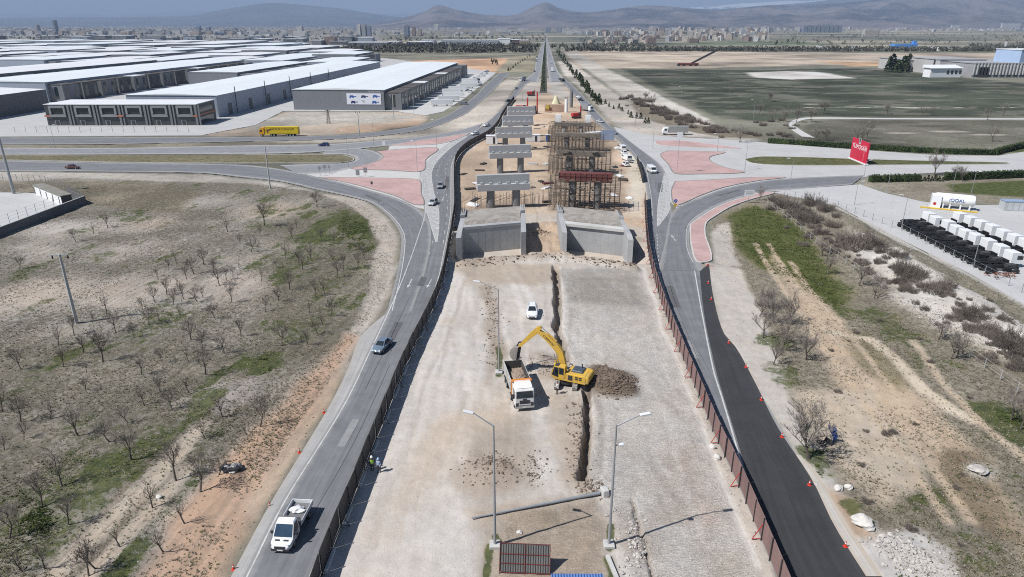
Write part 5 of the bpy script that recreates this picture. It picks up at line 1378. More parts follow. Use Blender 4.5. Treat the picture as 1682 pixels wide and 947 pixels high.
mb = MB(); mb.box((2.7, 0, .7), (.9, 2.2, .9), taper=.7); mb.build("bucket", DARKM, root)
for i, (px, h, lab) in enumerate(((( 852, 205), 8, "bare grey concrete column behind the farthest left pier"), ((930, 184), 7, "white concrete column beside the rusty cage"), ((938, 176), 9, "dark concrete column farthest along the right pier row"))):
    p = G(*px); root = empty("bare_column", (p.x, p.y, 0), 0, lab, "column")
    mb = MB(); mb.cyl((0, 0, -.2), (0, 0, h), 1.0, 1.0, 14); mb.build("shaft", (CAST, WHITEP, COLM)[i], root, smooth=True)
    mb = MB()
    for k in range(10): a = k * .63; mb.bar((.7 * math.cos(a), .7 * math.sin(a), h - .1), (.7 * math.cos(a), .7 * math.sin(a), h + 1.2), .07)
    tag(mb.build("starter_bars", REBAR, root), kind="stuff")
# timber, formwork stacks and pipes strewn round the piers: each stack a thing
stk = []
for k in range(34):
    px = random.choice(((random.uniform(760, 800), random.uniform(262, 345)), (random.uniform(872, 905), random.uniform(205, 340)), (random.uniform(1005, 1040), random.uniform(225, 330))))
    p = G(*px); mb = MB(); n = random.randint(3, 7); L = random.uniform(1.5, 4); m = random.choice((PLANK, REDFORM, STEEL, CASTL, WHITEP, DARKM))
    for i in range(n): mb.box((random.uniform(-.1, .1), (i % 3) * .5, .12 + (i // 3) * .22), (L, .42, .2), rz=random.uniform(-.05, .05))
    o = mb.build("material_stack", m); o.location = (p.x, p.y, 0); o.rotation_euler = (0, 0, random.uniform(0, 3.1)); tag(o, None, "material stack", "stacks of boards and formwork")
    stk.append((o, px))
NM = {PLANK.name: "brown board", REDFORM.name: "dark red formwork", STEEL.name: "rusty tube", CASTL.name: "pale block", WHITEP.name: "white panel", DARKM.name: "black panel"}
rank_labels(stk, lambda o: NM[o.data.materials[0].name] + " stack", [("the left fence bend", (748, 300)), ("the nearest left pier", (826, 330)), ("the second left pier", (838, 270)), ("the gap between the pier rows", (890, 270)), ("the far end of the gap", (888, 215)), ("the parked white cars", (1026, 258)), ("the nearest scaffold", (965, 335)), ("the right fence gap", (1050, 310))])

# ================================================================ INDUSTRIAL HALLS
HALLW = mat_ribbed("hall_sheet", (0.185, 0.195, 0.215), 0, 1.0, .15, .55, .05)
HALLW2 = mat_ribbed("hall_sheet_pale", (0.30, 0.34, 0.40), 0, 1.0, .15, .55, .05)
HALLD = mat_ribbed("hall_sheet_dark", (0.085, 0.09, 0.10), 1, 1.0, .15, .55, .08)
ROOFM = mat_ribbed("roof_sheet", (0.65, 0.69, 0.71), 0, 3.0, .1, .5, .05)
ROOFW = mat_ribbed("roof_sheet_white", (0.66, 0.67, 0.69), 0, 3.0, .1, .5, .06)
FAC = mat("facade_dark", (.055, .056, .062), .5, var=.3, scale=.4)
FACB = mat("facade_brown", (.085, .075, .07), .7, var=.25, scale=.3)
FACG = mat("facade_grey", (.17, .175, .185), .7, var=.15, scale=.3)
TILT = math.atan(.065)
def hall(x1, y0, y1, wd, h, label, wallm, roofm, bays=0, front_dark=False, rz=-TILT, simple=False):
    """long hall; x1,y0 = near right corner on the ground, running away from the camera"""
    root = empty("industrial_hall", (x1, y0, 0), rz, label, "industrial hall", "industrial halls on the left")
    L = y1 - y0
    mb = MB(); mb.box((-wd / 2, L / 2, h / 2 - .2), (wd, L, h + .4)); mb.build("wall", wallm, root)
    mb = MB(); mb.add([(-wd - .4, -.3, h + .02), (.4, -.3, h + .02), (.4, L + .3, h + .02), (-wd - .4, L + .3, h + .02), (-wd / 2, -.3, h + .9), (-wd / 2, L + .3, h + .9)], [(0, 1, 4), (1, 2, 5, 4), (2, 3, 5), (3, 0, 4, 5), (0, 3, 2, 1)])
    mb.build("roof", roofm, root)
    if bays:
        st = L / bays
        for k in range(bays):
            y = st * (k + .5); bw = st * .78; dpt = 9.5
            mb = MB(); mb.box((dpt / 2 + .05, y, h * .42), (dpt, bw, h * .84)); mb.build("front_bay", FAC if k % 2 else FACG, root)
            if k < 14 and not simple:
                mb = MB(); mb.box((dpt / 2 + .05, y, h * .86), (dpt + .3, bw + .3, .35)); mb.build("bay_roof", ROOFW if k % 5 == 4 else FACB, root)
                mb = MB()
                for dy in (-.3, .0, .3):
                    mb.box((dpt / 2, y - bw / 2 - .04, h * .45), (2.2, .08, h * .6)) if dy == 0 else mb.box((dpt + .09, y + dy * bw, h * .45), (.08, bw * .18, h * .55))
                mb.build("bay_glazing", GLASS, root)
                mb = MB()
                for dx in (.6, dpt - .6): mb.box((dx, y - bw / 2 - .1, h * .42), (1.0, .2, h * .84))
                mb.build("pilaster", FACG, root)
    return root
a = G(480, 181); b = G(632, 181)
W2 = hall(b.x, b.y, 690, b.x - a.x, 11, "grey hall with the white machine billboard on its end wall", HALLW, ROOFM, 17)
mb = MB(); mb.box((-2.2 - 9.2, -.12, 6.2), (19.5, .1, 6.0)); bb = mb.build("billboard", mat("billboard_white", (.70, .72, .78), .5, var=.05), W2)
for i, (x, z) in enumerate(((-18.3, 7.6), (-11.6, 7.6), (-5.0, 7.8), (-17.6, 4.6), (-5.6, 4.6))):
    mb = MB(); c = (BLUEP, mat("navy", (.02, .03, .12), .5))[i % 2]
    mb.box((x, -.19, z), (2.6, .05, 1.1), taper=.7, ty=1); mb.box((x + 1.6, -.19, z - .1), (2.2, .05, .4)); mb.cyl((x - .9, -.22, z - .6), (x - .9, -.17, z - .6), .4, .4, 10); mb.cyl((x + .8, -.22, z - .6), (x + .8, -.17, z - .6), .4, .4, 10)
    mb.build("printed_machine", c, bb)
txt(bb, "7SL", 1.5, (-11.8, -.18, 4.8), (math.pi / 2, 0, 0), DARKM)
txt(W2, "MAKINA SANAYI", .9, (-5.2, -.12, 10.0), (math.pi / 2, 0, 0), WHITEP)
# long hall behind the two-storey building
a = G(350, 192); W3 = hall(-152, 362, 706, 48, 11, "long pale-roofed hall behind the two-storey building, grey side wall", HALLW2, ROOFM, 0)
for k in range(9):
    mb = MB(); mb.box((.06, 14 + k * 26, 3.0), (.08, 4.5, 6)); mb.build("door", HALLD, W3)
for k in range(5):
    mb = MB(); mb.cyl((1.0, 20 + k * 40, 0), (1.0, 20 + k * 40, 14), .22, .22, 6); mb.build("flue", DARKM, W3)
# two-storey front building
root = empty("two_storey_building", (-221.5, 332, 0), .01, "dark two-storey building with six framed bays facing the road", "industrial building")
L = 71.5; D = 22; H = 9.6
mb = MB(); mb.box((L / 2, D / 2, H / 2), (L, D, H)); mb.build("wall", FAC, root)
mb = MB(); mb.box((L / 2, D / 2, H + .15), (L + .4, D + .4, .28)); mb.build("roof", ROOFW, root)
FACM = mat("facade_mid", (.23, .235, .245), .7, var=.12, scale=.3)
for k in range(6):
    x = 6 + k * (L - 11.5) / 5
    mb = MB(); y = -.35
    mb.box((x, y, H - .9), (7.6, .7, 1.0)); mb.box((x, y, 4.6), (7.6, .7, 1.1)); mb.box((x - 3.35, y, H / 2 + 2.1), (.9, .69, 3.2)); mb.box((x + 3.35, y, H / 2 + 2.1), (.9, .69, 3.2)); mb.build("window_surround", FACM, root)
    mb = MB(); mb.box((x, -.06, H / 2 + 2.1), (5.6, .1, 3.0)); mb.build("window", GLASS, root)
    mb = MB(); mb.box((x - 1.2, -.08, 1.35), (2.4, .14, 2.7)); mb.build("door_frame", FACM, root)
    mb = MB(); mb.box((x - 1.2, -.17, 1.2), (1.6, .06, 2.2)); mb.build("door", DARKM, root)
    mb = MB(); mb.box((x + 5.2, -.25, H / 2), (1.0, .5, H)); mb.box((x + 6.7, -.18, H / 2), (.7, .36, H)); mb.build("pilaster", FACG, root)
for x in (1.2, 35, 40.5, L - 1.5):
    mb = MB(); mb.box((x, -.55, 4.5), (3.4, .1, .7)); mb.build("orange_band", mat("orange_band", (.42, .16, .09), .6), root)
mb = MB(); mb.box((L + .1, D / 2, 4.6), (.2, D, .7)); mb.build("orange_band", mat("orange_band", (.42, .16, .09), .6), root)
for z in (2.2, 7):
    mb = MB(); mb.box((L + .06, D / 2, z), (.1, D * .7, 2.4)); mb.build("side_window", GLASS, root)
# more halls
hall(-267, 345, 400, 60, 11, "dark grey hall cut by the left edge, its plain side wall in shade", HALLD, ROOFW, 0)
hall(-287, 436, 720, 58, 12, "hall with a pale blue-grey end wall and many dark front bays", HALLW2, ROOFM, 15)
hall(-200 - 16, 560, 720, 40, 10, "hall behind the long hall with small front bays", HALLW, ROOFM, 8, simple=True)
hall(-372, 470, 720, 60, 12, "pale hall left of the many-bayed hall near the left edge", HALLW, ROOFW, 10, simple=True)
k = 0
rows = [(742, 850, -1000, -175, 62, 10), (868, 960, -1150, -190, 62, 10), (985, 1090, -1300, -230, 78, 11), (1120, 1230, -1500, -300, 80, 11), (1270, 1420, -1800, -420, 105, 12), (1500, 1640, -2100, -560, 130, 12)]
names = ["first", "second", "third", "fourth", "fifth", "sixth"]
for ri, (y0, y1, xa, xb, stp, h) in enumerate(rows):
    x = xb; c = 0
    while x > xa:
        c += 1
        hall(x, y0 + random.uniform(-4, 4), y1, stp * random.choice((.74, .8, .86)), h + random.uniform(-1.5, 1.5), f"pale-roofed hall in the {names[ri]} far row, {ORD[c - 1] if c > 1 else 'first '}from its right end", random.choice((HALLW, HALLW2, HALLW)), random.choice((ROOFW, ROOFM, ROOFW)), 3 if ri < 3 else 0, simple=True)
        x -= stp
# blue and yellow works beyond the halls
def works(px0, px1, ybase, ytop, m, label, roofm=ROOFW):
    a = G(px0, ybase); b = G(px1, ybase); h = max(6, HZ(ytop, a.y)); 
    root = empty("factory_block", (a.x, a.y, 0), 0, label, "factory", "factory blocks on the plain")
    mb = MB(); mb.box(((b.x - a.x) / 2, 30, h / 2), (b.x - a.x, 60, h)); mb.build("wall", m, root)
    mb = MB(); mb.box(((b.x - a.x) / 2, 30, h + .25), (b.x - a.x + 1, 61, .5)); mb.build("roof", roofm, root)
    return root
FB = mat("works_blue", (.06, .2, .52), .5, var=.1); FY = mat("works_yellow", (.6, .46, .04), .5, var=.1); FYD = mat("works_olive", (.26, .21, .06), .6, var=.15)
works(345, 376, 82.5, 75, FB, "bright blue factory block on the plain"); works(376, 386, 82.5, 76, mat("navy", (.02, .03, .12), .5), "narrow navy block between the blue and yellow works")
works(386, 420, 82, 76.5, FY, "bright yellow factory block right of the blue one"); works(420, 492, 82, 77, FYD, "long olive factory block between the two yellow ones"); works(492, 504, 82, 75.5, FY, "small bright yellow factory end block"); works(504, 560, 82, 76.5, FYD, "olive factory block at the right end of the yellow works")
works(280, 344, 81.5, 73, mat("pale_works", (.5, .53, .56), .6), "pale factory block left of the blue one")
GM = mat_facade("far_office", (.34, .36, .4), (.1, .12, .16), 6, 4)
works(725, 818, 74, 66, GM, "long pale blue office block on the plain left of the road", ROOFW); works(818, 838, 73.5, 63.5, WHITEP, "white end block of the long pale blue office"); works(818 + 2, 838, 71.5, 69, FACM, "low block before the white end block")
works(838 - 8, 853 + 0, 73, 65, mat("brown_works", (.13, .09, .08), .7, var=.3), "dark brown block right of the white end block"); works(853, 868, 73, 66, mat("tan_works", (.3, .24, .18), .7), "tan block next to the dark brown one")
works(638, 655, 73.5, 68, WHITEP, "white block above the dark treeline on the left"); works(668, 706, 75.5, 69, mat("navy", (.02, .03, .12), .5), "navy block above the dark treeline"); works(572, 636, 76, 69.5, mat("slate_works", (.13, .14, .17), .6), "slate factory block above the orange works"); works(690, 712, 71, 66, ROOFW, "pale shed behind the navy block"); works(718, 734, 73, 68, WHITEP, "white shed at the left end of the pale blue office")
# ---- factory on the right
def G2(px, py): return G(px, py)
a = G(1595, 127); b = G(1690, 127)
root = empty("factory_hall", (a.x, a.y, 0), 0, "long grey ribbed factory hall at the right edge with a dark doorway", "factory hall")
L = b.x - a.x + 40; h = HZ(104, a.y)
mb = MB(); mb.box((L / 2, 35, h / 2), (L, 70, h)); mb.build("wall", mat("rib_wall", (.3, .3, .31), .7, var=.15, scale=.2), root)
mb = MB(); mb.box((L / 2, 35, h + .3), (L + 1, 71, .6)); mb.build("roof", mat("old_roof", (.30, .30, .31), .8, var=.2, scale=.1), root)
mb = MB()
for k in range(int(L / 3)): mb.box((k * 3 + .8, -.5, h * .6), (.9, 1.0, h * .8))
mb.build("rib", mat("rib_pale", (.45, .45, .45), .8, var=.1), root)
mb = MB()
for k in range(int(L / 6)): mb.box((k * 6 + 4, -.06, 2.2), (2.8, .12, 2.8))
mb.build("window", GLASS, root)
mb = MB(); mb.box((10, -.7, 4.5), (8, .6, 9)); mb.build("doorway", DARKM, root)
a = G(1540, 122); root = empty("factory_wing", (a.x, a.y, 0), 0, "pale grey windowless factory wing left of the ribbed hall", "factory wing")
mb = MB(); h = HZ(98, a.y)
mb.box((22, 30, h / 2), (44, 60, h)); mb.build("wall", mat("pale_wing", (.42, .415, .41), .8, var=.1, scale=.2), root)
mb = MB(); mb.box((22, 30, h + .3), (45, 61, .6)); mb.build("roof", mat("old_roof", (.30, .30, .31), .8, var=.2), root)
a = G(1490, 117); root = empty("factory_wing", (a.x, a.y, 0), 0, "pale grey low factory wing right of the dark conifers", "factory wing")
mb = MB(); h = HZ(99, a.y); mb.box((17, 30, h / 2), (34, 60, h)); mb.build("wall", mat("pale_wing", (.42, .415, .41), .8, var=.1, scale=.2), root)
mb = MB(); mb.box((17, 30, h + .3), (35, 61, .6)); mb.build("roof", mat("old_roof", (.30, .30, .31), .8), root)
a = G(1533, 127); root = empty("white_outbuilding", (a.x, a.y, 0), .1, "white outbuilding with dark openings before the factory wing", "outbuilding")
mb = MB(); mb.box((12, 6, 4), (30, 10, 8)); mb.build("wall", WHITEP, root)
mb = MB(); mb.add([(-4, 0, 8), (28, 0, 8), (28, 12, 8), (-4, 12, 8), (-4, 12, 10.5), (28, 12, 10.5)], [(0, 1, 5, 4), (1, 2, 5), (2, 3, 4, 5), (3, 0, 4)]); mb.build("roof", WHITEP, root)
for k in range(4):
    mb = MB(); mb.box((14 + k * 4, .95, 4.5), (2.2, .2, 3)); mb.build("window", GLASS, root)
for px, nm in ((1532, "left"), (1542, "right")):
    a = G(px, 121); root = empty("chimney_stack", (a.x, a.y, 0), 0, f"dark filter stack before the factory wing, the {nm} one of two", "chimney")
    mb = MB(); h = HZ(97, a.y); mb.cyl((0, 0, 0), (0, 0, h), 1.6, 1.2, 12); mb.build("shaft", DARKM, root, smooth=True)
    mb = MB(); mb.box((0, 0, h * .35), (5, 4, h * .5)); mb.build("hopper", FACG, root)
a = G(1668, 127); root = empty("blue_tower", (a.x, a.y, 0), .25, "pale blue sheet-clad tower at the right edge of the photo", "tower")
h = HZ(82, a.y)
mb = MB(); mb.box((14, 14, h / 2), (28, 28, h), taper=.93); mb.build("wall", mat_ribbed("tower_sheet", (.33, .43, .60), 0, 2.0, .3, .5), root)
mb = MB(); mb.box((14, 14, h + .3), (27, 27, .6)); mb.build("roof", ROOFW, root)
mb = MB(); mb.box((18, -.02, h * .5), (3, .3, h * .94)); mb.build("dark_seam", mat("seam_blue", (.12, .17, .27), .5), root)
# mobile crane on the bare strip
a = G(1130, 108); root = empty("mobile_crane", (a.x, a.y, 0), 0, "red mobile crane with dark lattice jib on the bare strip", "crane")
mb = MB(); mb.box((0, 0, 2.0), (24, 4, 2.4)); mb.build("body", DR, root, bevel=.2)
b = G(1153, 84); k = a.y / b.y
top = Vector(((1153 - 841) / F0 * a.y * 1.02 - a.x, 0, HZ(82, a.y)))
mb = MB(); mb.bar((4, 0, 3), top, 2.0); mb.build("jib", DARKM, root)
mb = MB()
for s in (-11, -5, 3, 9): mb.cyl((s, -2.8, 1.2), (s, 2.8, 1.2), 1.3, 1.3, 10)
mb.build("wheel", BLACKR, root)
# ================================================================ VEHICLES
def paintm(name, col, rough=.28): return mat("carpaint_" + name, col, rough, var=.04, spec=.5, coat=.4, dirt=.12, dirtcol=(.3, .27, .23))
CW = paintm("white", (.70, .71, .72)); CK = paintm("black", (.02, .02, .022)); CGY = paintm("grey", (.22, .23, .25)); CBL = paintm("navy", (.02, .03, .11)); CRD = paintm("maroon", (.10, .03, .025)); CSB = paintm("slate", (.13, .18, .24)); CSV = paintm("silver", (.42, .43, .45))
LAMPM = mat("headlamp", (.7, .7, .68), .15, var=.05); TAILM = mat("tail_lamp", (.4, .015, .015), .2); PLATE = mat("number_plate", (.7, .7, .68), .5)
RIM = mat("wheel_rim", (.4, .41, .42), .4, metal=.5); CHROME = mat("bright_trim", (.5, .51, .52), .25, metal=.7)
def wheel(root, x, y, r, wd, rim=True):
    s = 1 if y > 0 else -1
    mb = MB(); mb.cyl((x, y - wd / 2, r), (x, y + wd / 2, r), r, r, 18); t = mb.build("wheel", BLACKR, root, bevel=.03)
    if rim:
        mb = MB(); mb.cyl((x, y + s * wd * .5, r), (x, y + s * (wd * .5 + .012), r), r * .62, r * .55, 14); mb.build("rim", RIM, t)
    return t
def quad_panel(name, pts, m, parent, off=.012):
    p = [Vector(q) for q in pts]; n = (p[1] - p[0]).cross(p[2] - p[0]).normalized()
    c = sum(p, Vector()) / len(p)
    if n.dot(c - Vector((c.x * .6, 0, .6))) < 0: n = -n
    mb = MB(); k = len(p)
    vs = [q + n * off for q in p] + [q - n * .01 for q in p]
    mb.add(vs, [tuple(range(k)), tuple(reversed(range(k, 2 * k)))] + [(i, (i + 1) % k, k + (i + 1) % k, k + i) for i in range(k)])
    return mb.build(name, m, parent)
def make_car(label, paint, L=4.4, W=1.78, H=1.47, kind="hatch", name="car", rails=False):
    root = empty(name, (0, 0, 0), 0, label, "car")
    h = L / 2; w = W / 2
    sh = H * .62
    st = [(-h, .82, .34, .60), (-h + .12, .95, .28, sh * .96), (-h + .6, 1, .24, sh), (0, 1, .22, sh), (h - 1.25, 1, .22, sh * .97), (h - .45, .97, .24, sh * .86), (h - .1, .88, .28, sh * .74), (h, .74, .34, .52)]
    rings = []
    for x, k, z0, z1 in st:
        ww = w * k; zm = z0 + (z1 - z0) * .55
        rings.append([(x, -ww * .9, z0), (x, -ww, zm), (x, -ww * .95, z1 - .06), (x, -ww * .82, z1), (x, ww * .82, z1), (x, ww * .95, z1 - .06), (x, ww, zm), (x, ww * .9, z0)])
    mb = MB(); mb.loft(rings); body = mb.build("body", paint, root, smooth=True)
    if kind == "sedan": xb0, xb1, xt0, xt1 = -h + .75, h - 1.3, -h + 1.35, h - 2.1
    else: xb0, xb1, xt0, xt1 = -h + .12, h - 1.25, -h + .55, h - 2.05
    wb, wt = w * .86, w * .66; zb, zt = sh - .03, H
    mb = MB(); mb.loft([[(xb0, -wb, zb), (xb1, -wb, zb), (xb1, wb, zb), (xb0, wb, zb)], [(xt0, -wt, zt - .03), (xt1, -wt, zt - .03), (xt1, wt, zt - .03), (xt0, wt, zt - .03)], [(xt0 + .15, -wt * .85, zt), (xt1 - .15, -wt * .85, zt), (xt1 - .15, wt * .85, zt), (xt0 + .15, wt * .85, zt)]])
    mb.build("roof", paint, root)
    def lp(a, b, t): return tuple(a[i] + (b[i] - a[i]) * t for i in range(3))
    A, B, C, D = (xb1, -wb, zb), (xb1, wb, zb), (xt1, wt, zt - .03), (xt1, -wt, zt - .03)
    quad_panel("windshield", [lp(lp(A, B, .06), lp(D, C, .06), .08), lp(lp(A, B, .94), lp(D, C, .94), .08), lp(lp(A, B, .93), lp(D, C, .93), .93), lp(lp(A, B, .07), lp(D, C, .07), .93)], GLASS, root)
    A, B, C, D = (xb0, -wb, zb), (xb0, wb, zb), (xt0, wt, zt - .03), (xt0, -wt, zt - .03)
    quad_panel("rear_window", [lp(lp(A, B, .08), lp(D, C, .08), .12), lp(lp(A, B, .92), lp(D, C, .92), .12), lp(lp(A, B, .92), lp(D, C, .92), .9), lp(lp(A, B, .08), lp(D, C, .08), .9)], GLASS, root)
    for s in (-1, 1):
        A, B, C, D = (xb0, s * wb, zb), (xb1, s * wb, zb), (xt1, s * wt, zt - .03), (xt0, s * wt, zt - .03)
        def q(u, v): return lp(lp(A, B, u), lp(D, C, u), v)
        quad_panel("side_window", [q(.07, .12), q(.49, .12), q(.49, .88), q(.1, .88)], GLASS, root)
        quad_panel("side_window", [q(.53, .12), q(.93, .12), q(.9, .88), q(.53, .88)], GLASS, root)
        mb = MB(); mb.box((h - .16, s * w * .62, sh * .72), (.22, w * .34, .14)); mb.build("headlight", LAMPM, root, bevel=.03)
        mb = MB(); mb.box((-h + .07, s * w * .68, sh * .82), (.14, w * .26, .16)); mb.build("tail_light", TAILM, root, bevel=.03)
        mb = MB(); mb.box((h - 1.55, s * (w + .09), sh + .08), (.16, .2, .13)); mb.build("mirror", paint, root, bevel=.03)
        for x in (-h + .85, h - .85): wheel(root, x, s * (w - .12), .32, .22)
    mb = MB(); mb.box((-h - .01, 0, .62), (.03, .52, .12)); mb.build("number_plate", PLATE, root)
    mb = MB(); mb.box((h - .02, 0, .46), (.06, 1.0, .18)); mb.build("grille", DARKM, root)
    if rails:
        for s in (-1, 1):
            mb = MB(); mb.bar((xt0 + .2, s * wt * .9, zt + .04), (xt1 - .2, s * wt * .9, zt + .04), .05); mb.build("roof_rail", CHROME, root)
    return root
def put_car(o, px, ang, z=.11):
    p = G(*px); o.location = (p.x, p.y, z); o.rotation_euler = (0, 0, R(ang))
    return o
hatch = make_car("grey hatchback", CGY); sedan = make_car("sedan", CSB, 4.55, 1.72, 1.42, "sedan"); suv = make_car("suv", CW, 4.4, 1.84, 1.62, rails=True)
# van prototype
def make_van(label, paint):
    root = empty("van", (0, 0, 0), 0, label, "van")
    mb = MB(); mb.prof([(-2.6, .35), (2.5, .35), (2.6, .8), (2.2, 1.15), (1.55, 1.95), (1.1, 2.1), (-2.55, 2.15), (-2.62, 1.2)], -.95, .95); mb.build("body", paint, root, bevel=.12)
    quad_panel("windshield", [(2.17, -.8, 1.22), (2.17, .8, 1.22), (1.62, .74, 1.9), (1.62, -.74, 1.9)], GLASS, root, .03)
    for s in (-1, 1):
        quad_panel("side_window", [(.7, s * .955, 1.2), (1.85, s * .955, 1.2), (1.5, s * .955, 1.75), (.7, s * .955, 1.8)], GLASS, root)
        for x in (-1.6, 1.6): wheel(root, x, s * .84, .34, .24)
        mb = MB(); mb.box((2.5, s * .7, .85), (.2, .3, .2)); mb.build("headlight", LAMPM, root)
    quad_panel("rear_window", [(-2.6, -.7, 1.35), (-2.6, .7, 1.35), (-2.58, .7, 1.9), (-2.58, -.7, 1.9)], GLASS, root, .03)
    return root
van = make_van("van", CW)
used = set()
def car_at(proto, px, ang, label, paint=None, sc=None, z=.11, cat_=None):
    p = G(*px)
    if proto.name not in used and paint is None and sc is None:
        used.add(proto.name); o = proto; o.location = (p.x, p.y, z); o.rotation_euler = (0, 0, R(ang)); o["label"] = label; return o
    if proto.name not in CH: dup_reg(proto)
    base = [c for c in proto.children if c.name.split(".")[0] == "body"][0].data.materials[0]
    o = dup(proto, (p.x, p.y, z), R(ang), label, sc, {base.name: paint} if paint else None)
    return o
def dup_reg(o):
    CH[o.name] = list(o.children)
    for c in CH[o.name]: dup_reg(c)
for o in (hatch, sedan, suv, van): dup_reg(o)
car_at(sedan, (628, 573), 256, "old slate blue sedan alone on the left road, seen from the front")["group"] = "cars"
car_at(suv, (874, 517), -92, "white car with roof rails parked on bare ground behind the excavator")
car_at(hatch, (723.5, 308), 272, "grey hatchback in the lane beside the hatched area on the left road")
car_at(hatch, (711, 336), 258, "silver hatchback on the hatched area of the left road", CSV)
car_at(hatch, (780, 221.5), 227, "white hatchback entering the left bend beside the small pink island", CW)
car_at(sedan, (799.5, 207.5), 234, "white sedan on the left road ahead of the bend", CW)
car_at(hatch, (834.5, 167), 235, "black hatchback on the left road near the drilling rigs", CK)
car_at(hatch, (847, 146.5), 240, "grey car on the left road where it narrows", CGY)
car_at(hatch, (532, 240), 180, "dark blue car on the approach road above the grass strip", CBL)
car_at(sedan, (120, 277), 0, "dark maroon car on the lower left road below the grass strip", CRD)
car_at(van, (1070, 283), -83, "white van on the right road beside the short fence")
car_at(hatch, (1007, 220), -50, "dark grey car on the right road near the blue notice board", CGY)
car_at(hatch, (986, 201), -55, "grey car on the right road beside the farthest scaffold", CSV)
car_at(hatch, (954, 165.5), -60, "black car behind a white one on the right road", CK)
car_at(sedan, (950.5, 160.5), -60, "white sedan on the right road ahead of a black car", CW)
car_at(hatch, (878, 118), 262, "dark car near the mouth of the left carriageway", CK)
car_at(hatch, (925, 131.5), -60, "dark car where the right road meets the far carriageway", CK)
car_at(van, (905, 104), 85, "white van on the far right carriageway", CW)
car_at(hatch, (882, 101), 265, "grey car far along the left carriageway", CGY)
car_at(sedan, (902.5, 92), 86, "small silver car farthest along the right carriageway", CSV)
car_at(hatch, (887, 86), 266, "small dark car farthest along the left carriageway", CK)
PW = [("white pickup", (1022, 247))]
car_at(van, (1022, 246.5), 95, "farthest of the white vehicles parked by the right fence, a tall van", CW, z=.02)
car_at(suv, (1024, 253), 100, "white car parked just before the tall white van", CW, z=.02)
car_at(van, (1029, 263), 105, "white van with a dark windscreen in the middle of the parked row", CW, z=.02)
car_at(suv, (1027, 272), 100, "nearest of the white cars parked by the right fence", CW, z=.02)
# vehicles on the apron before the billboard hall
apr = []
for k in range(26):
    t = k / 25; y = 410 + 330 * t + random.uniform(-4, 4)
    x = -72 + (y - 396) * .068 + random.uniform(22, 46 - t * 22)
    if x > -27 + (y - 396) * .05: continue
    p = PX((x, y, 0))
    pr = random.choice((hatch, van, suv, hatch)); pc = random.choice((CW, CW, CW, CK, CGY, CSV))
    o = car_at(pr, p, random.choice((4, 184)), "x", pc, z=.085); o["group"] = "vehicles parked before the hall fronts"; apr.append((o, p, pc))
NMC = {CW.name: "white", CK.name: "black", CGY.name: "grey", CSV.name: "silver"}
pcs = {a[0].name: a[2] for a in apr}
rank_labels([(o, p) for o, p, c in apr], lambda o: NMC[pcs[o.name].name] + " " + o["category"] + " parked on the apron", [("the white billboard", (660, 178)), ("the apron's far end", (790, 125)), ("the apron's middle", (725, 150))])

WTR = paintm("trailer", (.66, .67, .68), .5)
for k in range(8):
    y = 415 + k * 24; x = -72 + (y - 396) * .068 + 27 + random.uniform(-3, 3)
    root = empty("box_trailer", (x, y, .09), random.uniform(-.08, .08) + .05, "x", "trailer", "white trailers before the hall fronts")
    mb = MB(); mb.box((0, 0, 2.3), (13, 2.5, 2.7)); mb.build("box_body", WTR, root)
    for xx in (-4.5, -3.2, 3): wheel(root, xx, -1.0, .5, .3); wheel(root, xx, 1.0, .5, .3)
    root["label"] = f"white box trailer square to the hall fronts, {ORD[k]}nearest the white billboard"
# ---- white dropside pickup truck
a = G(456, 907, .3); b = G(492, 822, 1.4)
d = Vector((a.x - b.x, a.y - b.y))
root = empty("pickup_truck", ((a.x + b.x) / 2 + .25, (a.y + b.y) / 2 + .1, .105), math.atan2(d.y, d.x), "white dropside pickup truck driving on the left road in the foreground", "pickup truck")
PT = root
rings = []
for x, w, z0, z1 in ((.55, 1.0, .45, 1.15), (1.0, 1.0, .42, 1.15), (2.0, 1.0, .4, 1.12), (2.55, .97, .4, 1.02), (2.9, .88, .42, .92), (3.02, .72, .45, .75)):
    rings.append([(x, -w * .92, z0), (x, -w, z0 + .3), (x, -w * .97, z1 - .05), (x, -w * .86, z1), (x, w * .86, z1), (x, w * .97, z1 - .05), (x, w, z0 + .3), (x, w * .92, z0)])
mb = MB(); mb.loft(rings); mb.build("body", WHITEP, root, smooth=True)
mb = MB(); mb.loft([[(.55, -.97, 1.1), (2.15, -.95, 1.1), (2.15, .95, 1.1), (.55, .97, 1.1)], [(.58, -.86, 2.1), (1.35, -.82, 2.1), (1.35, .82, 2.1), (.58, .86, 2.1)], [(.66, -.76, 2.2), (1.25, -.72, 2.2), (1.25, .72, 2.2), (.66, .76, 2.2)]]); mb.build("cab_roof", WHITEP, root)
quad_panel("windshield", [(2.12, -.86, 1.17), (2.12, .86, 1.17), (1.42, .76, 2.04), (1.42, -.76, 2.04)], mat_glass("blue_glass", (.03, .055, .09)), root, .02)
for s in (-1, 1):
    quad_panel("side_window", [(.75, s * .965, 1.17), (1.95, s * .955, 1.17), (1.32, s * .835, 2.0), (.75, s * .87, 2.0)], GLASS, root, .015)
    mb = MB(); mb.box((2.78, s * .68, .82), (.3, .38, .2)); mb.build("headlight", DARKM, root, bevel=.05)
    mb = MB(); mb.box((1.75, s * 1.16, 1.35), (.14, .24, .34)); mb.build("mirror", DARKM, root, bevel=.04)
    for x in (-1.9, 2.0): wheel(root, x, s * .86, .36, .26)
    mb = MB(); mb.box((-1.4, s * 1.0, 1.12), (3.2, .05, .42)); mb.build("dropside", WHITEP, root, bevel=.015)
mb = MB(); mb.box((-1.4, 0, .88), (3.25, 2.0, .1)); mb.build("bed_floor", mat("bed_floor", (.16, .16, .17), .8, var=.25), root)
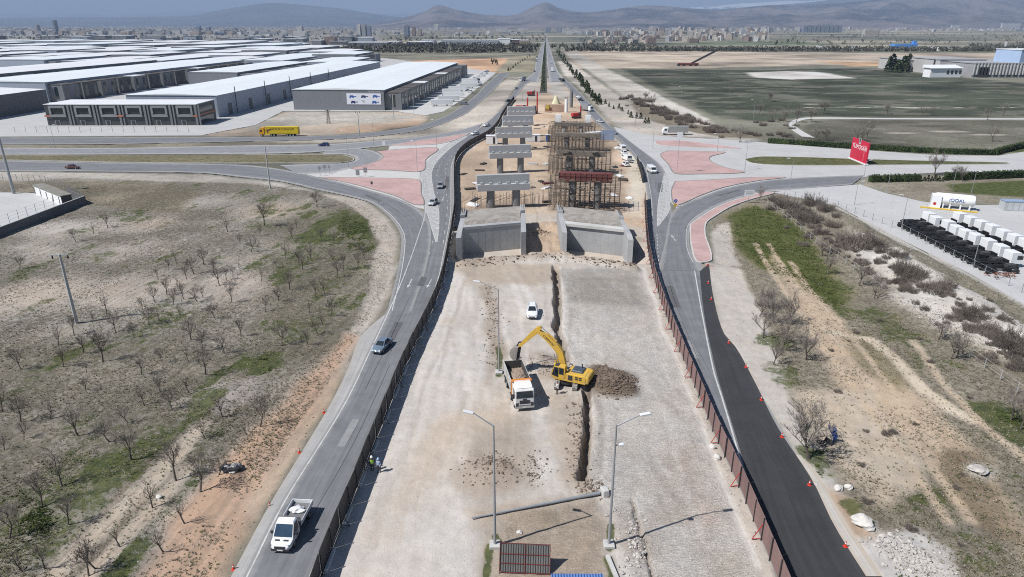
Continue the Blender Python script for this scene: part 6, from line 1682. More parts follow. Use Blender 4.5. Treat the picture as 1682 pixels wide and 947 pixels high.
mb = MB(); mb.box((-3.0, 0, 1.12), (.05, 2.05, .42)); mb.build("tailgate", WHITEP, root, bevel=.015)
mb = MB(); mb.box((.3, 0, 1.45), (.12, 2.05, 1.1)); mb.build("headboard", mat("bed_floor", (.16, .16, .17), .8), root)
mb = MB(); mb.box((0, 0, .6), (5.4, .9, .25)); mb.build("chassis", DARKM, root)
mb = MB(); mb.box((3.0, 0, .68), (.06, 1.05, .3)); mb.build("grille", DARKM, root, bevel=.02)
mb = MB(); mb.box((2.98, 0, .45), (.14, 1.75, .26)); mb.build("bumper", DARKM, root, bevel=.05)
mb = MB(); mb.box((3.06, 0, .45), (.02, .54, .12)); mb.build("number_plate", PLATE, root)
for s in (-1, 1):
    mb = MB(); mb.box((2.45, s * .4, 1.075), (.18, .45, .02)); mb.build("bonnet_vent", DARKM, root)
# bags on the bed
MWc = root.location; Rz = Matrix.Rotation(root.rotation_euler.z, 4, 'Z')
bm = bmesh.new(); bmesh.ops.create_icosphere(bm, subdivisions=4, radius=1)
for v in bm.verts:
    n = math.sin(v.co.x * 5 + 1) * .12 + math.sin(v.co.y * 7 + v.co.x * 4) * .14 + math.sin(v.co.z * 9) * .05
    v.co = Vector((v.co.x * (.5 + n * .6), v.co.y * (.72 + n * .5), max(0, v.co.z + .35) * .3 + n * .25))
me = bpy.data.meshes.new("white_sacks"); bm.to_mesh(me); bm.free(); me.materials.append(mat("sack_white", (.7, .72, .72), .7, var=.1))
me.polygons.foreach_set("use_smooth", [True] * len(me.polygons))
o = bpy.data.objects.new("sack_bundle", me); COL.objects.link(o); p = Rz @ Vector((-1.75, -.1, 0)); o.location = (root.location.x + p.x, root.location.y + p.y, root.location.z + .94); o.rotation_euler = (0, 0, root.rotation_euler.z)
tag(o, "crumpled white sacks lying on the bed of the pickup truck", "sacks")

# ---- tipper truck
ORG = mat("tipper_orange", (.60, .20, .03), .5, var=.12, dirt=.25, dirtcol=(.4, .3, .2))
BEDO = mat("bed_outside", (.45, .44, .42), .7, var=.15, dirt=.3, dirtcol=(.33, .28, .23)); BEDI = mat("bed_inside", (.075, .072, .07), .7, var=.35, dirt=.2)
fa = G(862, 672, .2); hd = R(-80)
root = empty("tipper_truck", (fa.x - 4.4 * math.cos(hd), fa.y - 4.4 * math.sin(hd), gz(fa.x, fa.y + 4) + .02), hd, "white cab tipper truck with orange headboard being loaded with soil", "tipper truck")
TT = root
mb = MB(); mb.prof([(2.1, .75), (4.25, .62), (4.38, 1.0), (4.36, 1.75), (4.15, 2.75), (3.95, 2.95), (2.15, 3.0)], -1.2, 1.2); mb.build("cab", mat("dusty_white", (.66, .655, .64), .5, var=.08, dirt=.45, dirtcol=(.42, .36, .29), scale=1.5), root, bevel=.09)
quad_panel("windshield", [(4.345, -1.06, 1.85), (4.345, 1.06, 1.85), (4.16, 1.0, 2.7), (4.16, -1.0, 2.7)], GLASS, root, .035)
mb = MB(); mb.prof([(2.3, 3.0), (3.95, 3.0), (3.5, 3.25), (2.3, 3.3)], -1.05, 1.05); mb.build("roof_fairing", WHITEP, root, bevel=.06)
mb = MB(); mb.box((4.40, 0, 1.25), (.06, 1.3, .62)); mb.build("grille", DARKM, root, bevel=.03)
mb = MB(); mb.box((4.40, 0, .98), (.09, 1.55, .1)); mb.build("grille_bar", WHITEP, root)
mb = MB(); mb.box((4.30, 0, .62), (.22, 2.45, .4)); mb.build("bumper", CHROME, root, bevel=.05)
mb = MB(); mb.box((4.40, 0, 1.68), (.05, .5, .12)); mb.build("maker_badge", DARKM, root)
mb = MB(); mb.box((4.43, 0, .6), (.02, .52, .12)); mb.build("number_plate", PLATE, root)
for s in (-1, 1):
    mb = MB(); mb.box((4.36, s * .92, .95), (.1, .42, .55)); mb.build("headlight", DARKM, root, bevel=.04)
    quad_panel("side_window", [(2.9, s * 1.205, 1.8), (4.15, s * 1.205, 1.75), (4.0, s * 1.205, 2.6), (2.9, s * 1.205, 2.65)], GLASS, root, .02)
    mb = MB(); mb.box((4.2, s * 1.42, 2.1), (.14, .26, .7)); mb.build("mirror", DARKM, root, bevel=.04)
    for x in (3.2, 1.3, -2.0, -3.35): wheel(root, x, s * (1.02), .52, .34 if x > 2 else .5)
    mb = MB(); mb.prof([(-4.5, 1.35), (1.85, 1.3), (1.95, 3.0), (-4.5, 2.85)], s * 1.21, s * 1.27); mb.build("bed_side", BEDO, root)
    mb = MB(); mb.prof([(-4.4, 1.4), (1.8, 1.35), (1.85, 2.95), (-4.4, 2.8)], s * 1.195, s * 1.208); mb.build("bed_lining", BEDI, root)
    mb = MB(); 
    for k in range(6): mb.box((-4.0 + k * 1.1, s * 1.3, 2.05), (.12, .06, 1.35))
    tag(mb.build("bed_rib", BEDO, root), kind="stuff")
mb = MB(); mb.box((-1.3, 0, 1.35), (6.3, 2.4, .1)); mb.build("bed_floor", BEDI, root)
mb = MB(); mb.prof([(-4.5, 1.3), (-4.42, 1.3), (-4.42, 2.6), (-4.5, 2.6)], -1.26, 1.26); mb.build("tailgate", BEDI, root)
mb = MB(); mb.prof([(1.72, 1.3), (1.9, 1.3), (2.05, 3.1), (2.55, 3.22), (2.55, 3.3), (1.82, 3.25)], -1.28, 1.28); mb.build("headboard", ORG, root, bevel=.02)
for s in (-1, 1):
    mb = MB(); mb.box((2.0, s * 1.24, 2.2), (.22, .12, 1.9)); mb.build("headboard_post", ORG, root)
mb = MB(); mb.box((-.4, 0, .95), (7.6, .9, .35)); mb.build("chassis", DARKM, root)
bm = bmesh.new(); bmesh.ops.create_grid(bm, x_segments=40, y_segments=18, size=1)
for v in bm.verts:
    x, y = v.co.x, v.co.y
    hgt = (1 - y * y * .6) * max(0, min(1, (x + .75) / .8)) * (1 - max(0, x - .75) * 1.2)
    n = (math.sin(x * 23 + y * 17) + math.sin(x * 41 - y * 29) + math.sin(y * 37 + x * 11)) * .035 + random.uniform(-.035, .035)
    v.co = Vector((x * 2.95, y * 1.17, hgt * 1.05 + n))
me = bpy.data.meshes.new("soil"); bm.to_mesh(me); bm.free(); me.materials.append(SOILP)
o = bpy.data.objects.new("soil_load", me); COL.objects.link(o); p = Matrix.Rotation(hd, 4, 'Z') @ Vector((-1.3, 0, 0)); o.location = (root.location.x + p.x, root.location.y + p.y, root.location.z + 1.55); o.rotation_euler = (0, 0, hd)
tag(o, "grey brown soil heaped in the bed of the tipper truck", "soil load")

# ---- excavator
c = gat(931, 628)
hb = math.atan2(3.6, -8.2)
root = empty("excavator", (c.x, c.y, c.z), hb, "yellow tracked excavator loading the tipper truck, arm raised over it", "excavator")
EX = root
TRK = mat("track_steel", (.16, .15, .14), .8, var=.3, scale=2, dirt=.7, dirtcol=(.45, .42, .39))
ta = R(-99) - hb
TM = Matrix.Rotation(ta, 4, 'Z')
for s in (-1, 1):
    prof = []; n = 10
    for i in range(n + 1): a = math.pi / 2 - math.pi * i / n; prof.append((1.75 + .46 * math.cos(a), .47 + .46 * math.sin(a)))
    for i in range(n + 1): a = -math.pi / 2 - math.pi * i / n; prof.append((-1.75 + .46 * math.cos(a), .47 + .46 * math.sin(a)))
    mb = MB(); prof.reverse(); mb.prof(prof, s * 1.2 - .32, s * 1.2 + .32, TM)
    t = mb.build("track", TRK, root)
    mb = MB()
    for i in range(26):
        u = -1.75 + 3.5 * (i % 13) / 12; z = .94 if i < 13 else 0.0
        mb.box((u, s * 1.2, z), (.08, .66, .05), TM)
    for e in (-1, 1):
        for k in range(6):
            a = math.pi * (k + .5) / 6 - math.pi / 2
            mb.box((e * (1.75 + .47 * math.cos(a)), s * 1.2, .47 + .47 * math.sin(a)), (.07, .66, .07), TM)
    tag(mb.build("grouser", TRK, t), kind="stuff")
    mb = MB()
    for x in (-1.75, 1.75): mb.cyl(TM @ Vector((x, s * 1.2 - .34, .47)), TM @ Vector((x, s * 1.2 + .34, .47)), .3, .3, 12)
    mb.build("sprocket", DARKM, t)
mb = MB(); mb.box((0, 0, .62), (2.2, 1.8, .4), TM); mb.cyl((0, 0, .75), (0, 0, 1.1), .75, .75, 20); mb.build("undercarriage", DARKM, root)
mb = MB(); mb.box((-.75, 0, 1.2), (4.5, 2.7, .22)); mb.build("deck", YEL, root, bevel=.03)
mb = MB(); mb.prof([(-3.0, 1.3), (-.2, 1.3), (-.2, 2.2), (-2.9, 2.25), (-3.05, 2.0)], -1.35, 1.35); mb.build("engine_housing", YEL, root, bevel=.08)
mb = MB(); mb.prof([(-3.35, 1.15), (-2.6, 1.1), (-2.6, 2.2), (-3.25, 2.2), (-3.45, 1.9)], -1.3, 1.3); mb.build("counterweight", YEL, root, bevel=.15)
mb = MB(); mb.box((-1.55, -.2, 2.33), (1.7, 1.7, .28), taper=.86); mb.build("engine_hood", mat("hood_slate", (.06, .075, .095), .4, var=.2), root, bevel=.06)
mb = MB(); mb.cyl((-1.9, -.6, 2.4), (-1.9, -.6, 3.0), .08, .08, 8); mb.build("exhaust", DARKM, root)
for i in range(2):
    for k in range(2):
        mb = MB(); mb.box((-1.75 - i * .52, 1.36, 1.66 + k * .26), (.4, .03, .18)); mb.build("side_vent", DARKM, root)
mb = MB(); mb.box((-.9, 1.36, 1.7), (.6, .03, .7)); mb.build("side_recess", DARKM, root)
# cab on the left side
mb = MB(); mb.prof([(-.15, 1.3), (1.75, 1.3), (1.8, 1.7), (1.45, 2.95), (1.25, 3.05), (-.15, 3.05)], .42, 1.37); cb = mb.build("cab", YEL, root, bevel=.05)
quad_panel("front_window", [(1.79, .5, 1.75), (1.79, 1.3, 1.75), (1.47, 1.3, 2.9), (1.47, .5, 2.9)], GLASS, cb, .03)
quad_panel("side_window", [(.75, 1.372, 1.45), (1.68, 1.372, 1.7), (1.36, 1.372, 2.88), (.75, 1.372, 2.88)], GLASS, cb, .02)
quad_panel("side_window", [(.02, 1.372, 1.95), (.66, 1.372, 1.95), (.66, 1.372, 2.88), (.02, 1.372, 2.88)], GLASS, cb, .02)
mb = MB(); mb.box((.3, .9, 3.075), (.75, .7, .05)); mb.build("roof_hatch", YEL, cb)
mb = MB(); mb.box((1.05, .9, 3.085), (.5, .85, .05)); mb.build("visor", DARKM, cb)
# boom, stick, bucket
def beam(root, name, pts, hs, y0, y1, m, parent=None):
    """plate beam along x-z points with half-depths hs"""
    top = []; bot = []
    for i, p in enumerate(pts):
        t = Vector(pts[min(i + 1, len(pts) - 1)]) - Vector(pts[max(i - 1, 0)]); t.normalize(); n = Vector((-t.y, t.x))
        top.append((p[0] + n.x * hs[i], p[1] + n.y * hs[i])); bot.append((p[0] - n.x * hs[i], p[1] - n.y * hs[i]))
    mb = MB(); vs = []; k = len(pts)
    for y in (y0, y1): vs += [(q[0], y, q[1]) for q in bot] + [(q[0], y, q[1]) for q in top]
    fs = []
    for i in range(k - 1):
        fs += [(i, i + 1, k + i + 1, k + i), (2 * k + i + 1, 2 * k + i, 3 * k + i, 3 * k + i + 1), (i + 1, i, 2 * k + i, 2 * k + i + 1), (k + i, k + i + 1, 3 * k + i + 1, 3 * k + i)]
    fs += [(0, k, 3 * k, 2 * k), (k - 1, 2 * k + k - 1, 3 * k + k - 1, 2 * k - 1)]
    mb.add(vs, fs)
    return mb.build(name, m, parent or root, bevel=.02)
B0, B1, B2 = (.45, 1.75), (1.55, 4.8), (4.5, 6.95)
boom = beam(root, "boom", [B0, (.7, 3.0), (1.15, 4.3), (1.85, 5.2), (3.1, 6.15), B2], [.25, .38, .48, .46, .36, .22], -.55, .0, YEL)
S1 = (7.05, 4.1)
stick = beam(root, "stick", [(3.95, 7.5), B2, (5.4, 5.95), S1], [.16, .38, .31, .17], -.5, -.05, YEL)
def cylr(a, b, y, parent, name="hydraulic_cylinder"):
    mb = MB(); a = Vector((a[0], y, a[1])); b = Vector((b[0], y, b[1])); m_ = a.lerp(b, .58)
    mb.cyl(a, m_, .11, .11, 10); o = mb.build(name, YEL, parent); mb = MB(); mb.cyl(m_, b, .06, .06, 8); mb.build("piston_rod", CHROME, o if parent is root else parent); return o
cylr((1.35, 1.7), (1.9, 4.2), .08, root); cylr((1.35, 1.7), (1.9, 4.2), -.63, root)
cylr((1.7, 5.8), (3.9, 7.55), -.27, root); cylr((4.35, 7.5), (6.65, 4.95), -.27, root)
mb = MB(); mb.bar((6.5, -.27, 4.75), (7.15, -.27, 4.65), .3, .12); mb.bar((7.15, -.27, 4.65), (7.5, -.27, 3.9), .3, .12); mb.build("bucket_link", DARKM, root)
# bucket: curved shell with side plates and teeth
arc = [(7.0, 4.15), (7.6, 4.05), (8.1, 3.65), (8.3, 3.0), (8.15, 2.45), (7.8, 2.15), (7.3, 2.1)]
mb = MB(); vs = []
for y in (-.9, .35): vs += [(x, y, z) for x, z in arc] + [(x * .985 + .1, y, z * .98 + .06) for x, z in arc]
k = len(arc); fs = []
for i in range(k - 1):
    fs += [(i, i + 1, 2 * k + i + 1, 2 * k + i), (k + i + 1, k + i, 3 * k + i, 3 * k + i + 1)]
mb.add(vs, fs)
for y in (-.93, .35): mb.prof(arc, y, y + .05)
bk = mb.build("bucket", mat("bucket_steel", (.22, .20, .185), .6, var=.3, dirt=.6, dirtcol=(.33, .28, .24)), root)
for i in range(5):
    mb = MB(); y = -.85 + i * .28; mb.bar((7.35, y, 2.12), (7.0, y, 2.08), .11, .07); mb.build("tooth", DARKM, bk)
o_ = txt(boom, "KOMATSU", .42, (2.75, .012, 5.87), (math.pi / 2, 0, 0), DARKM, name="boom_lettering"); o_.rotation_euler = Euler((math.pi / 2, R(38) * -1, math.pi), 'XYZ')
M_ = Matrix(((-.79, .0, 0), (0, 0, 1), (-.61, 0, 0))).to_3x3()
ex = Vector((-.79, 0, -.61)); ez = Vector((0, 1, 0)); ey = ez.cross(ex)
o_.rotation_euler = Matrix((ex, ey, ez)).transposed().to_euler()
mb = MB(); mb.cyl((1.2, 1.45, 2.2), (1.2, 1.6, 2.5), .03, .03, 6); mb.box((1.2, 1.62, 2.6), (.12, .18, .3)); mb.build("mirror", DARKM, cb)
mb = MB(); mb.cyl((1.85, -.75, 1.35), (1.85, -.75, 2.3), .3, .3, 14); mb.build("side_tank", mat("pale_yellow", (.58, .45, .06), .5), root, smooth=True)

# ---- yellow lorry
p0 = G(426, 224); p1 = G(491, 224)
L = p1.x - p0.x
root = empty("articulated_lorry", (p0.x, p0.y + 1.2, .11), 0, "long yellow articulated lorry on the service road", "lorry")
LY = mat("lorry_yellow", (.58, .42, .01), .5, var=.08)
mb = MB(); mb.prof([(0.1, .8), (2.3, .8), (2.3, 3.7), (.9, 3.6), (.25, 2.9), (0, 1.6)], -1.25, 1.25); mb.build("cab", mat("lorry_orange", (.62, .30, .01), .45), root, bevel=.08)
quad_panel("windshield", [(.02, -1.05, 1.75), (.02, 1.05, 1.75), (.28, 1.0, 2.85), (.28, -1.0, 2.85)], GLASS, root, .03)
quad_panel("side_window", [(.4, -1.255, 1.9), (1.4, -1.255, 1.9), (1.4, -1.255, 2.7), (.5, -1.255, 2.7)], GLASS, root, .02)
mb = MB(); mb.box((L / 2 + 1.35, 0, 2.5), (L - 2.9, 2.5, 2.75)); mb.build("trailer", LY, root, bevel=.03)
mb = MB(); mb.box((L / 2 + 1.35, 0, 3.93), (L - 2.85, 2.55, .1)); mb.build("trailer_roof", LY, root)
mb = MB(); mb.box((L / 2 + 1, 0, .85), (L - 2, 1.0, .3)); mb.build("chassis", DARKM, root)
txt(root, "SAKARYA TASIMACILIK", 1.25, (L / 2 + 1.8, -1.27, 3.05), (math.pi / 2, 0, 0), mat("letter_brown", (.10, .06, .02), .6), sx=.78)
mb = MB(); mb.prof([(3.2, 2.9), (4.6, 3.0), (5.6, 3.5), (5.0, 2.5), (4.0, 2.2), (4.2, 1.4), (3.6, 1.4)], -1.29, -1.262); mb.build("printed_emblem", mat("emblem_brown", (.16, .05, .03), .6), root)
mb = MB(); mb.box((3.6, -1.27, .95), (2.2, .05, .5)); mb.build("side_skirt", LY, root)
for x in (1.0, 5.2, 6.4, L - 5, L - 3.7, L - 2.4):
    for s in (-1, 1): wheel(root, x, s * 1.05, .5, .32)
# ---- grey lorry by the right roundabout
p = G(1112, 222.5); root = empty("box_lorry", (p.x - 5, p.y + 3, .1), 0, "grey box lorry parked before the brown thicket near the right island", "lorry")
mb = MB(); mb.box((6, 0, 2.3), (8.5, 2.5, 2.7)); mb.build("box_body", mat("box_grey", (.3, .3, .29), .6, var=.2), root)
mb = MB(); mb.prof([(-.9, .7), (1.5, .7), (1.5, 3.0), (-.3, 2.9), (-.9, 1.7)], -1.2, 1.2); mb.build("cab", WHITEP, root, bevel=.08)
quad_panel("side_window", [(-.3, -1.21, 1.8), (.9, -1.21, 1.8), (.9, -1.21, 2.6), (-.1, -1.21, 2.6)], GLASS, root, .02)
for x in (.2, 7, 8.3):
    for s in (-1, 1): wheel(root, x, s * 1.0, .5, .3)
# ---- far lorries on the dual carriageway
def small_lorry(px, ang, label, m):
    p = G(*px); root = empty("lorry", (p.x, p.y, .1), R(ang), label, "lorry")
    mb = MB(); mb.box((-1.8, 0, 2.2), (7, 2.5, 2.9)); mb.build("box_body", m, root)
    mb = MB(); mb.prof([(1.9, .6), (4.0, .6), (4.0, 1.6), (3.6, 2.8), (1.9, 2.9)], -1.2, 1.2); mb.build("cab", WHITEP, root, bevel=.06)
    quad_panel("windshield", [(3.98, -1, 1.65), (3.98, 1, 1.65), (3.64, .95, 2.7), (3.64, -.95, 2.7)], GLASS, root, .03)
    for x in (2.9, -2.5, -4):
        for s in (-1, 1): wheel(root, x, s * 1.0, .5, .3)
small_lorry((965, 182), -58, "white lorry with a dark load on the right road", CGY); small_lorry((882, 97), 264, "dark lorry on the far left carriageway", CK)
small_lorry((907, 117), 86, "white box lorry near the start of the right carriageway", WHITEP); small_lorry((857.5, 133), 245, "dark lorry where the left road leaves the carriageway", CGY)

# ---- parked tractor units
BLK = mat("chassis_black", (.012, .012, .013), .7, var=.4, scale=2, spec=.3)
def tractor():
    root = empty("tractor_unit", (0, 0, 0), 0, "x", "tractor unit", "white tractor units parked in rows")
    mb = MB(); mb.prof([(-1.1, .95), (1.05, .7), (1.15, 1.5), (1.0, 2.7), (.75, 3.1), (-1.1, 3.15)], -1.22, 1.22); mb.build("cab", WHITEP, root, bevel=.08)
    quad_panel("windshield", [(1.16, -1.05, 1.7), (1.16, 1.05, 1.7), (1.0, 1.0, 2.7), (1.0, -1.0, 2.7)], GLASS, root, .03)
    for s in (-1, 1):
        quad_panel("side_window", [(.05, s * 1.225, 1.7), (.95, s * 1.225, 1.65), (.82, s * 1.225, 2.5), (.05, s * 1.225, 2.5)], GLASS, root, .02)
        mb = MB(); mb.box((.95, s * 1.42, 2.1), (.14, .28, .75)); mb.build("mirror", DARKM, root, bevel=.04)
        for x in (.2, -3.9, -5.2): wheel(root, x, s * 1.0, .52, .36 if x > 0 else .5, False)
        mb = MB(); mb.box((-2.4, s * .95, .75), (1.6, .5, .7)); mb.build("fuel_tank", BLK, root, bevel=.1)
        mb = MB(); mb.bar((-6.0, s * .42, .95), (.6, s * .42, .95), .14, .3); mb.build("frame_rail", BLK, root)
    mb = MB(); mb.box((-1.35, 0, 1.15), (.35, 1.9, .7)); mb.build("cab_rear_pack", BLK, root)
    mb = MB(); mb.box((-4.2, 0, 1.15), (1.1, 1.0, .12)); mb.build("coupling_plate", BLK, root)
    for s in (-1, 1):
        mb = MB(); mb.box((-4.5, s * 1.0, 1.12), (2.9, .55, .06)); mb.build("mudguard", BLK, root)
    mb = MB(); mb.box((-6.1, 0, .8), (.2, 2.3, .3)); mb.build("rear_bar", BLK, root)
    return root
tr = tractor(); dup_reg(tr)
def rowlab(i, n, row): return f"white tractor unit in the {row} row, " + (ORD[i] if i else "") + "nearest the white tank"
row1 = [(1523.6, 370), (1536, 377), (1555, 384), (1569, 393), (1584, 400), (1600, 407), (1619, 416), (1640, 426), (1659, 437)]
row2 = [(1573, 370), (1591, 377), (1609, 384), (1627, 391), (1646, 400), (1664, 408), (1681, 416)]
first = True
for row, nm in ((row1, "front"), (row2, "rear")):
    for i, px in enumerate(row):
        p = G(*px)
        if first: o = tr; o.location = (p.x, p.y, .1); first = False
        else: o = dup(tr, (p.x + random.uniform(-.15, .15), p.y, .1), R(random.uniform(-1.5, 1.5)))
        o["label"] = rowlab(i, len(row), nm)
# bare chassis parked left of the front row
def chassis():
    root = empty("bare_chassis", (0, 0, 0), 0, "x", "truck chassis", "bare black chassis beside the tractor units")
    for s in (-1, 1):
        mb = MB(); mb.bar((-3.4, s * .42, .95), (3.4, s * .42, .95), .14, .3); mb.build("frame_rail", BLK, root)
        for x in (2.6, -1.5, -2.8): wheel(root, x, s * 1.0, .52, .5, False)
        mb = MB(); mb.box((.8, s * .95, .8), (1.6, .5, .7)); mb.build("fuel_tank", BLK, root, bevel=.1)
        mb = MB(); mb.box((-2.1, s * 1.0, 1.12), (2.6, .55, .06)); mb.build("mudguard", BLK, root)
    mb = MB(); mb.box((1.9, 0, 1.2), (1.6, 1.1, .9)); mb.build("engine_block", mat("engine_grey", (.05, .05, .052), .6), root)
    mb = MB(); mb.box((-1.9, 0, 1.15), (1.1, 1.0, .12)); mb.build("coupling_plate", BLK, root)
    return root
chs = chassis(); dup_reg(chs)
a = G(1500, 375); b = G(1640, 447)
for i in range(9):
    t = i / 8; x, y = a.x + (b.x - a.x) * t, a.y + (b.y - a.y) * t
    o = chs if i == 0 else dup(chs, (x, y, .1), R(random.uniform(-2, 2)))
    if i == 0: o.location = (x, y, .1)
    o["label"] = f"bare black truck chassis left of the front row, {ORD[i]}nearest the white tank"
p = gat(1642, 455); mb = MB()
for i in range(26): a = Vector((random.uniform(-2, 2), random.uniform(-1, 1), random.uniform(.1, .8))); mb.bar(a, a + Vector((random.uniform(-1.5, 1.5), random.uniform(-.8, .8), random.uniform(-.2, .3))), .12)
o = mb.build("scrap_heap", mat("rust_scrap", (.2, .07, .04), .9, var=.4)); o.location = (p.x, p.y, .1); tag(o, "small heap of rusty red scrap at the yard's lower fence", "scrap heap")

# ---- traffic cones
def cone():
    root = empty("traffic_cone", (0, 0, 0), 0, "x", "traffic cone", "red cones along the road edges")
    mb = MB(); mb.cyl((0, 0, .04), (0, 0, .85), .17, .045, 14); mb.build("cone_body", mat("cone_red", (.62, .05, .03), .5, var=.1), root)
    mb = MB(); mb.box((0, 0, .03), (.48, .48, .06)); mb.build("base", mat("cone_red", (.62, .05, .03), .5), root)
    mb = MB(); mb.cyl((0, 0, .46), (0, 0, .62), .108, .084, 14); mb.build("white_band", WHITEP, root)
    return root
cn = cone(); dup_reg(cn); items = []
for i, px in enumerate([(532, 678), (492, 743), (443, 831), (384, 935), (1162, 436), (1163, 466), (1168, 493), (1197, 564), (1225, 604), (1250, 658), (1284, 719), (1329, 798), (1388, 899)]):
    p = G(*px); o = cn if i == 0 else dup(cn, (0, 0, 0)); o.location = (p.x, p.y, gz(p.x, p.y) + .0 if i < 4 else .11); o.scale = (.75,) * 3
    items.append((o, px))
rank_labels(items, "red traffic cone", [("the white pickup", (478, 865)), ("the big bare tree right of the road", (1330, 740)), ("the pink sidewalk's end", (1158, 430)), ("the slate blue sedan", (628, 573))])

# ================================================================ PEOPLE
SKIN = mat("skin", (.42, .24, .17), .6); 
def person(px, z, rz, label, top, legs, shoes, helmet=None, vest=None, hair=None, pose=0.0):
    """one continuous body grown from a skeleton; colours follow skin, top, trousers and boots"""
    J = [(0, 0, .95), (0, 0, 1.15), (0, 0, 1.38), (0, .01, 1.52), (0, .02, 1.62), (0, .025, 1.74),
         (.10, 0, .9), (.11, .03 + pose, .5), (.12, .0 + pose * 1.6, .09), (.12, -.16 + pose * 1.6, .05), (-.10, 0, .9), (-.11, .03 - pose, .5), (-.12, -pose * 1.2, .09), (-.12, -.16 - pose * 1.2, .05),
         (.19, 0, 1.41), (.25, .03, 1.13), (.22, -.12, .92), (.21, -.17, .83), (-.19, 0, 1.41), (-.26, .03, 1.13), (-.23, -.05, .89), (-.22, -.09, .8)]
    E = [(0, 1), (1, 2), (2, 3), (3, 4), (4, 5), (0, 6), (6, 7), (7, 8), (8, 9), (0, 10), (10, 11), (11, 12), (12, 13), (2, 14), (14, 15), (15, 16), (16, 17), (2, 18), (18, 19), (19, 20), (20, 21)]
    rad = [(.16, .12), (.155, .115), (.17, .12), (.06, .06), (.085, .1), (.075, .09), (.1, .1), (.065, .07), (.045, .05), (.04, .035), (.1, .1), (.065, .07), (.045, .05), (.04, .035), (.07, .07), (.05, .05), (.038, .038), (.045, .025), (.07, .07), (.05, .05), (.038, .038), (.045, .025)]
    me = bpy.data.meshes.new("skel"); me.from_pydata(J, E, []); o = bpy.data.objects.new("person", me); COL.objects.link(o)
    sk = o.modifiers.new("skin", 'SKIN'); sub = o.modifiers.new("sub", 'SUBSURF'); sub.levels = 2; sub.render_levels = 2
    for i, r_ in enumerate(rad): me.skin_vertices[0].data[i].radius = r_
    me.skin_vertices[0].data[0].use_root = True
    dg = bpy.context.evaluated_depsgraph_get(); m2 = bpy.data.meshes.new_from_object(o.evaluated_get(dg))
    o.modifiers.clear(); o.data = m2
    m2.materials.clear()
    for m in (SKIN, top, legs, shoes): m2.materials.append(m)
    for p in m2.polygons:
        c = p.center; p.use_smooth = True
        if c.z < .12: k = 3
        elif c.z < .98 and abs(c.x) < .19: k = 2
        elif c.z > 1.5 or (abs(c.x) > .19 and c.z < .93): k = 0
        else: k = 1
        p.material_index = k
    tag(o, label, "person", None)
    o.location = (px[0], px[1], z); o.rotation_euler = (0, 0, rz)
    if helmet:
        mb = MB(); n = 16
        mb.loft([[(r_ * math.cos(2 * math.pi * i / n), .025 + 1.12 * r_ * math.sin(2 * math.pi * i / n), zz) for i in range(n)] for r_, zz in ((.155, 1.70), (.13, 1.715), (.128, 1.77), (.1, 1.84), (.04, 1.875))])
        mb.build("helmet", helmet, o, smooth=True)
    if hair:
        mb = MB(); n = 12
        mb.loft([[(r_ * math.cos(2 * math.pi * i / n), .05 + r_ * math.sin(2 * math.pi * i / n), zz) for i in range(n)] for r_, zz in ((.09, 1.66), (.1, 1.72), (.085, 1.8), (.03, 1.83))]); mb.build("hair", hair, o, smooth=True)
    if vest:
        mb = MB(); n = 18
        def ring(a, b, zz): return [(a * math.cos(2 * math.pi * i / n), b * math.sin(2 * math.pi * i / n), zz) for i in range(n)]
        mb.loft([ring(.205, .165, .92), ring(.2, .16, 1.15), ring(.225, .165, 1.34), ring(.2, .14, 1.45)], cap=False); v = mb.build("vest", vest, o, smooth=True)
        mb = MB(); mb.loft([ring(.206, .166, 1.06), ring(.206, .166, 1.12)], cap=False); mb.build("reflective_band", WHITEP, v)
    mb = MB(); mb.cyl((0, -.075, 1.66), (0, -.11, 1.645), .018, .012, 6); mb.build("nose", SKIN, o)
    for s in (-1, 1):
        mb = MB(); mb.box((s * .032, -.078, 1.685), (.02, .012, .012)); mb.build("eye", DARKM, o)
    return o
HIVIS = mat("hi_vis", (.32, .62, .05), .7); DKT = mat("dark_trousers", (.03, .032, .04), .9); LBS = mat("pale_blue_shirt", (.32, .40, .55), .85); BOOT = mat("boots", (.04, .03, .025), .8); PALET = mat("pale_top", (.5, .49, .47), .9)
p = gat(612, 772); person((p.x, p.y), p.z, R(20), "person in a lime green safety vest and white helmet standing in the fence's shadow", DKT, DKT, BOOT, WHITEP, HIVIS)
p = gat(622.5, 775); person((p.x, p.y), p.z, R(-20), "person in pale blue shirt and pale blue helmet beside the left fence", LBS, DKT, BOOT, mat("helmet_blue", (.3, .45, .65), .4), None, None, .06)
p = gat(915, 646); person((p.x, p.y), p.z, R(-60), "person in a pale top and dark trousers standing by the excavator's tracks", PALET, DKT, BOOT, None, None, mat("dark_hair", (.02, .016, .012), .8))
# ================================================================ VEGETATION
BARK = mat("bark", (.105, .088, .073), .95, var=.35, scale=3); TWIG = mat("twigs", (.17, .145, .125), .95, var=.35, scale=1.5)
TWIGG = mat("grey_twigs", (.21, .185, .165), .95, var=.3, scale=1.5)
BUSHM = mat("thicket_twigs", (.17, .145, .125), .95, var=.4, scale=1.0)
def foliage_mat(name, a, b):
    if name in MATS: return MATS[name]
    m, n, l, bs = _new(name)
    oi = n.new("ShaderNodeObjectInfo"); geo = n.new("ShaderNodeNewGeometry")
    f = _noise(n, l, geo.outputs["Position"], .7, 3, .7)
    r = n.new("ShaderNodeMath"); r.operation = 'ADD'; l.new(geo.outputs["Random Per Island"], r.inputs[0]); l.new(f, r.inputs[1])
    f2 = _ramp(n, l, r.outputs[0], .4, 1.5)
    l.new(_mix(n, l, f2, a, b), bs.inputs["Base Color"]); bs.inputs["Roughness"].default_value = .85; bs.inputs["Specular IOR Level"].default_value = .2
    MATS[name] = m; return m
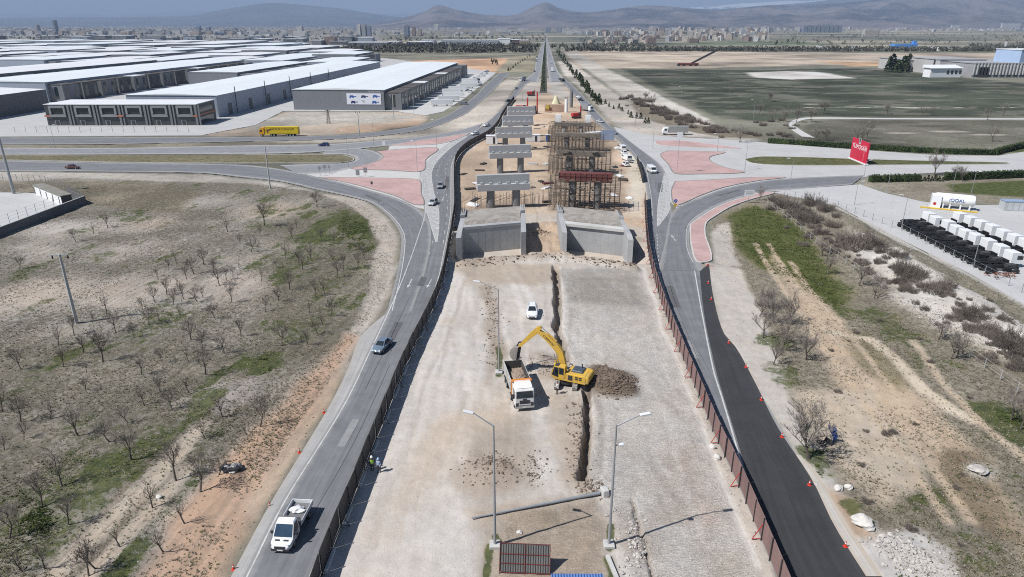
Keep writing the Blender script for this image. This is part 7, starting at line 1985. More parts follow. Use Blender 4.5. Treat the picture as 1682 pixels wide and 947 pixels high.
CONIF = foliage_mat("conifer_leaf", (.018, .030, .014), (.055, .075, .030)); HEDGE = foliage_mat("hedge_leaf", (.014, .026, .012), (.045, .065, .022))
def limb(mb, a, b, r0, r1, n=4, bend=.0, rng=random):
    a = Vector(a); b = Vector(b)
    if bend:
        m = a.lerp(b, .5) + Vector((rng.uniform(-1, 1), rng.uniform(-1, 1), rng.uniform(-.3, .6))) * bend * (b - a).length
        mb.cyl(a, m, r0, (r0 + r1) / 2, n, False); mb.cyl(m, b, (r0 + r1) / 2, r1, n, False)
    else: mb.cyl(a, b, r0, r1, n, False)
def bare_tree_meshes(seed, H, spread, dens=1.0, trunk_frac=.3, tw=.014):
    rng = random.Random(seed)
    tr = MB(); cr = MB()
    top = Vector((rng.uniform(-.12, .12) * H, rng.uniform(-.12, .12) * H, H * trunk_frac))
    limb(tr, (0, 0, -.15), top, .028 * H, .018 * H, 7, .04, rng)
    def grow(base, d, L, r, lev):
        tip = base + d * L
        if lev == 0: limb(tr, base, tip, r, r * .55, 5, .08, rng)
        else: limb(cr, base, tip, max(r, tw), max(r * .5, tw * .7), 3, .06 if lev < 2 else 0, rng)
        if lev >= 3: return
        n = (4, 4, 5)[lev]
        n = max(2, int(n * dens + rng.random()))
        for k in range(n):
            t = rng.uniform(.35, 1.0); p = base + d * L * t
            a = Vector((rng.uniform(-1, 1), rng.uniform(-1, 1), rng.uniform(-.25, 1)))
            nd = (d * .8 + a.normalized() * .85); nd.z += .12; nd.normalize()
            grow(p, nd, L * rng.uniform(.42, .68), r * .5, lev + 1)
    n = rng.randint(5, 7)
    for k in range(n):
        a = 2 * math.pi * (k + rng.uniform(-.3, .3)) / n; e = rng.uniform(.5, 1.25)
        d = Vector((math.cos(a) * spread, math.sin(a) * spread, e)).normalized()
        grow(top * rng.uniform(.75, 1), d, H * rng.uniform(.34, .5), .0085 * H, 0)
    d = Vector((rng.uniform(-.2, .2), rng.uniform(-.2, .2), 1)).normalized(); grow(top, d, H * .5, .012 * H, 0)
    return tr, cr
def make_tree(name, label, tr, cr, bm_, tm, group, catg="tree"):
    root = empty(name, (0, 0, 0), 0, label, catg, group)
    tr.build("trunk", bm_, root, fixn=False); cr.build("crown", tm, root, fixn=False)
    dup_reg(root)
    return root
protos = []
for i in range(7):
    protos.append([make_tree("orchard_tree", "x", *bare_tree_meshes(50 + i, random.uniform(3.0, 4.0), (.34, .45, .58, .36, .5, .62, .4)[i], (1.0, .8, 1.1, .6, 1.0, .9, .5)[i], random.uniform(.3, .42), .0085), BARK, TWIG, "leafless trees in the left orchard"), 0])
def z4(pts, ox, oy, sc): return [(ox + x / sc, oy + y / sc) for x, y in pts]
T1 = z4([(95, 425), (375, 290), (460, 250), (530, 222), (1455, 225), (1300, 215), (1440, 275), (1585, 285), (1560, 120), (1235, 340), (1255, 300), (1405, 365), (1285, 485), (1425, 520), (1145, 455), (1080, 505), (955, 445), (870, 505), (905, 570), (780, 475), (920, 475), (1000, 560), (765, 590), (705, 625), (820, 550), (850, 600), (885, 645), (970, 580), (1140, 590), (1060, 665), (1305, 630), (1370, 580), (1520, 640), (1180, 420), (1360, 415), (525, 640), (455, 690), (365, 750), (570, 735), (490, 785), (660, 760), (790, 680), (940, 770), (730, 700), (1105, 845), (1185, 755), (1385, 805), (1515, 800), (1625, 655), (1590, 700), (1565, 745), (1550, 560), (1655, 465), (310, 905), (285, 800), (105, 920), (425, 930), (410, 835), (505, 875), (695, 945), (800, 890), (930, 885), (1010, 940), (1000, 830), (1115, 480), (1050, 440), (1490, 430), (1530, 380), (1470, 400), (1000, 400), (870, 395), (830, 430), (1120, 240), (1180, 300), (1280, 260), (1640, 380), (1600, 560), (1690, 430), (1750, 330), (1760, 420), (1720, 250), (1800, 380), (1640, 300)], 0, 300, 2.996)
T2 = z4([(10, 135), (115, 270), (245, 170), (540, 280), (645, 365), (305, 500), (205, 600), (45, 755), (110, 915), (335, 690), (590, 795), (805, 825), (910, 685), (865, 470), (750, 605), (985, 530), (1075, 440), (1010, 265), (1215, 250), (1095, 160), (1280, 210), (1325, 80), (850, 130), (710, 105), (630, 185), (385, 250), (435, 940), (100, 180), (420, 30), (790, 35), (930, 40), (20, 320), (470, 900), (220, 900)], 0, 631, 2.996)
lm = [("the concrete power pole", (126, 530)), ("the white pickup", (478, 865)), ("the vivid green patch", (575, 362)), ("the walled yard's corner", (141, 334)), ("the slate blue sedan", (628, 573)), ("the photo's lower left corner", (0, 947)), ("the dark rock heap", (380, 768)), ("the give-way sign", (620, 335)), ("the photo's left edge, mid height", (0, 620)), ("the slim pole at the orchard's top edge", (444, 309)), ("the small bright green patch", (432, 600)), ("the two workers", (615, 770)), ("the pale dug heap", (350, 660)), ("the middle of the orchard's top edge", (290, 330))]
items = []
for i, px in enumerate(T1 + T2):
    k = random.randrange(7); p = gat(*px)
    sc = random.choice((random.uniform(.5, .8), random.uniform(.75, 1.1))) * (1.3 if px in T1[4:9] else 1)
    pr = protos[k]
    if pr[1] == 0: o = pr[0]; pr[1] = 1; o.location = p; o.rotation_euler = (0, 0, random.uniform(0, 6.28)); o.scale = (sc,) * 3
    else: o = dup(pr[0], p, random.uniform(0, 6.28), None, (sc, sc, sc * random.uniform(.9, 1.1)))
    items.append((o, px))
rank_labels(items, "leafless orchard tree", lm)
# right-hand trees
big = make_tree("bare_tree", "big leafless grey tree beside the new black asphalt, thick fan of branches", *bare_tree_meshes(301, 7.2, .62, 1.35, .22, .016), BARK, TWIGG, None)
big.location = gat(1329, 753); big.rotation_euler = (0, 0, 1)
gp = [make_tree("bare_tree", "x", *bare_tree_meshes(400 + i, 4.4, (.55, .7, .6)[i], (1.2, 1.0, 1.3)[i], .28, .010), BARK, TWIGG, "leafless trees right of the road") for i in range(3)]
T3 = z4([(380, 655), (450, 690), (510, 790), (450, 890), (610, 870), (690, 360), (715, 450), (870, 505), (945, 570), (1260, 770), (1320, 870), (1350, 860), (380, 85), (490, 830), (400, 760), (540, 700), (430, 620)], 1120, 300, 2.993) + z4([(690, 560), (1180, 570), (1225, 570), (1500, 590), (1580, 570), (1010, 560), (245, 470), (430, 500), (500, 600), (440, 600), (660, 690), (700, 690), (880, 695), (1525, 695), (285, 700), (640, 600), (560, 600), (380, 560), (860, 690), (910, 680), (1340, 880), (1240, 860), (1380, 890)], 1120, 0, 2.993) + [(1060, 165), (1072, 178), (1660, 690), (1676, 705)]
items = []; usd = set()
for px in T3:
    k = random.randrange(3); p = gat(*px); sc = random.uniform(.8, 1.2) * (1.5 if px[1] < 290 else 1)
    if k not in usd: usd.add(k); o = gp[k]; o.location = p; o.scale = (sc,) * 3
    else: o = dup(gp[k], p, random.uniform(0, 6.28), None, sc)
    items.append((o, px))
rank_labels(items, "leafless grey tree", [("the white direction board", (1229, 325)), ("the red billboard", (1410, 258)), ("the big bare tree", (1330, 740)), ("the marl bank", (1480, 440)), ("the bend of the field path", (1300, 205)), ("the field path's right end", (1680, 195)), ("the green verge", (1290, 420)), ("the white marl slope's lower end", (1600, 560)), ("the brown thicket by the grey lorry", (1130, 215)), ("the white tank", (1560, 330))])
# thickets
def thicket_mesh(seed, n, up=.9):
    rng = random.Random(seed); mb = MB()
    for i in range(n):
        a = rng.uniform(0, 6.28); r = math.sqrt(rng.random()) * .75; b = Vector((math.cos(a) * r, math.sin(a) * r, -.05))
        d = Vector((math.cos(a) * r * .55 + rng.uniform(-.3, .3), math.sin(a) * r * .55 + rng.uniform(-.3, .3), up)).normalized()
        L = rng.uniform(.25, 1.05) * (1.1 - r * .55) * (.7 + .5 * math.sin(a * 3 + seed)); tip = b + d * L
        mb.cyl(b, tip, .012, .006, 3, False)
        for k in range(4):
            p = b.lerp(tip, rng.uniform(.4, 1)); q = p + (d + Vector((rng.uniform(-1, 1), rng.uniform(-1, 1), rng.uniform(-.4, .8)))).normalized() * rng.uniform(.12, .3)
            mb.cyl(p, q, .006, .004, 3, False)
    return mb
bp = []
for i in range(3):
    o = thicket_mesh(600 + i, 330).build("thicket", BUSHM, fixn=False); tag(o, "x", "shrub", "bare brown thickets on the right"); bp.append(o)
B1 = [((510, 118), 5), ((640, 108), 5), ((620, 190), 4), ((700, 150), 3.5), ((560, 165), 3.5), ((740, 212), 3), ((850, 330), 5), ((900, 320), 4.5), ((960, 330), 3.2), ((800, 300), 3), ((1050, 400), 2.8), ((1110, 480), 4), ((1160, 500), 3), ((1080, 455), 3), ((1225, 578), 3), ((1290, 560), 2.2), ((1310, 600), 1.5), ((1420, 690), 3.4), ((1500, 765), 3), ((1640, 840), 4.2), ((1600, 820), 3), ((970, 378), 1.6), ((1570, 720), 1.8), ((460, 90), 3), ((440, 130), 2.2), ((680, 250), 2.6), ((590, 145), 3.5), ((1370, 670), 2), ((1490, 670), 1.4)]
pts = [(p, s) for p, s in zip(z4([b[0] for b in B1], 1120, 300, 2.993), [b[1] * .82 for b in B1])]
for k in range(70):      # scrub between the right road and the green field
    t = random.random(); px = (1030 + 150 * t + random.uniform(-14, 14) + 4 * math.sin(t * 9), 163 + 55 * t + random.uniform(-7, 7)); pts.append((px, random.uniform(1.6, 3.2)))
for k in range(120):
    t = random.random(); px = (1285 + 420 * t + random.gauss(0, 16), 335 + 270 * t + 40 * t * (1 - t) + random.gauss(0, 13)); pts.append((px, random.uniform(.5, 1.5)))
for k in range(40): px = (random.uniform(1240, 1682), random.uniform(420, 900)); pts.append((px, random.uniform(.3, .7))) if px[0] > 1235 + (px[1] - 420) * .45 else None
for k in range(22): px = (1180 + random.uniform(0, 130), 205 + random.uniform(-8, 22)); pts.append((px, random.uniform(1.5, 2.6)))
items = []
for i, (px, s) in enumerate(pts):
    p = gat(*px); b = bp[i % 3]
    if i < 3: o = b
    else: o = b.copy(); COL.objects.link(o)
    o.location = p; o.rotation_euler = (0, 0, random.uniform(0, 6.28)); o.scale = (s, s * random.uniform(.8, 1.1), s * random.uniform(.75, 1.0)); items.append((o, px))
rank_labels(items, "bare brown thicket", [("the white direction board", (1229, 325)), ("the grey box lorry", (1112, 222)), ("the right scrub band's far tip", (1035, 165)), ("the bare pavement fence", (1380, 345)), ("the marl bank", (1480, 440)), ("the marl slope's lower end", (1620, 560)), ("the middle of the scrub band", (1085, 190)), ("the field path's bend", (1300, 208)), ("the long hedge's left end", (1260, 232))])
# hedges: dense clipped leaf faces over a dark core
def hedge(px, wd, h, label, step=.22):
    P = gpts(px); mb = MB(); q = resample(P, max(2, int(sum(math.dist(P[i], P[i + 1]) for i in range(len(P) - 1)) / 2) + 1))
    o0 = Vector((q[0][0], q[0][1], 0)); root = empty("clipped_hedge", o0, 0, label, "hedge", "dark clipped hedges")
    core = MB(); lv = MB()
    for i in range(len(q) - 1):
        a = Vector((q[i][0], q[i][1], h * .45)) - o0; b = Vector((q[i + 1][0], q[i + 1][1], h * .45)) - o0
        core.bar(a, b, wd * .8, h * .85)
        L = (b - a).length; d = (b - a).normalized(); n = Vector((-d.y, d.x, 0))
        for k in range(int(L * 26)):
            side = random.random(); t = random.random()
            if side < .45: p = a + d * L * t + n * random.uniform(-wd / 2, wd / 2) + Vector((0, 0, h * .55 + random.uniform(-.08, .12)))
            else: p = a + d * L * t + n * (wd / 2 * random.choice((-1, 1)) + random.uniform(-.08, .08)) + Vector((0, 0, random.uniform(-h * .45, h * .5)))
            r = random.uniform(.12, .3); u = Vector((random.uniform(-1, 1), random.uniform(-1, 1), random.uniform(-1, 1))).normalized(); w_ = u.orthogonal().normalized()
            lv.add([p + u * r, p + w_ * r, p - u * r, p - w_ * r], [(0, 1, 2, 3)])
    core.build("hedge_core", HEDGE, root, fixn=False); tag(lv.build("leaves", HEDGE, root, fixn=False), kind="stuff")
hedge([(1261, 235), (1330, 239), (1440, 246), (1540, 252), (1632, 254)], 1.6, 2.0, "long dark hedge behind the right roundabout road")
hedge([(1634, 254), (1660, 247), (1700, 238), (1790, 230)], 1.6, 2.2, "dark hedge running to the right edge from the long hedge's end")
hedge([(1428, 299), (1445, 298.5)], 2.0, 2.2, "leftmost block of the broken hedge before the yard"); hedge([(1449, 298.5), (1461, 298)], 2.0, 2.1, "second block of the broken hedge before the yard"); hedge([(1465, 298), (1478, 297.5)], 2.0, 2.1, "third block of the broken hedge before the yard"); hedge([(1483, 297.5), (1509, 297)], 2.0, 2.2, "rightmost longer block of the broken hedge before the yard")
hedge([(1552, 295), (1600, 294), (1682, 291), (1790, 289)], 1.6, 2.3, "dark hedge running from the hedge saplings to the right edge")
# conifers and young trees along the far right verge; saplings by the hedge
def conifer_mesh(seed, n=170):
    rng = random.Random(seed); mb = MB()
    for i in range(n):
        z = rng.random() ** 1.2; a = rng.uniform(0, 6.28); r = (1 - z) ** .8 * .3 * rng.uniform(.5, 1.15) + .02
        p = Vector((math.cos(a) * r, math.sin(a) * r, .06 + z * .94)); s = rng.uniform(.05, .11)
        u = Vector((rng.uniform(-1, 1), rng.uniform(-1, 1), rng.uniform(-1, .4))).normalized(); w_ = u.orthogonal().normalized()
        mb.add([p + u * s, p + w_ * s * .7, p - u * s, p - w_ * s * .7], [(0, 1, 2, 3)])
    return mb
cps = []
for i in range(3):
    root = empty("conifer", (0, 0, 0), 0, "x", "tree", "small evergreens"); mb = MB(); mb.cyl((0, 0, -.03), (0, 0, .5), .03, .015, 6); mb.build("trunk", BARK, root)
    conifer_mesh(800 + i).build("crown", CONIF, root, fixn=False); dup_reg(root); cps.append(root)
items = []
cpx = []
for k in range(46):
    t = (k / 45) ** 1.35; cpx.append((916 + 62 * t + random.uniform(-2.5, 3.5) + 26 * max(0, t - .8), 86 + 84 * t + random.uniform(-2, 2), random.uniform(3.5, 6.5)))
for k in range(12): cpx.append((988 + k * 7 + random.uniform(-2, 2), 168 + k * 3.2 + random.uniform(-3, 3), random.uniform(2, 3.6)))
for k in range(9): cpx.append((1459 + k * 4.5, 117 + random.uniform(-2, 2), random.uniform(11, 18)))
for k in range(8): cpx.append((1512 + k * 6, 297 + random.uniform(-.5, .5), random.uniform(1.4, 2.2)))
for k in range(10): cpx.append((835 + k * 4 - k * .1, 116 - k * 2.6 + random.uniform(-1, 1), random.uniform(2.5, 4)))
for k in range(8): cpx.append((806 + random.uniform(0, 14), 104 + random.uniform(-5, 6), random.uniform(3, 5)))
for i, (x, y, h) in enumerate(cpx):
    p = gat(x, y)
    if i < 3: o = cps[i]; o.location = p; o.scale = (h,) * 3
    else: o = dup(cps[i % 3], p, random.uniform(0, 6.28), None, (h * random.uniform(.9, 1.3), h * random.uniform(.9, 1.3), h))
    items.append((o, (x, y)))
rank_labels(items, "small dark evergreen", [("the far end of the right verge row", (918, 88)), ("the middle of the right verge row", (940, 120)), ("the near end of the right verge row", (978, 165)), ("the pale wing of the ribbed factory", (1490, 115)), ("the broken hedge", (1530, 297)), ("the left carriageway", (860, 105)), ("the orange soil", (810, 104)), ("the brown scrub band", (1040, 185))])
# median planting on the dark strip between the carriageways
mp_ = [(892, 150), (892.3, 130), (893, 110), (893.8, 95), (894.8, 82), (896, 70)]
strip("median_strip", [(886.6, 152), (889.6, 125), (891, 106), (892.9, 90), (894.6, 78), (895.8, 69), (896.7, 60)], [(898.4, 152), (897.8, 125), (896.9, 106), (896.6, 90), (896.6, 78), (896.8, 69), (897.1, 60)], .12, mat("median_soil", (.045, .042, .035), .95, var=.4, scale=.3), ncross=3)  # near-black tone paints the planting's shade onto the strip
q = cat(gpts(mp_), 3); lv = MB()
for s in q:
    if random.random() < .9:
        for k in range(5):
            p = Vector((s[0] + random.uniform(-1.4, 1.4), s[1] + random.uniform(-1.5, 1.5), random.uniform(.2, 1.3))); r = random.uniform(.3, .6); u = Vector((random.uniform(-1, 1), random.uniform(-1, 1), random.uniform(-1, 1))).normalized(); w_ = u.orthogonal().normalized()
            lv.add([p + u * r, p + w_ * r, p - u * r, p - w_ * r], [(0, 1, 2, 3)])
tag(lv.build("median_shrubbery", HEDGE, fixn=False), "continuous dark shrub planting on the median of the far road", "shrubbery", None, "stuff")
# far woods that read as one dark band
def wood(name, spans, n, hmin, hmax, label):
    lv = MB()
    for i in range(n):
        a, b, y0, y1 = random.choices(spans, [abs(s[1] - s[0]) for s in spans])[0]
        p = G(random.uniform(a, b), random.uniform(y0, y1)); h = random.uniform(hmin, hmax)
        for k in range(9):
            c = Vector((p.x + random.uniform(-.35, .35) * h, p.y + random.uniform(-.35, .35) * h, h * random.uniform(.1, .95))); r = h * random.uniform(.1, .26)
            u = Vector((random.uniform(-1, 1), random.uniform(-1, 1), random.uniform(-1, 1))).normalized(); w_ = u.orthogonal().normalized()
            lv.add([c + u * r, c + w_ * r, c - u * r, c - w_ * r], [(0, 1, 2, 3)])
    tag(lv.build(name, foliage_mat("far_leaf", (.028, .032, .026), (.085, .08, .06)), fixn=False), label, "wood", None, "stuff")
wood("right_wood", [(930, 1682, 81.5, 84.5), (930, 1760, 83, 84.5), (1590, 1760, 76, 79), (905, 1080, 75, 80)], 1500, 5, 9, "dark band of trees across the plain right of the far road")
wood("left_wood", [(560, 885, 77, 82), (640, 886, 76, 78), (560, 880, 84, 87)], 900, 5, 10, "dark band of trees across the plain left of the far road")
wood("town_trees", [(0, 900, 56, 70), (1270, 1682, 52, 74), (950, 1060, 60, 74)], 800, 5, 11, "scattered dark trees between the far buildings")
# tufts of dry and green growth over the near fields, and stones
def inside_px(px, poly): 
    return None
def scatter(poly_px, n, seed):
    P = gpts(poly_px); A = np.array([[p[0], p[1]] for p in P]); r = np.random.default_rng(seed)
    lo = A.min(0); hi = A.max(0); lo[1] = max(lo[1], 44); hi = np.minimum(hi, [110, 200]); lo = np.maximum(lo, [-150, 44])
    out = []
    x = r.uniform(lo[0], hi[0], n * 4); t = r.random(n * 4)
    y = 1 / (1 / lo[1] + t * (1 / hi[1] - 1 / lo[1]))     # denser near the camera
    d = sdist(x, y, [tuple(a) for a in A]); k = (d > .6) & (np.abs(x) < y * 1.02)
    return x[k][:n], y[k][:n]
def clear(x, y):
    ok = np.ones(len(x), bool)
    for P in ROADS:
        P = np.asarray(P)
        if len(P) > 120: P = P[np.linspace(0, len(P) - 1, 120).astype(int)]
        lo = P.min(0) - 1; hi = P.max(0) + 1
        k = (x > lo[0]) & (x < hi[0]) & (y > lo[1]) & (y < hi[1])
        if k.any():
            d = sdist(x[k], y[k], P); ok[np.where(k)[0][d > -.3]] = False
    return ok
def gzv(x, y): return np.array([gz(a, b) for a, b in zip(x, y)])
def tufts(name, sets, m, hr, label, patch=None):
    V = []; F = []
    r = np.random.default_rng(len(name))
    for poly, n, seed in sets:
        x, y = scatter(poly, n, seed)
        if patch is None:
            k = sdist(x, y, gpts(poly)) > r.random(len(x)) ** .7 * 2.6; x, y = x[k], y[k]
            k = fbm(x, y, 2.2, 51, 3) > .42; x, y = x[k], y[k]
        if patch is not None:
            k = fbm(x, y, 7, patch, 3) + (r.random(len(x)) - .5) * .35 > .47; x, y = x[k], y[k]
        k = clear(x, y); x, y = x[k], y[k]; z = gzv(x, y)
        for a, b, c in zip(x, y, z):
            h = r.uniform(*hr); R_ = h * r.uniform(.7, 1.5)
            for j in range(5):
                an = r.uniform(0, 6.28); ca, sa = math.cos(an), math.sin(an); o = len(V); ww = .10 * h + .03
                V += [(a - sa * ww, b + ca * ww, c - .03), (a + sa * ww, b - ca * ww, c - .03), (a + ca * R_ * .8, b + sa * R_ * .8, c + h * r.uniform(.5, 1))]
                F.append((o, o + 1, o + 2))
    me = bpy.data.meshes.new(name); me.from_pydata(V, [], F); me.materials.append(m)
    o = bpy.data.objects.new(name, me); COL.objects.link(o); tag(o, label, "grass", None, "stuff")
DRYG = foliage_mat("dry_grass", (.095, .085, .056), (.27, .24, .18)); GRNG = foliage_mat("green_grass", (.028, .048, .011), (.08, .10, .026))
tufts("dry_grass", [(ORCH, 62000, 1), (RF, 24000, 2)], DRYG, (.08, .24), "dry tufts scattered over both fields", 37)
GP = [[(560, 345), (620, 370), (625, 420), (580, 420), (540, 390)], [(415, 590), (450, 575), (455, 610), (420, 620)], [(1190, 352), (1235, 335), (1290, 352), (1340, 392), (1365, 440), (1398, 500), (1385, 520), (1330, 490), (1290, 460), (1230, 430), (1195, 395)], [(1310, 735), (1370, 735), (1360, 790), (1325, 780)], [(20, 790), (110, 830), (90, 900), (10, 880)], [(1620, 660), (1690, 690), (1690, 740), (1640, 710)], [(801, 862), (812, 862), (812, 947), (798, 947)], [(1000, 860), (1007, 860), (1008, 940), (1000, 935)]]
tufts("green_grass", [(g, n, 5 + i) for i, (g, n) in enumerate(zip(GP, (4200, 1500, 9000, 2000, 2500, 1800, 260, 200)))], GRNG, (.1, .25), "green tufts on the brightest patches of the fields")
tufts("green_grass_strips", [(ORCH, 9000, 31), (RF, 5000, 32)], GRNG, (.08, .22), "green tufts in loose patches over both fields", 91)
def stones(name, sets, m, label):
    V = []; F = []; r = np.random.default_rng(99 + len(name))
    base = np.array([(1, 0, 0), (-1, 0, 0), (0, 1, 0), (0, -1, 0), (0, 0, 1), (0, 0, -.6), (.6, .6, .5), (-.6, .6, .4), (-.6, -.6, .5), (.6, -.6, .45)], float)
    fc = [(0, 6, 4), (6, 2, 4), (2, 7, 4), (7, 1, 4), (1, 8, 4), (8, 3, 4), (3, 9, 4), (9, 0, 4), (0, 2, 6), (2, 1, 7), (1, 3, 8), (3, 0, 9), (2, 0, 5), (1, 2, 5), (3, 1, 5), (0, 3, 5)]
    for (x, y), (smin, smax) in sets:
        z = gzv(x, y)
        for a, b, c in zip(x, y, z):
            s = smin + (smax - smin) * r.random() ** 4; an = r.uniform(0, 6.28); ca, sa = math.cos(an), math.sin(an)
            q = base * (s * r.uniform(.6, 1.1, 3)) * r.uniform(.8, 1.2, (10, 1)); o = len(V)
            V += [(a + u[0] * ca - u[1] * sa, b + u[0] * sa + u[1] * ca, c + u[2] * .8 + s * .15) for u in q]; F += [tuple(i + o for i in f) for f in fc]
    me = bpy.data.meshes.new(name); me.from_pydata(V, [], F); me.materials.append(m)
    o = bpy.data.objects.new(name, me); COL.objects.link(o); tag(o, label, "stones", None, "stuff")
def disc(px, r, n, seed, ry=None):
    p = G(*px); g = np.random.default_rng(seed); a = g.uniform(0, 6.28, n); k = np.sqrt(g.random(n)) * r * g.uniform(.5, 1.1, n)
    return p.x + np.cos(a) * k, p.y + np.sin(a) * k * ((ry or r) / r)
def along(px, wd, n, seed):
    P = np.array([[v[0], v[1]] for v in gpts(px)]); g = np.random.default_rng(seed); d = np.r_[0, np.cumsum(np.hypot(*np.diff(P, axis=0).T))]; t = g.uniform(0, d[-1], n)
    return np.interp(t, d, P[:, 0]) + g.normal(0, wd, n), np.interp(t, d, P[:, 1]) + g.normal(0, wd, n)
STB = mat("brown_stone", (.135, .102, .078), .95, var=.4, scale=3); STG = mat("grey_stone", (.40, .375, .35), .95, var=.3, scale=3); STW = mat("white_stone", (.52, .50, .47), .95, var=.2, scale=3)
def keep(a):
    x, y = a; k = clear(x, y); return x[k], y[k]
stones("brown_rubble", [(disc((1004, 630), 3.9, 1900, 1), (.03, .34)), (disc((985, 612), 3, 300, 2), (.04, .2)), (disc((800, 772), 4.0, 420, 3), (.02, .16)), (disc((818, 760), 2.6, 160, 4), (.03, .24)), (keep(along([(798, 470), (812, 530), (806, 600)], .8, 500, 5)), (.04, .22)), (disc((895, 600), 4, 350, 6), (.03, .18)),
                        (keep(along([(755, 436), (800, 432), (870, 424), (930, 424), (980, 432), (1045, 441)], .8, 900, 7)), (.05, .3)), (along([(948, 660), (953, 720), (946, 785)], .8, 500, 8), (.03, .2)), (along([(930, 590), (940, 625)], .6, 120, 9), (.03, .2)), (disc((975, 800), 2, 300, 10), (.04, .2)), (disc((760, 375), 2.5, 250, 12), (.05, .3)), (disc((890, 380), 3, 250, 13), (.05, .25)),
                        (keep(along([(872, 748), (880, 772), (868, 790)], .8, 250, 14)), (.03, .18)), (keep(along([(560, 610), (480, 740), (400, 880), (350, 947)], 1.6, 260, 15)), (.02, .12))], STB, "loose brown rubble and clods around the dig and trench edges")
stones("grey_rubble", [(keep(along([(1072, 450), (1100, 540), (1150, 660), (1203, 780), (1262, 930)], .5, 700, 21)), (.04, .22)), (keep(along([(1165, 440), (1210, 470), (1240, 540), (1275, 640)], 1.6, 700, 22)), (.03, .14)), (disc((1470, 900), 3, 300, 23), (.05, .35)), (disc((1520, 930), 3, 300, 24), (.05, .3)), (keep(along([(1190, 380), (1200, 420), (1215, 440)], .8, 250, 25)), (.05, .25)),
                       (scatter(SITE, 2600, 26), (.015, .07)), (along([(1020, 840), (1050, 900), (1040, 950)], .7, 220, 27), (.05, .35)), (keep(along([(640, 380), (650, 430), (640, 490), (600, 545)], 1.0, 260, 28)), (.04, .2)), (scatter(RF, 1500, 29), (.02, .1)), (scatter(ORCH, 1500, 30), (.02, .11)), (along([(1445, 400), (1520, 470), (1600, 540)], 3, 400, 33), (.04, .25))], STG, "loose grey stones on the verges and the levelled fill")
# single boulders one can point at
def boulder(px, s, m, label, squash=.7, seed=0):
    bm = bmesh.new(); bmesh.ops.create_icosphere(bm, subdivisions=3, radius=1); rr = random.Random(seed)
    o1, o2 = rr.uniform(0, 9), rr.uniform(0, 9)
    for v in bm.verts:
        k = 1 + .18 * math.sin(v.co.x * 3.1 + o1) * math.cos(v.co.y * 2.7 + o2) + .1 * math.sin(v.co.z * 6 + o1 + v.co.x * 5); v.co = Vector((v.co.x * k * rr.uniform(.97, 1.03), v.co.y * k * .8, v.co.z * k * squash))
    me = bpy.data.meshes.new("boulder"); bm.to_mesh(me); bm.free(); me.materials.append(m)
    o = bpy.data.objects.new("boulder", me); COL.objects.link(o); p = gat(*px); o.location = p + Vector((0, 0, s * .25)); o.scale = (s,) * 3; o.rotation_euler = (0, 0, rr.uniform(0, 6)); tag(o, label, "boulder")
boulder((1417, 862), 1.05, STW, "large pale boulder right of the black asphalt, the biggest one", .5, 1); boulder((1377, 803), .5, STW, "pale boulder left of its twin above the large boulder", .7, 2); boulder((1394, 802), .42, STW, "pale rounded boulder right of its twin above the large one", .9, 3)
boulder((1341, 795), .5, STG, "grey boulder touching the black asphalt beside a red cone", .6, 4); boulder((1605, 777), .9, STG, "flat pale boulder on the dark brown ground at right", .35, 5); boulder((1170, 735), .45, STW, "white boulder at the foot of the brown fence, upper of two", .7, 6); boulder((1178, 752), .5, STW, "white boulder at the foot of the brown fence, lower of two", .6, 7)
boulder((261, 815), .35, STW, "small pale boulder in the orchard near the pickup", .6, 8); boulder((853, 874), .3, STW, "small pale stone beside the foremost lamp's shadow", .6, 9); boulder((1660, 575), .7, STG, "grey boulder near the right edge on the marl slope", .5, 10)
p = gat(380, 771)
for i, (dx, dy, s, m) in enumerate(((-.5, 0, .55, STG), (.35, .2, .7, STG), (.1, -.5, .4, STW))): boulder((380 + dx * 16, 771 - dy * 8), s, m, ("left grey boulder of the dark rock heap by the dirt strip", "biggest grey boulder of the dark rock heap by the dirt strip", "small white boulder before the dark rock heap")[i], .6, 20 + i)
mb = MB()
for i in range(9): mb.box((random.uniform(-1, 1), random.uniform(-.5, .5), .18 + random.uniform(0, .3)), (random.uniform(.5, 1.1), random.uniform(.3, .6), .12), rz=random.uniform(0, 3))
o = mb.build("rubbish_heap", DARKM); o.location = p; tag(o, "black rubbish heap among the boulders beside the dirt strip", "rubbish heap")
p = gat(1366, 728); root = empty("blue_tarpaulin", p, 0, "crumpled blue and black sheeting caught behind the big bare tree", "tarpaulin")
mb = MB(); n = 10
for i in range(n):
    for j in range(4): pass
mb.loft([[(x * .9 + .3 * math.sin(5 * t), .35 * math.sin(x * 4 + t * 3), t * 2.2 + .1 * math.sin(x * 9)) for x in (-.35, -.1, .15, .4)] for t in (0, .25, .5, .75, 1)], cap=False, close=False); mb.build("blue_sheet", BLUEP, root)
mb = MB(); mb.loft([[(x - 1.0, .3 * math.sin(x * 6) - .3, t * .9 + .15 * math.sin(x * 5 + t)) for x in (-.8, -.3, .2, .7)] for t in (.1, .5, .9)], cap=False, close=False); mb.build("black_sheet", DARKM, root)

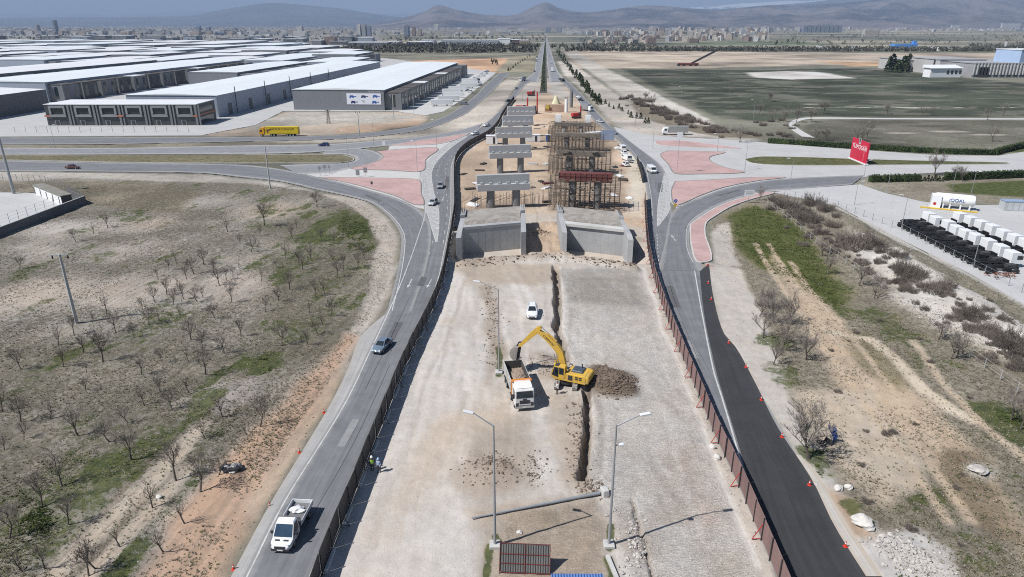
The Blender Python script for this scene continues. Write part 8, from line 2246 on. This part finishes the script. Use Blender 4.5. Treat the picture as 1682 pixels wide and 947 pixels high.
# ================================================================ FAR TOWN
WIN = (.11, .12, .14)
TM = [mat_facade("town_cream", (.46, .42, .37), WIN), mat_facade("town_white", (.55, .54, .52), WIN), mat_facade("town_tan", (.40, .33, .27), WIN), mat_facade("town_grey", (.32, .33, .35), WIN), mat_facade("town_slate", (.20, .23, .29), WIN, 4, 3), mat_facade("town_brown", (.24, .17, .14), WIN)]
TROOF = mat("town_roof", (.30, .24, .21), .9, var=.3, scale=.1)
TMESH = []
for m in TM:
    mb = MB(); mb.box((0, 0, .5), (1, 1, 1)); mb.box((0, 0, 1.03), (.3, .4, .06)); TMESH.append(None)
def block(px, yb, wpx, hpx, k, name, label, group, catg="apartment block", depth=None):
    p = G(px, yb); t = p.y * CP + CAMH * SP; wd = wpx / F0 * t; h = max(5, HZ(yb - hpx, p.y)); d = depth or random.uniform(12, 22)
    mb = MB(); mb.box((0, d / 2, h / 2), (wd, d, h)); mb.box((wd * random.uniform(-.2, .2), d / 2, h + 1), (min(wd * .4, 6), 6, 2))
    if random.random() < .5: mb.box((wd * .3, -.6, h * .45), (wd * .22, 1.2, h * .8))
    o = mb.build(name, TM[k % 6]); o.location = p; o.rotation_euler = (0, 0, random.uniform(-.5, .5) if depth is None else 0); tag(o, label, catg, group)
    return o
rs = random.Random(5)
def blocks(n, x0, x1, y0, y1, w0, w1, h0, h1, ks, label, group):
    for i in range(n): block(rs.uniform(x0, x1), rs.uniform(y0, y1), rs.uniform(w0, w1), rs.uniform(h0, h1), rs.choice(ks), "apartment_block", label, group)
blocks(140, 1040, 1265, 51, 68, 4, 10, 5, 10, (0, 1, 2, 0, 3, 5), "apartment block in the dense town right of the far road", "blocks of the dense right-hand town")
blocks(30, 965, 1075, 55, 73, 4, 10, 4, 9, (0, 2, 1, 3, 5), "apartment block of the town part beside the far road", "blocks beside the far road")
blocks(28, 1250, 1690, 47.5, 53, 3, 8, 2.5, 5, (1, 0, 3, 1), "low apartment block at the foot of the right-hand hills", "blocks at the foot of the right hills")
blocks(44, 560, 905, 50, 60, 3, 8, 2, 5, (0, 1, 3, 4), "low building in the town left of the far road", "buildings of the town left of the far road")
blocks(36, 0, 560, 52, 63, 3, 10, 2, 4.5, (1, 3, 4, 3), "low building in the haze beyond the halls", "buildings in the haze beyond the halls")
for i in range(9): block(1322 + i * 7.2, 53, 6.2, 11.5 + (i % 2), 4, "apartment_block", f"slate tower block in the row before the right hills, {ORD[i] if i else 'first '}from the left", "row of slate blocks", depth=20)
for i in range(4): block(1256 + i * 5, 52.5, 4, 9, 3, "apartment_block", f"grey block of the four left of the slate row, {ORD[i] if i else 'first '}from the left", "four grey blocks", depth=20)
TW = [(590, 59, 6, 19, 1, "pale tower, left of a close trio of towers"), (598, 59, 7, 19, 3, "pale grey tower, middle of a close trio of towers"), (606, 59, 6, 16, 4, "slate tower, right of a close trio of towers"), (668, 60, 8, 18.5, 4, "dark slate tower on the skyline left of the white tower"), (679.5, 59, 5, 15, 5, "brownish tower next to the dark slate one"), (689.5, 58.5, 5, 11.5, 2, "shorter tan tower near the dark slate one"), (717, 52, 8, 13, 1, "white slab tower alone on the skyline"), (706, 52, 8, 7, 1, "lower white block left of the white slab tower"),
      (900, 53.5, 8, 9, 4, "slate block beside the far end of the road"), (918, 52, 11, 9, 3, "wide grey block right of the road's far end"), (91, 56, 4, 23, 4, "tallest hazy tower at far left"), (62, 55, 3, 14, 3, "slim hazy tower at the far left"), (326, 53, 6, 10, 4, "hazy slate tower above the yellow works, left of its twin"), (342, 53, 6, 9, 4, "hazy slate tower above the yellow works, right of its twin"), (386, 53, 5, 8, 4, "small hazy slate tower above the yellow works"), (493, 62, 22, 11, 1, "broad pale green-white building above the works"), (493, 61, 8, 18, 1, "pale tower rising from the broad white building"), (542, 73, 18, 13, 5, "brown office block right of the yellow works"), (1432, 60, 24, 11, 0, "cream school-like block on the right plain"), (1250, 46, 10, 7, 3, "grey block on the rise right of the dense town"), (1660, 47, 30, 9, 1, "big white building on the right horizon"), (1570, 47, 14, 6, 1, "white building left of the big one on the right horizon"), (1140, 70, 16, 7, 5, "brown block at the near edge of the dense town"), (1070, 72, 14, 11, 5, "dark brown block nearest the right wood")]
for a in TW: block(a[0], a[1], a[2], a[3], a[4], "tower_block", a[5], "towers on the skyline", "tower", depth=26)
# the rest of the town, thousands of houses in the haze: one mass
V = []; F = []
g = np.random.default_rng(4)
N = 5200; py = 43.6 + 13 * g.random(N) ** 1.6; px = g.uniform(-250, 1950, N)
mx = np.where(px < 940, .9, 1.0)
for a, b in zip(px, py):
    if 860 < a < 930 and b > 50: continue
    if a > 1150 and b > 51: continue
    p = G(a, b); s = g.uniform(8, 26); h = g.uniform(6, 17); d = g.uniform(8, 20); o = len(V)
    V += [(p.x - s, p.y - d, 0), (p.x + s, p.y - d, 0), (p.x + s, p.y + d, 0), (p.x - s, p.y + d, 0), (p.x - s, p.y - d, h), (p.x + s, p.y - d, h), (p.x + s, p.y + d, h), (p.x - s, p.y + d, h)]
    F += [tuple(i + o for i in f) for f in ((4, 5, 6, 7), (0, 1, 5, 4), (1, 2, 6, 5), (2, 3, 7, 6), (3, 0, 4, 7))]
me = bpy.data.meshes.new("distant_town"); me.from_pydata(V, [], F)
for m in TM[:4] + [TROOF]: me.materials.append(m)
k = np.repeat(g.integers(0, 4, len(F) // 5), 5); k[0::5] = np.where(g.random(len(F) // 5) < .5, 4, k[0::5]); me.polygons.foreach_set("material_index", k.astype(np.int32))
o = bpy.data.objects.new("distant_town", me); COL.objects.link(o); tag(o, "countless small houses of the far town in the haze", "town", None, "stuff")
# low sheds and yards left, between the halls and the town
for i in range(46):
    x = rs.uniform(-20, 640); y = rs.uniform(63, 79); p = G(x, y); t = p.y * CP + CAMH * SP; wd = rs.uniform(10, 34) / F0 * t
    mb = MB(); h = rs.uniform(7, 13); d = rs.uniform(25, 60); mb.cur = 0; mb.box((0, d / 2, h / 2), (wd, d, h)); mb.cur = 1; mb.box((0, d / 2, h + .3), (wd + 1, d + 1, .6))
    o = mb.build("far_shed", [rs.choice((HALLW, HALLW2, FACG, HALLD)), rs.choice((ROOFW, ROOFM, ROOFW, FACG))]); o.location = p; tag(o, "low shed on the plain beyond the industrial halls", "shed", "low sheds beyond the industrial halls")
for i in range(14):
    x = rs.uniform(1340, 1560); y = rs.uniform(78, 84); p = G(x, y)
    mb = MB(); mb.cur = 0; mb.box((0, 5, 2.5), (rs.uniform(8, 20), 9, 5)); mb.cur = 1; mb.box((0, 5, 5.2), (9, 9.5, .4))
    o = mb.build("farmhouse", [WHITEP, TROOF]); o.location = p; tag(o, "small white farm building before the right wood", "farm building", "farm buildings before the right wood")
p = G(1488, 79); mb = MB(); mb.box((0, 10, 4), (46, 20, 8)); mb.box((20, 10, 10), (6, 8, 8)); o = mb.build("blue_hangar", mat("hangar_blue", (.08, .25, .6), .5)); o.location = p; tag(o, "bright blue hangar at the right wood", "hangar")
p = G(1651, 80); mb = MB(); mb.cyl((0, 0, 0), (0, 0, HZ(68, p.y)), 3, 3, 12); o = mb.build("water_tower", PALESTEEL); o.location = p; tag(o, "slim pale tower at the right wood", "tower")

# ================================================================ HILLS
def ridge(name, sky, D, front, back, col, col2, snow=None, seed=1, nz=.28):
    xs_ = np.arange(-420, 2120, 5.0); S = np.array(sky, float)
    yy = np.interp(xs_, S[:, 0], S[:, 1])
    ds = np.linspace(-1, 1, 46)
    s0 = (40 - 473.5) / F0; fwd = CP - s0 * SP
    V = np.zeros((len(ds), len(xs_), 3))
    for j, q_ in enumerate(ds):
        Y_ = D + (q_ * front if q_ < 0 else q_ * back)
        s = (yy - 473.5) / F0; top = CAMH - D * (SP + s * CP) / (CP - s * SP)
        k = (1 - abs(q_)) ** 1.25 if q_ < 0 else (1 - q_) ** .8
        X_ = (xs_ - 841) / F0 / fwd * Y_
        n = fbm(X_, np.full_like(X_, Y_) * 1.3, front * .35, seed, 5) - .5
        n2 = fbm(X_, np.full_like(X_, Y_), front * .09, seed + 7, 4) - .5
        crest = math.exp(-(q_ * 4) ** 2)
        z = top * k + top * (n * nz * 2.6 + n2 * nz * 2.2) * (1 - crest * .85) * (1 - abs(q_)) ** .5
        V[j, :, 0] = X_; V[j, :, 1] = Y_; V[j, :, 2] = np.maximum(z, -2) + (-3 if abs(q_) > .98 else 0)
    idx = np.arange(len(ds) * len(xs_)).reshape(len(ds), len(xs_))
    Q = np.stack([idx[:-1, :-1], idx[:-1, 1:], idx[1:, 1:], idx[1:, :-1]], -1).reshape(-1, 4)
    me = bpy.data.meshes.new(name); me.from_pydata([tuple(v) for v in V.reshape(-1, 3)], [], [tuple(q_) for q_ in Q])
    m, n, l, b = _new(name + "_rock")
    geo = n.new("ShaderNodeNewGeometry"); f = _ramp(n, l, _noise(n, l, geo.outputs["Position"], 1 / (front * .22), 6, .68), .36, .62)
    c = _mix(n, l, f, col, col2)
    if snow:
        sp = n.new("ShaderNodeSeparateXYZ"); l.new(geo.outputs["Position"], sp.inputs[0])
        sn = _math(n, l, 'ADD', sp.outputs[2], _math(n, l, 'MULTIPLY', _math(n, l, 'SUBTRACT', _noise(n, l, geo.outputs["Position"], 1 / (front * .1), 5, .7), .5), snow * 1.6))
        c = _mix(n, l, _ramp(n, l, sn, snow, snow * 1.12), c, (.8, .82, .85))
    l.new(c, b.inputs["Base Color"]); b.inputs["Roughness"].default_value = 1; b.inputs["Specular IOR Level"].default_value = 0
    me.materials.append(m); me.polygons.foreach_set("use_smooth", [True] * len(me.polygons))
    o = bpy.data.objects.new(name, me); COL.objects.link(o); tag(o, kind="structure")
SK1 = [(-420, 47), (560, 46), (640, 34), (680, 25), (700, 17), (716, 8), (722, 6), (730, 8), (747, 14), (770, 19), (800, 24), (830, 25), (850, 22), (868, 13), (884, 4), (893, 1), (902, 3), (918, 12), (940, 17), (965, 19), (1000, 16), (1060, 8), (1120, 12), (1180, 16), (1230, 9), (1262, 5), (1300, 8), (1380, 2), (1450, -4), (1550, -8), (1682, -10), (2120, -6)]
ridge("hills", SK1, 13500, 5200, 3500, (.045, .045, .055), (.165, .14, .135), seed=3, nz=.34)
SK2 = [(-420, 30), (0, 28), (140, 28), (240, 27), (310, 26), (333, 23), (370, 15), (417, 7), (445, 3.5), (470, 4), (520, 9), (560, 13), (610, 22), (660, 28), (760, 30), (1000, 28), (1200, 12), (1400, -4), (1700, -14), (2120, -12)]
ridge("far_hills", SK2, 22000, 7000, 5000, (.05, .05, .055), (.09, .085, .08), seed=13, nz=.2)
SK3 = [(-420, 20), (0, 23), (40, 21), (70, 23.5), (150, 21), (180, 24), (300, 18), (500, 14), (560, 16), (640, 22), (700, 20), (800, 23), (1000, 20), (1300, 0), (2120, -8)]
ridge("snowy_range", SK3, 36000, 8000, 5000, (.10, .095, .09), (.15, .145, .135), snow=720, seed=23, nz=.2)
# ================================================================ AIR
m = bpy.data.materials.new("hazy_air"); m.use_nodes = True
n = m.node_tree.nodes; l = m.node_tree.links
n.remove(n["Principled BSDF"]); v = n.new("ShaderNodeVolumePrincipled")
v.inputs["Color"].default_value = (.47, .63, .90, 1); v.inputs["Density"].default_value = HAZE; v.inputs["Anisotropy"].default_value = 0.0
l.new(v.outputs[0], n["Material Output"].inputs["Volume"])
mb = MB(); mb.box((0, 24000, 1000), (140000, 52000, 2010)); o = mb.build("haze", m); tag(o, kind="stuff")
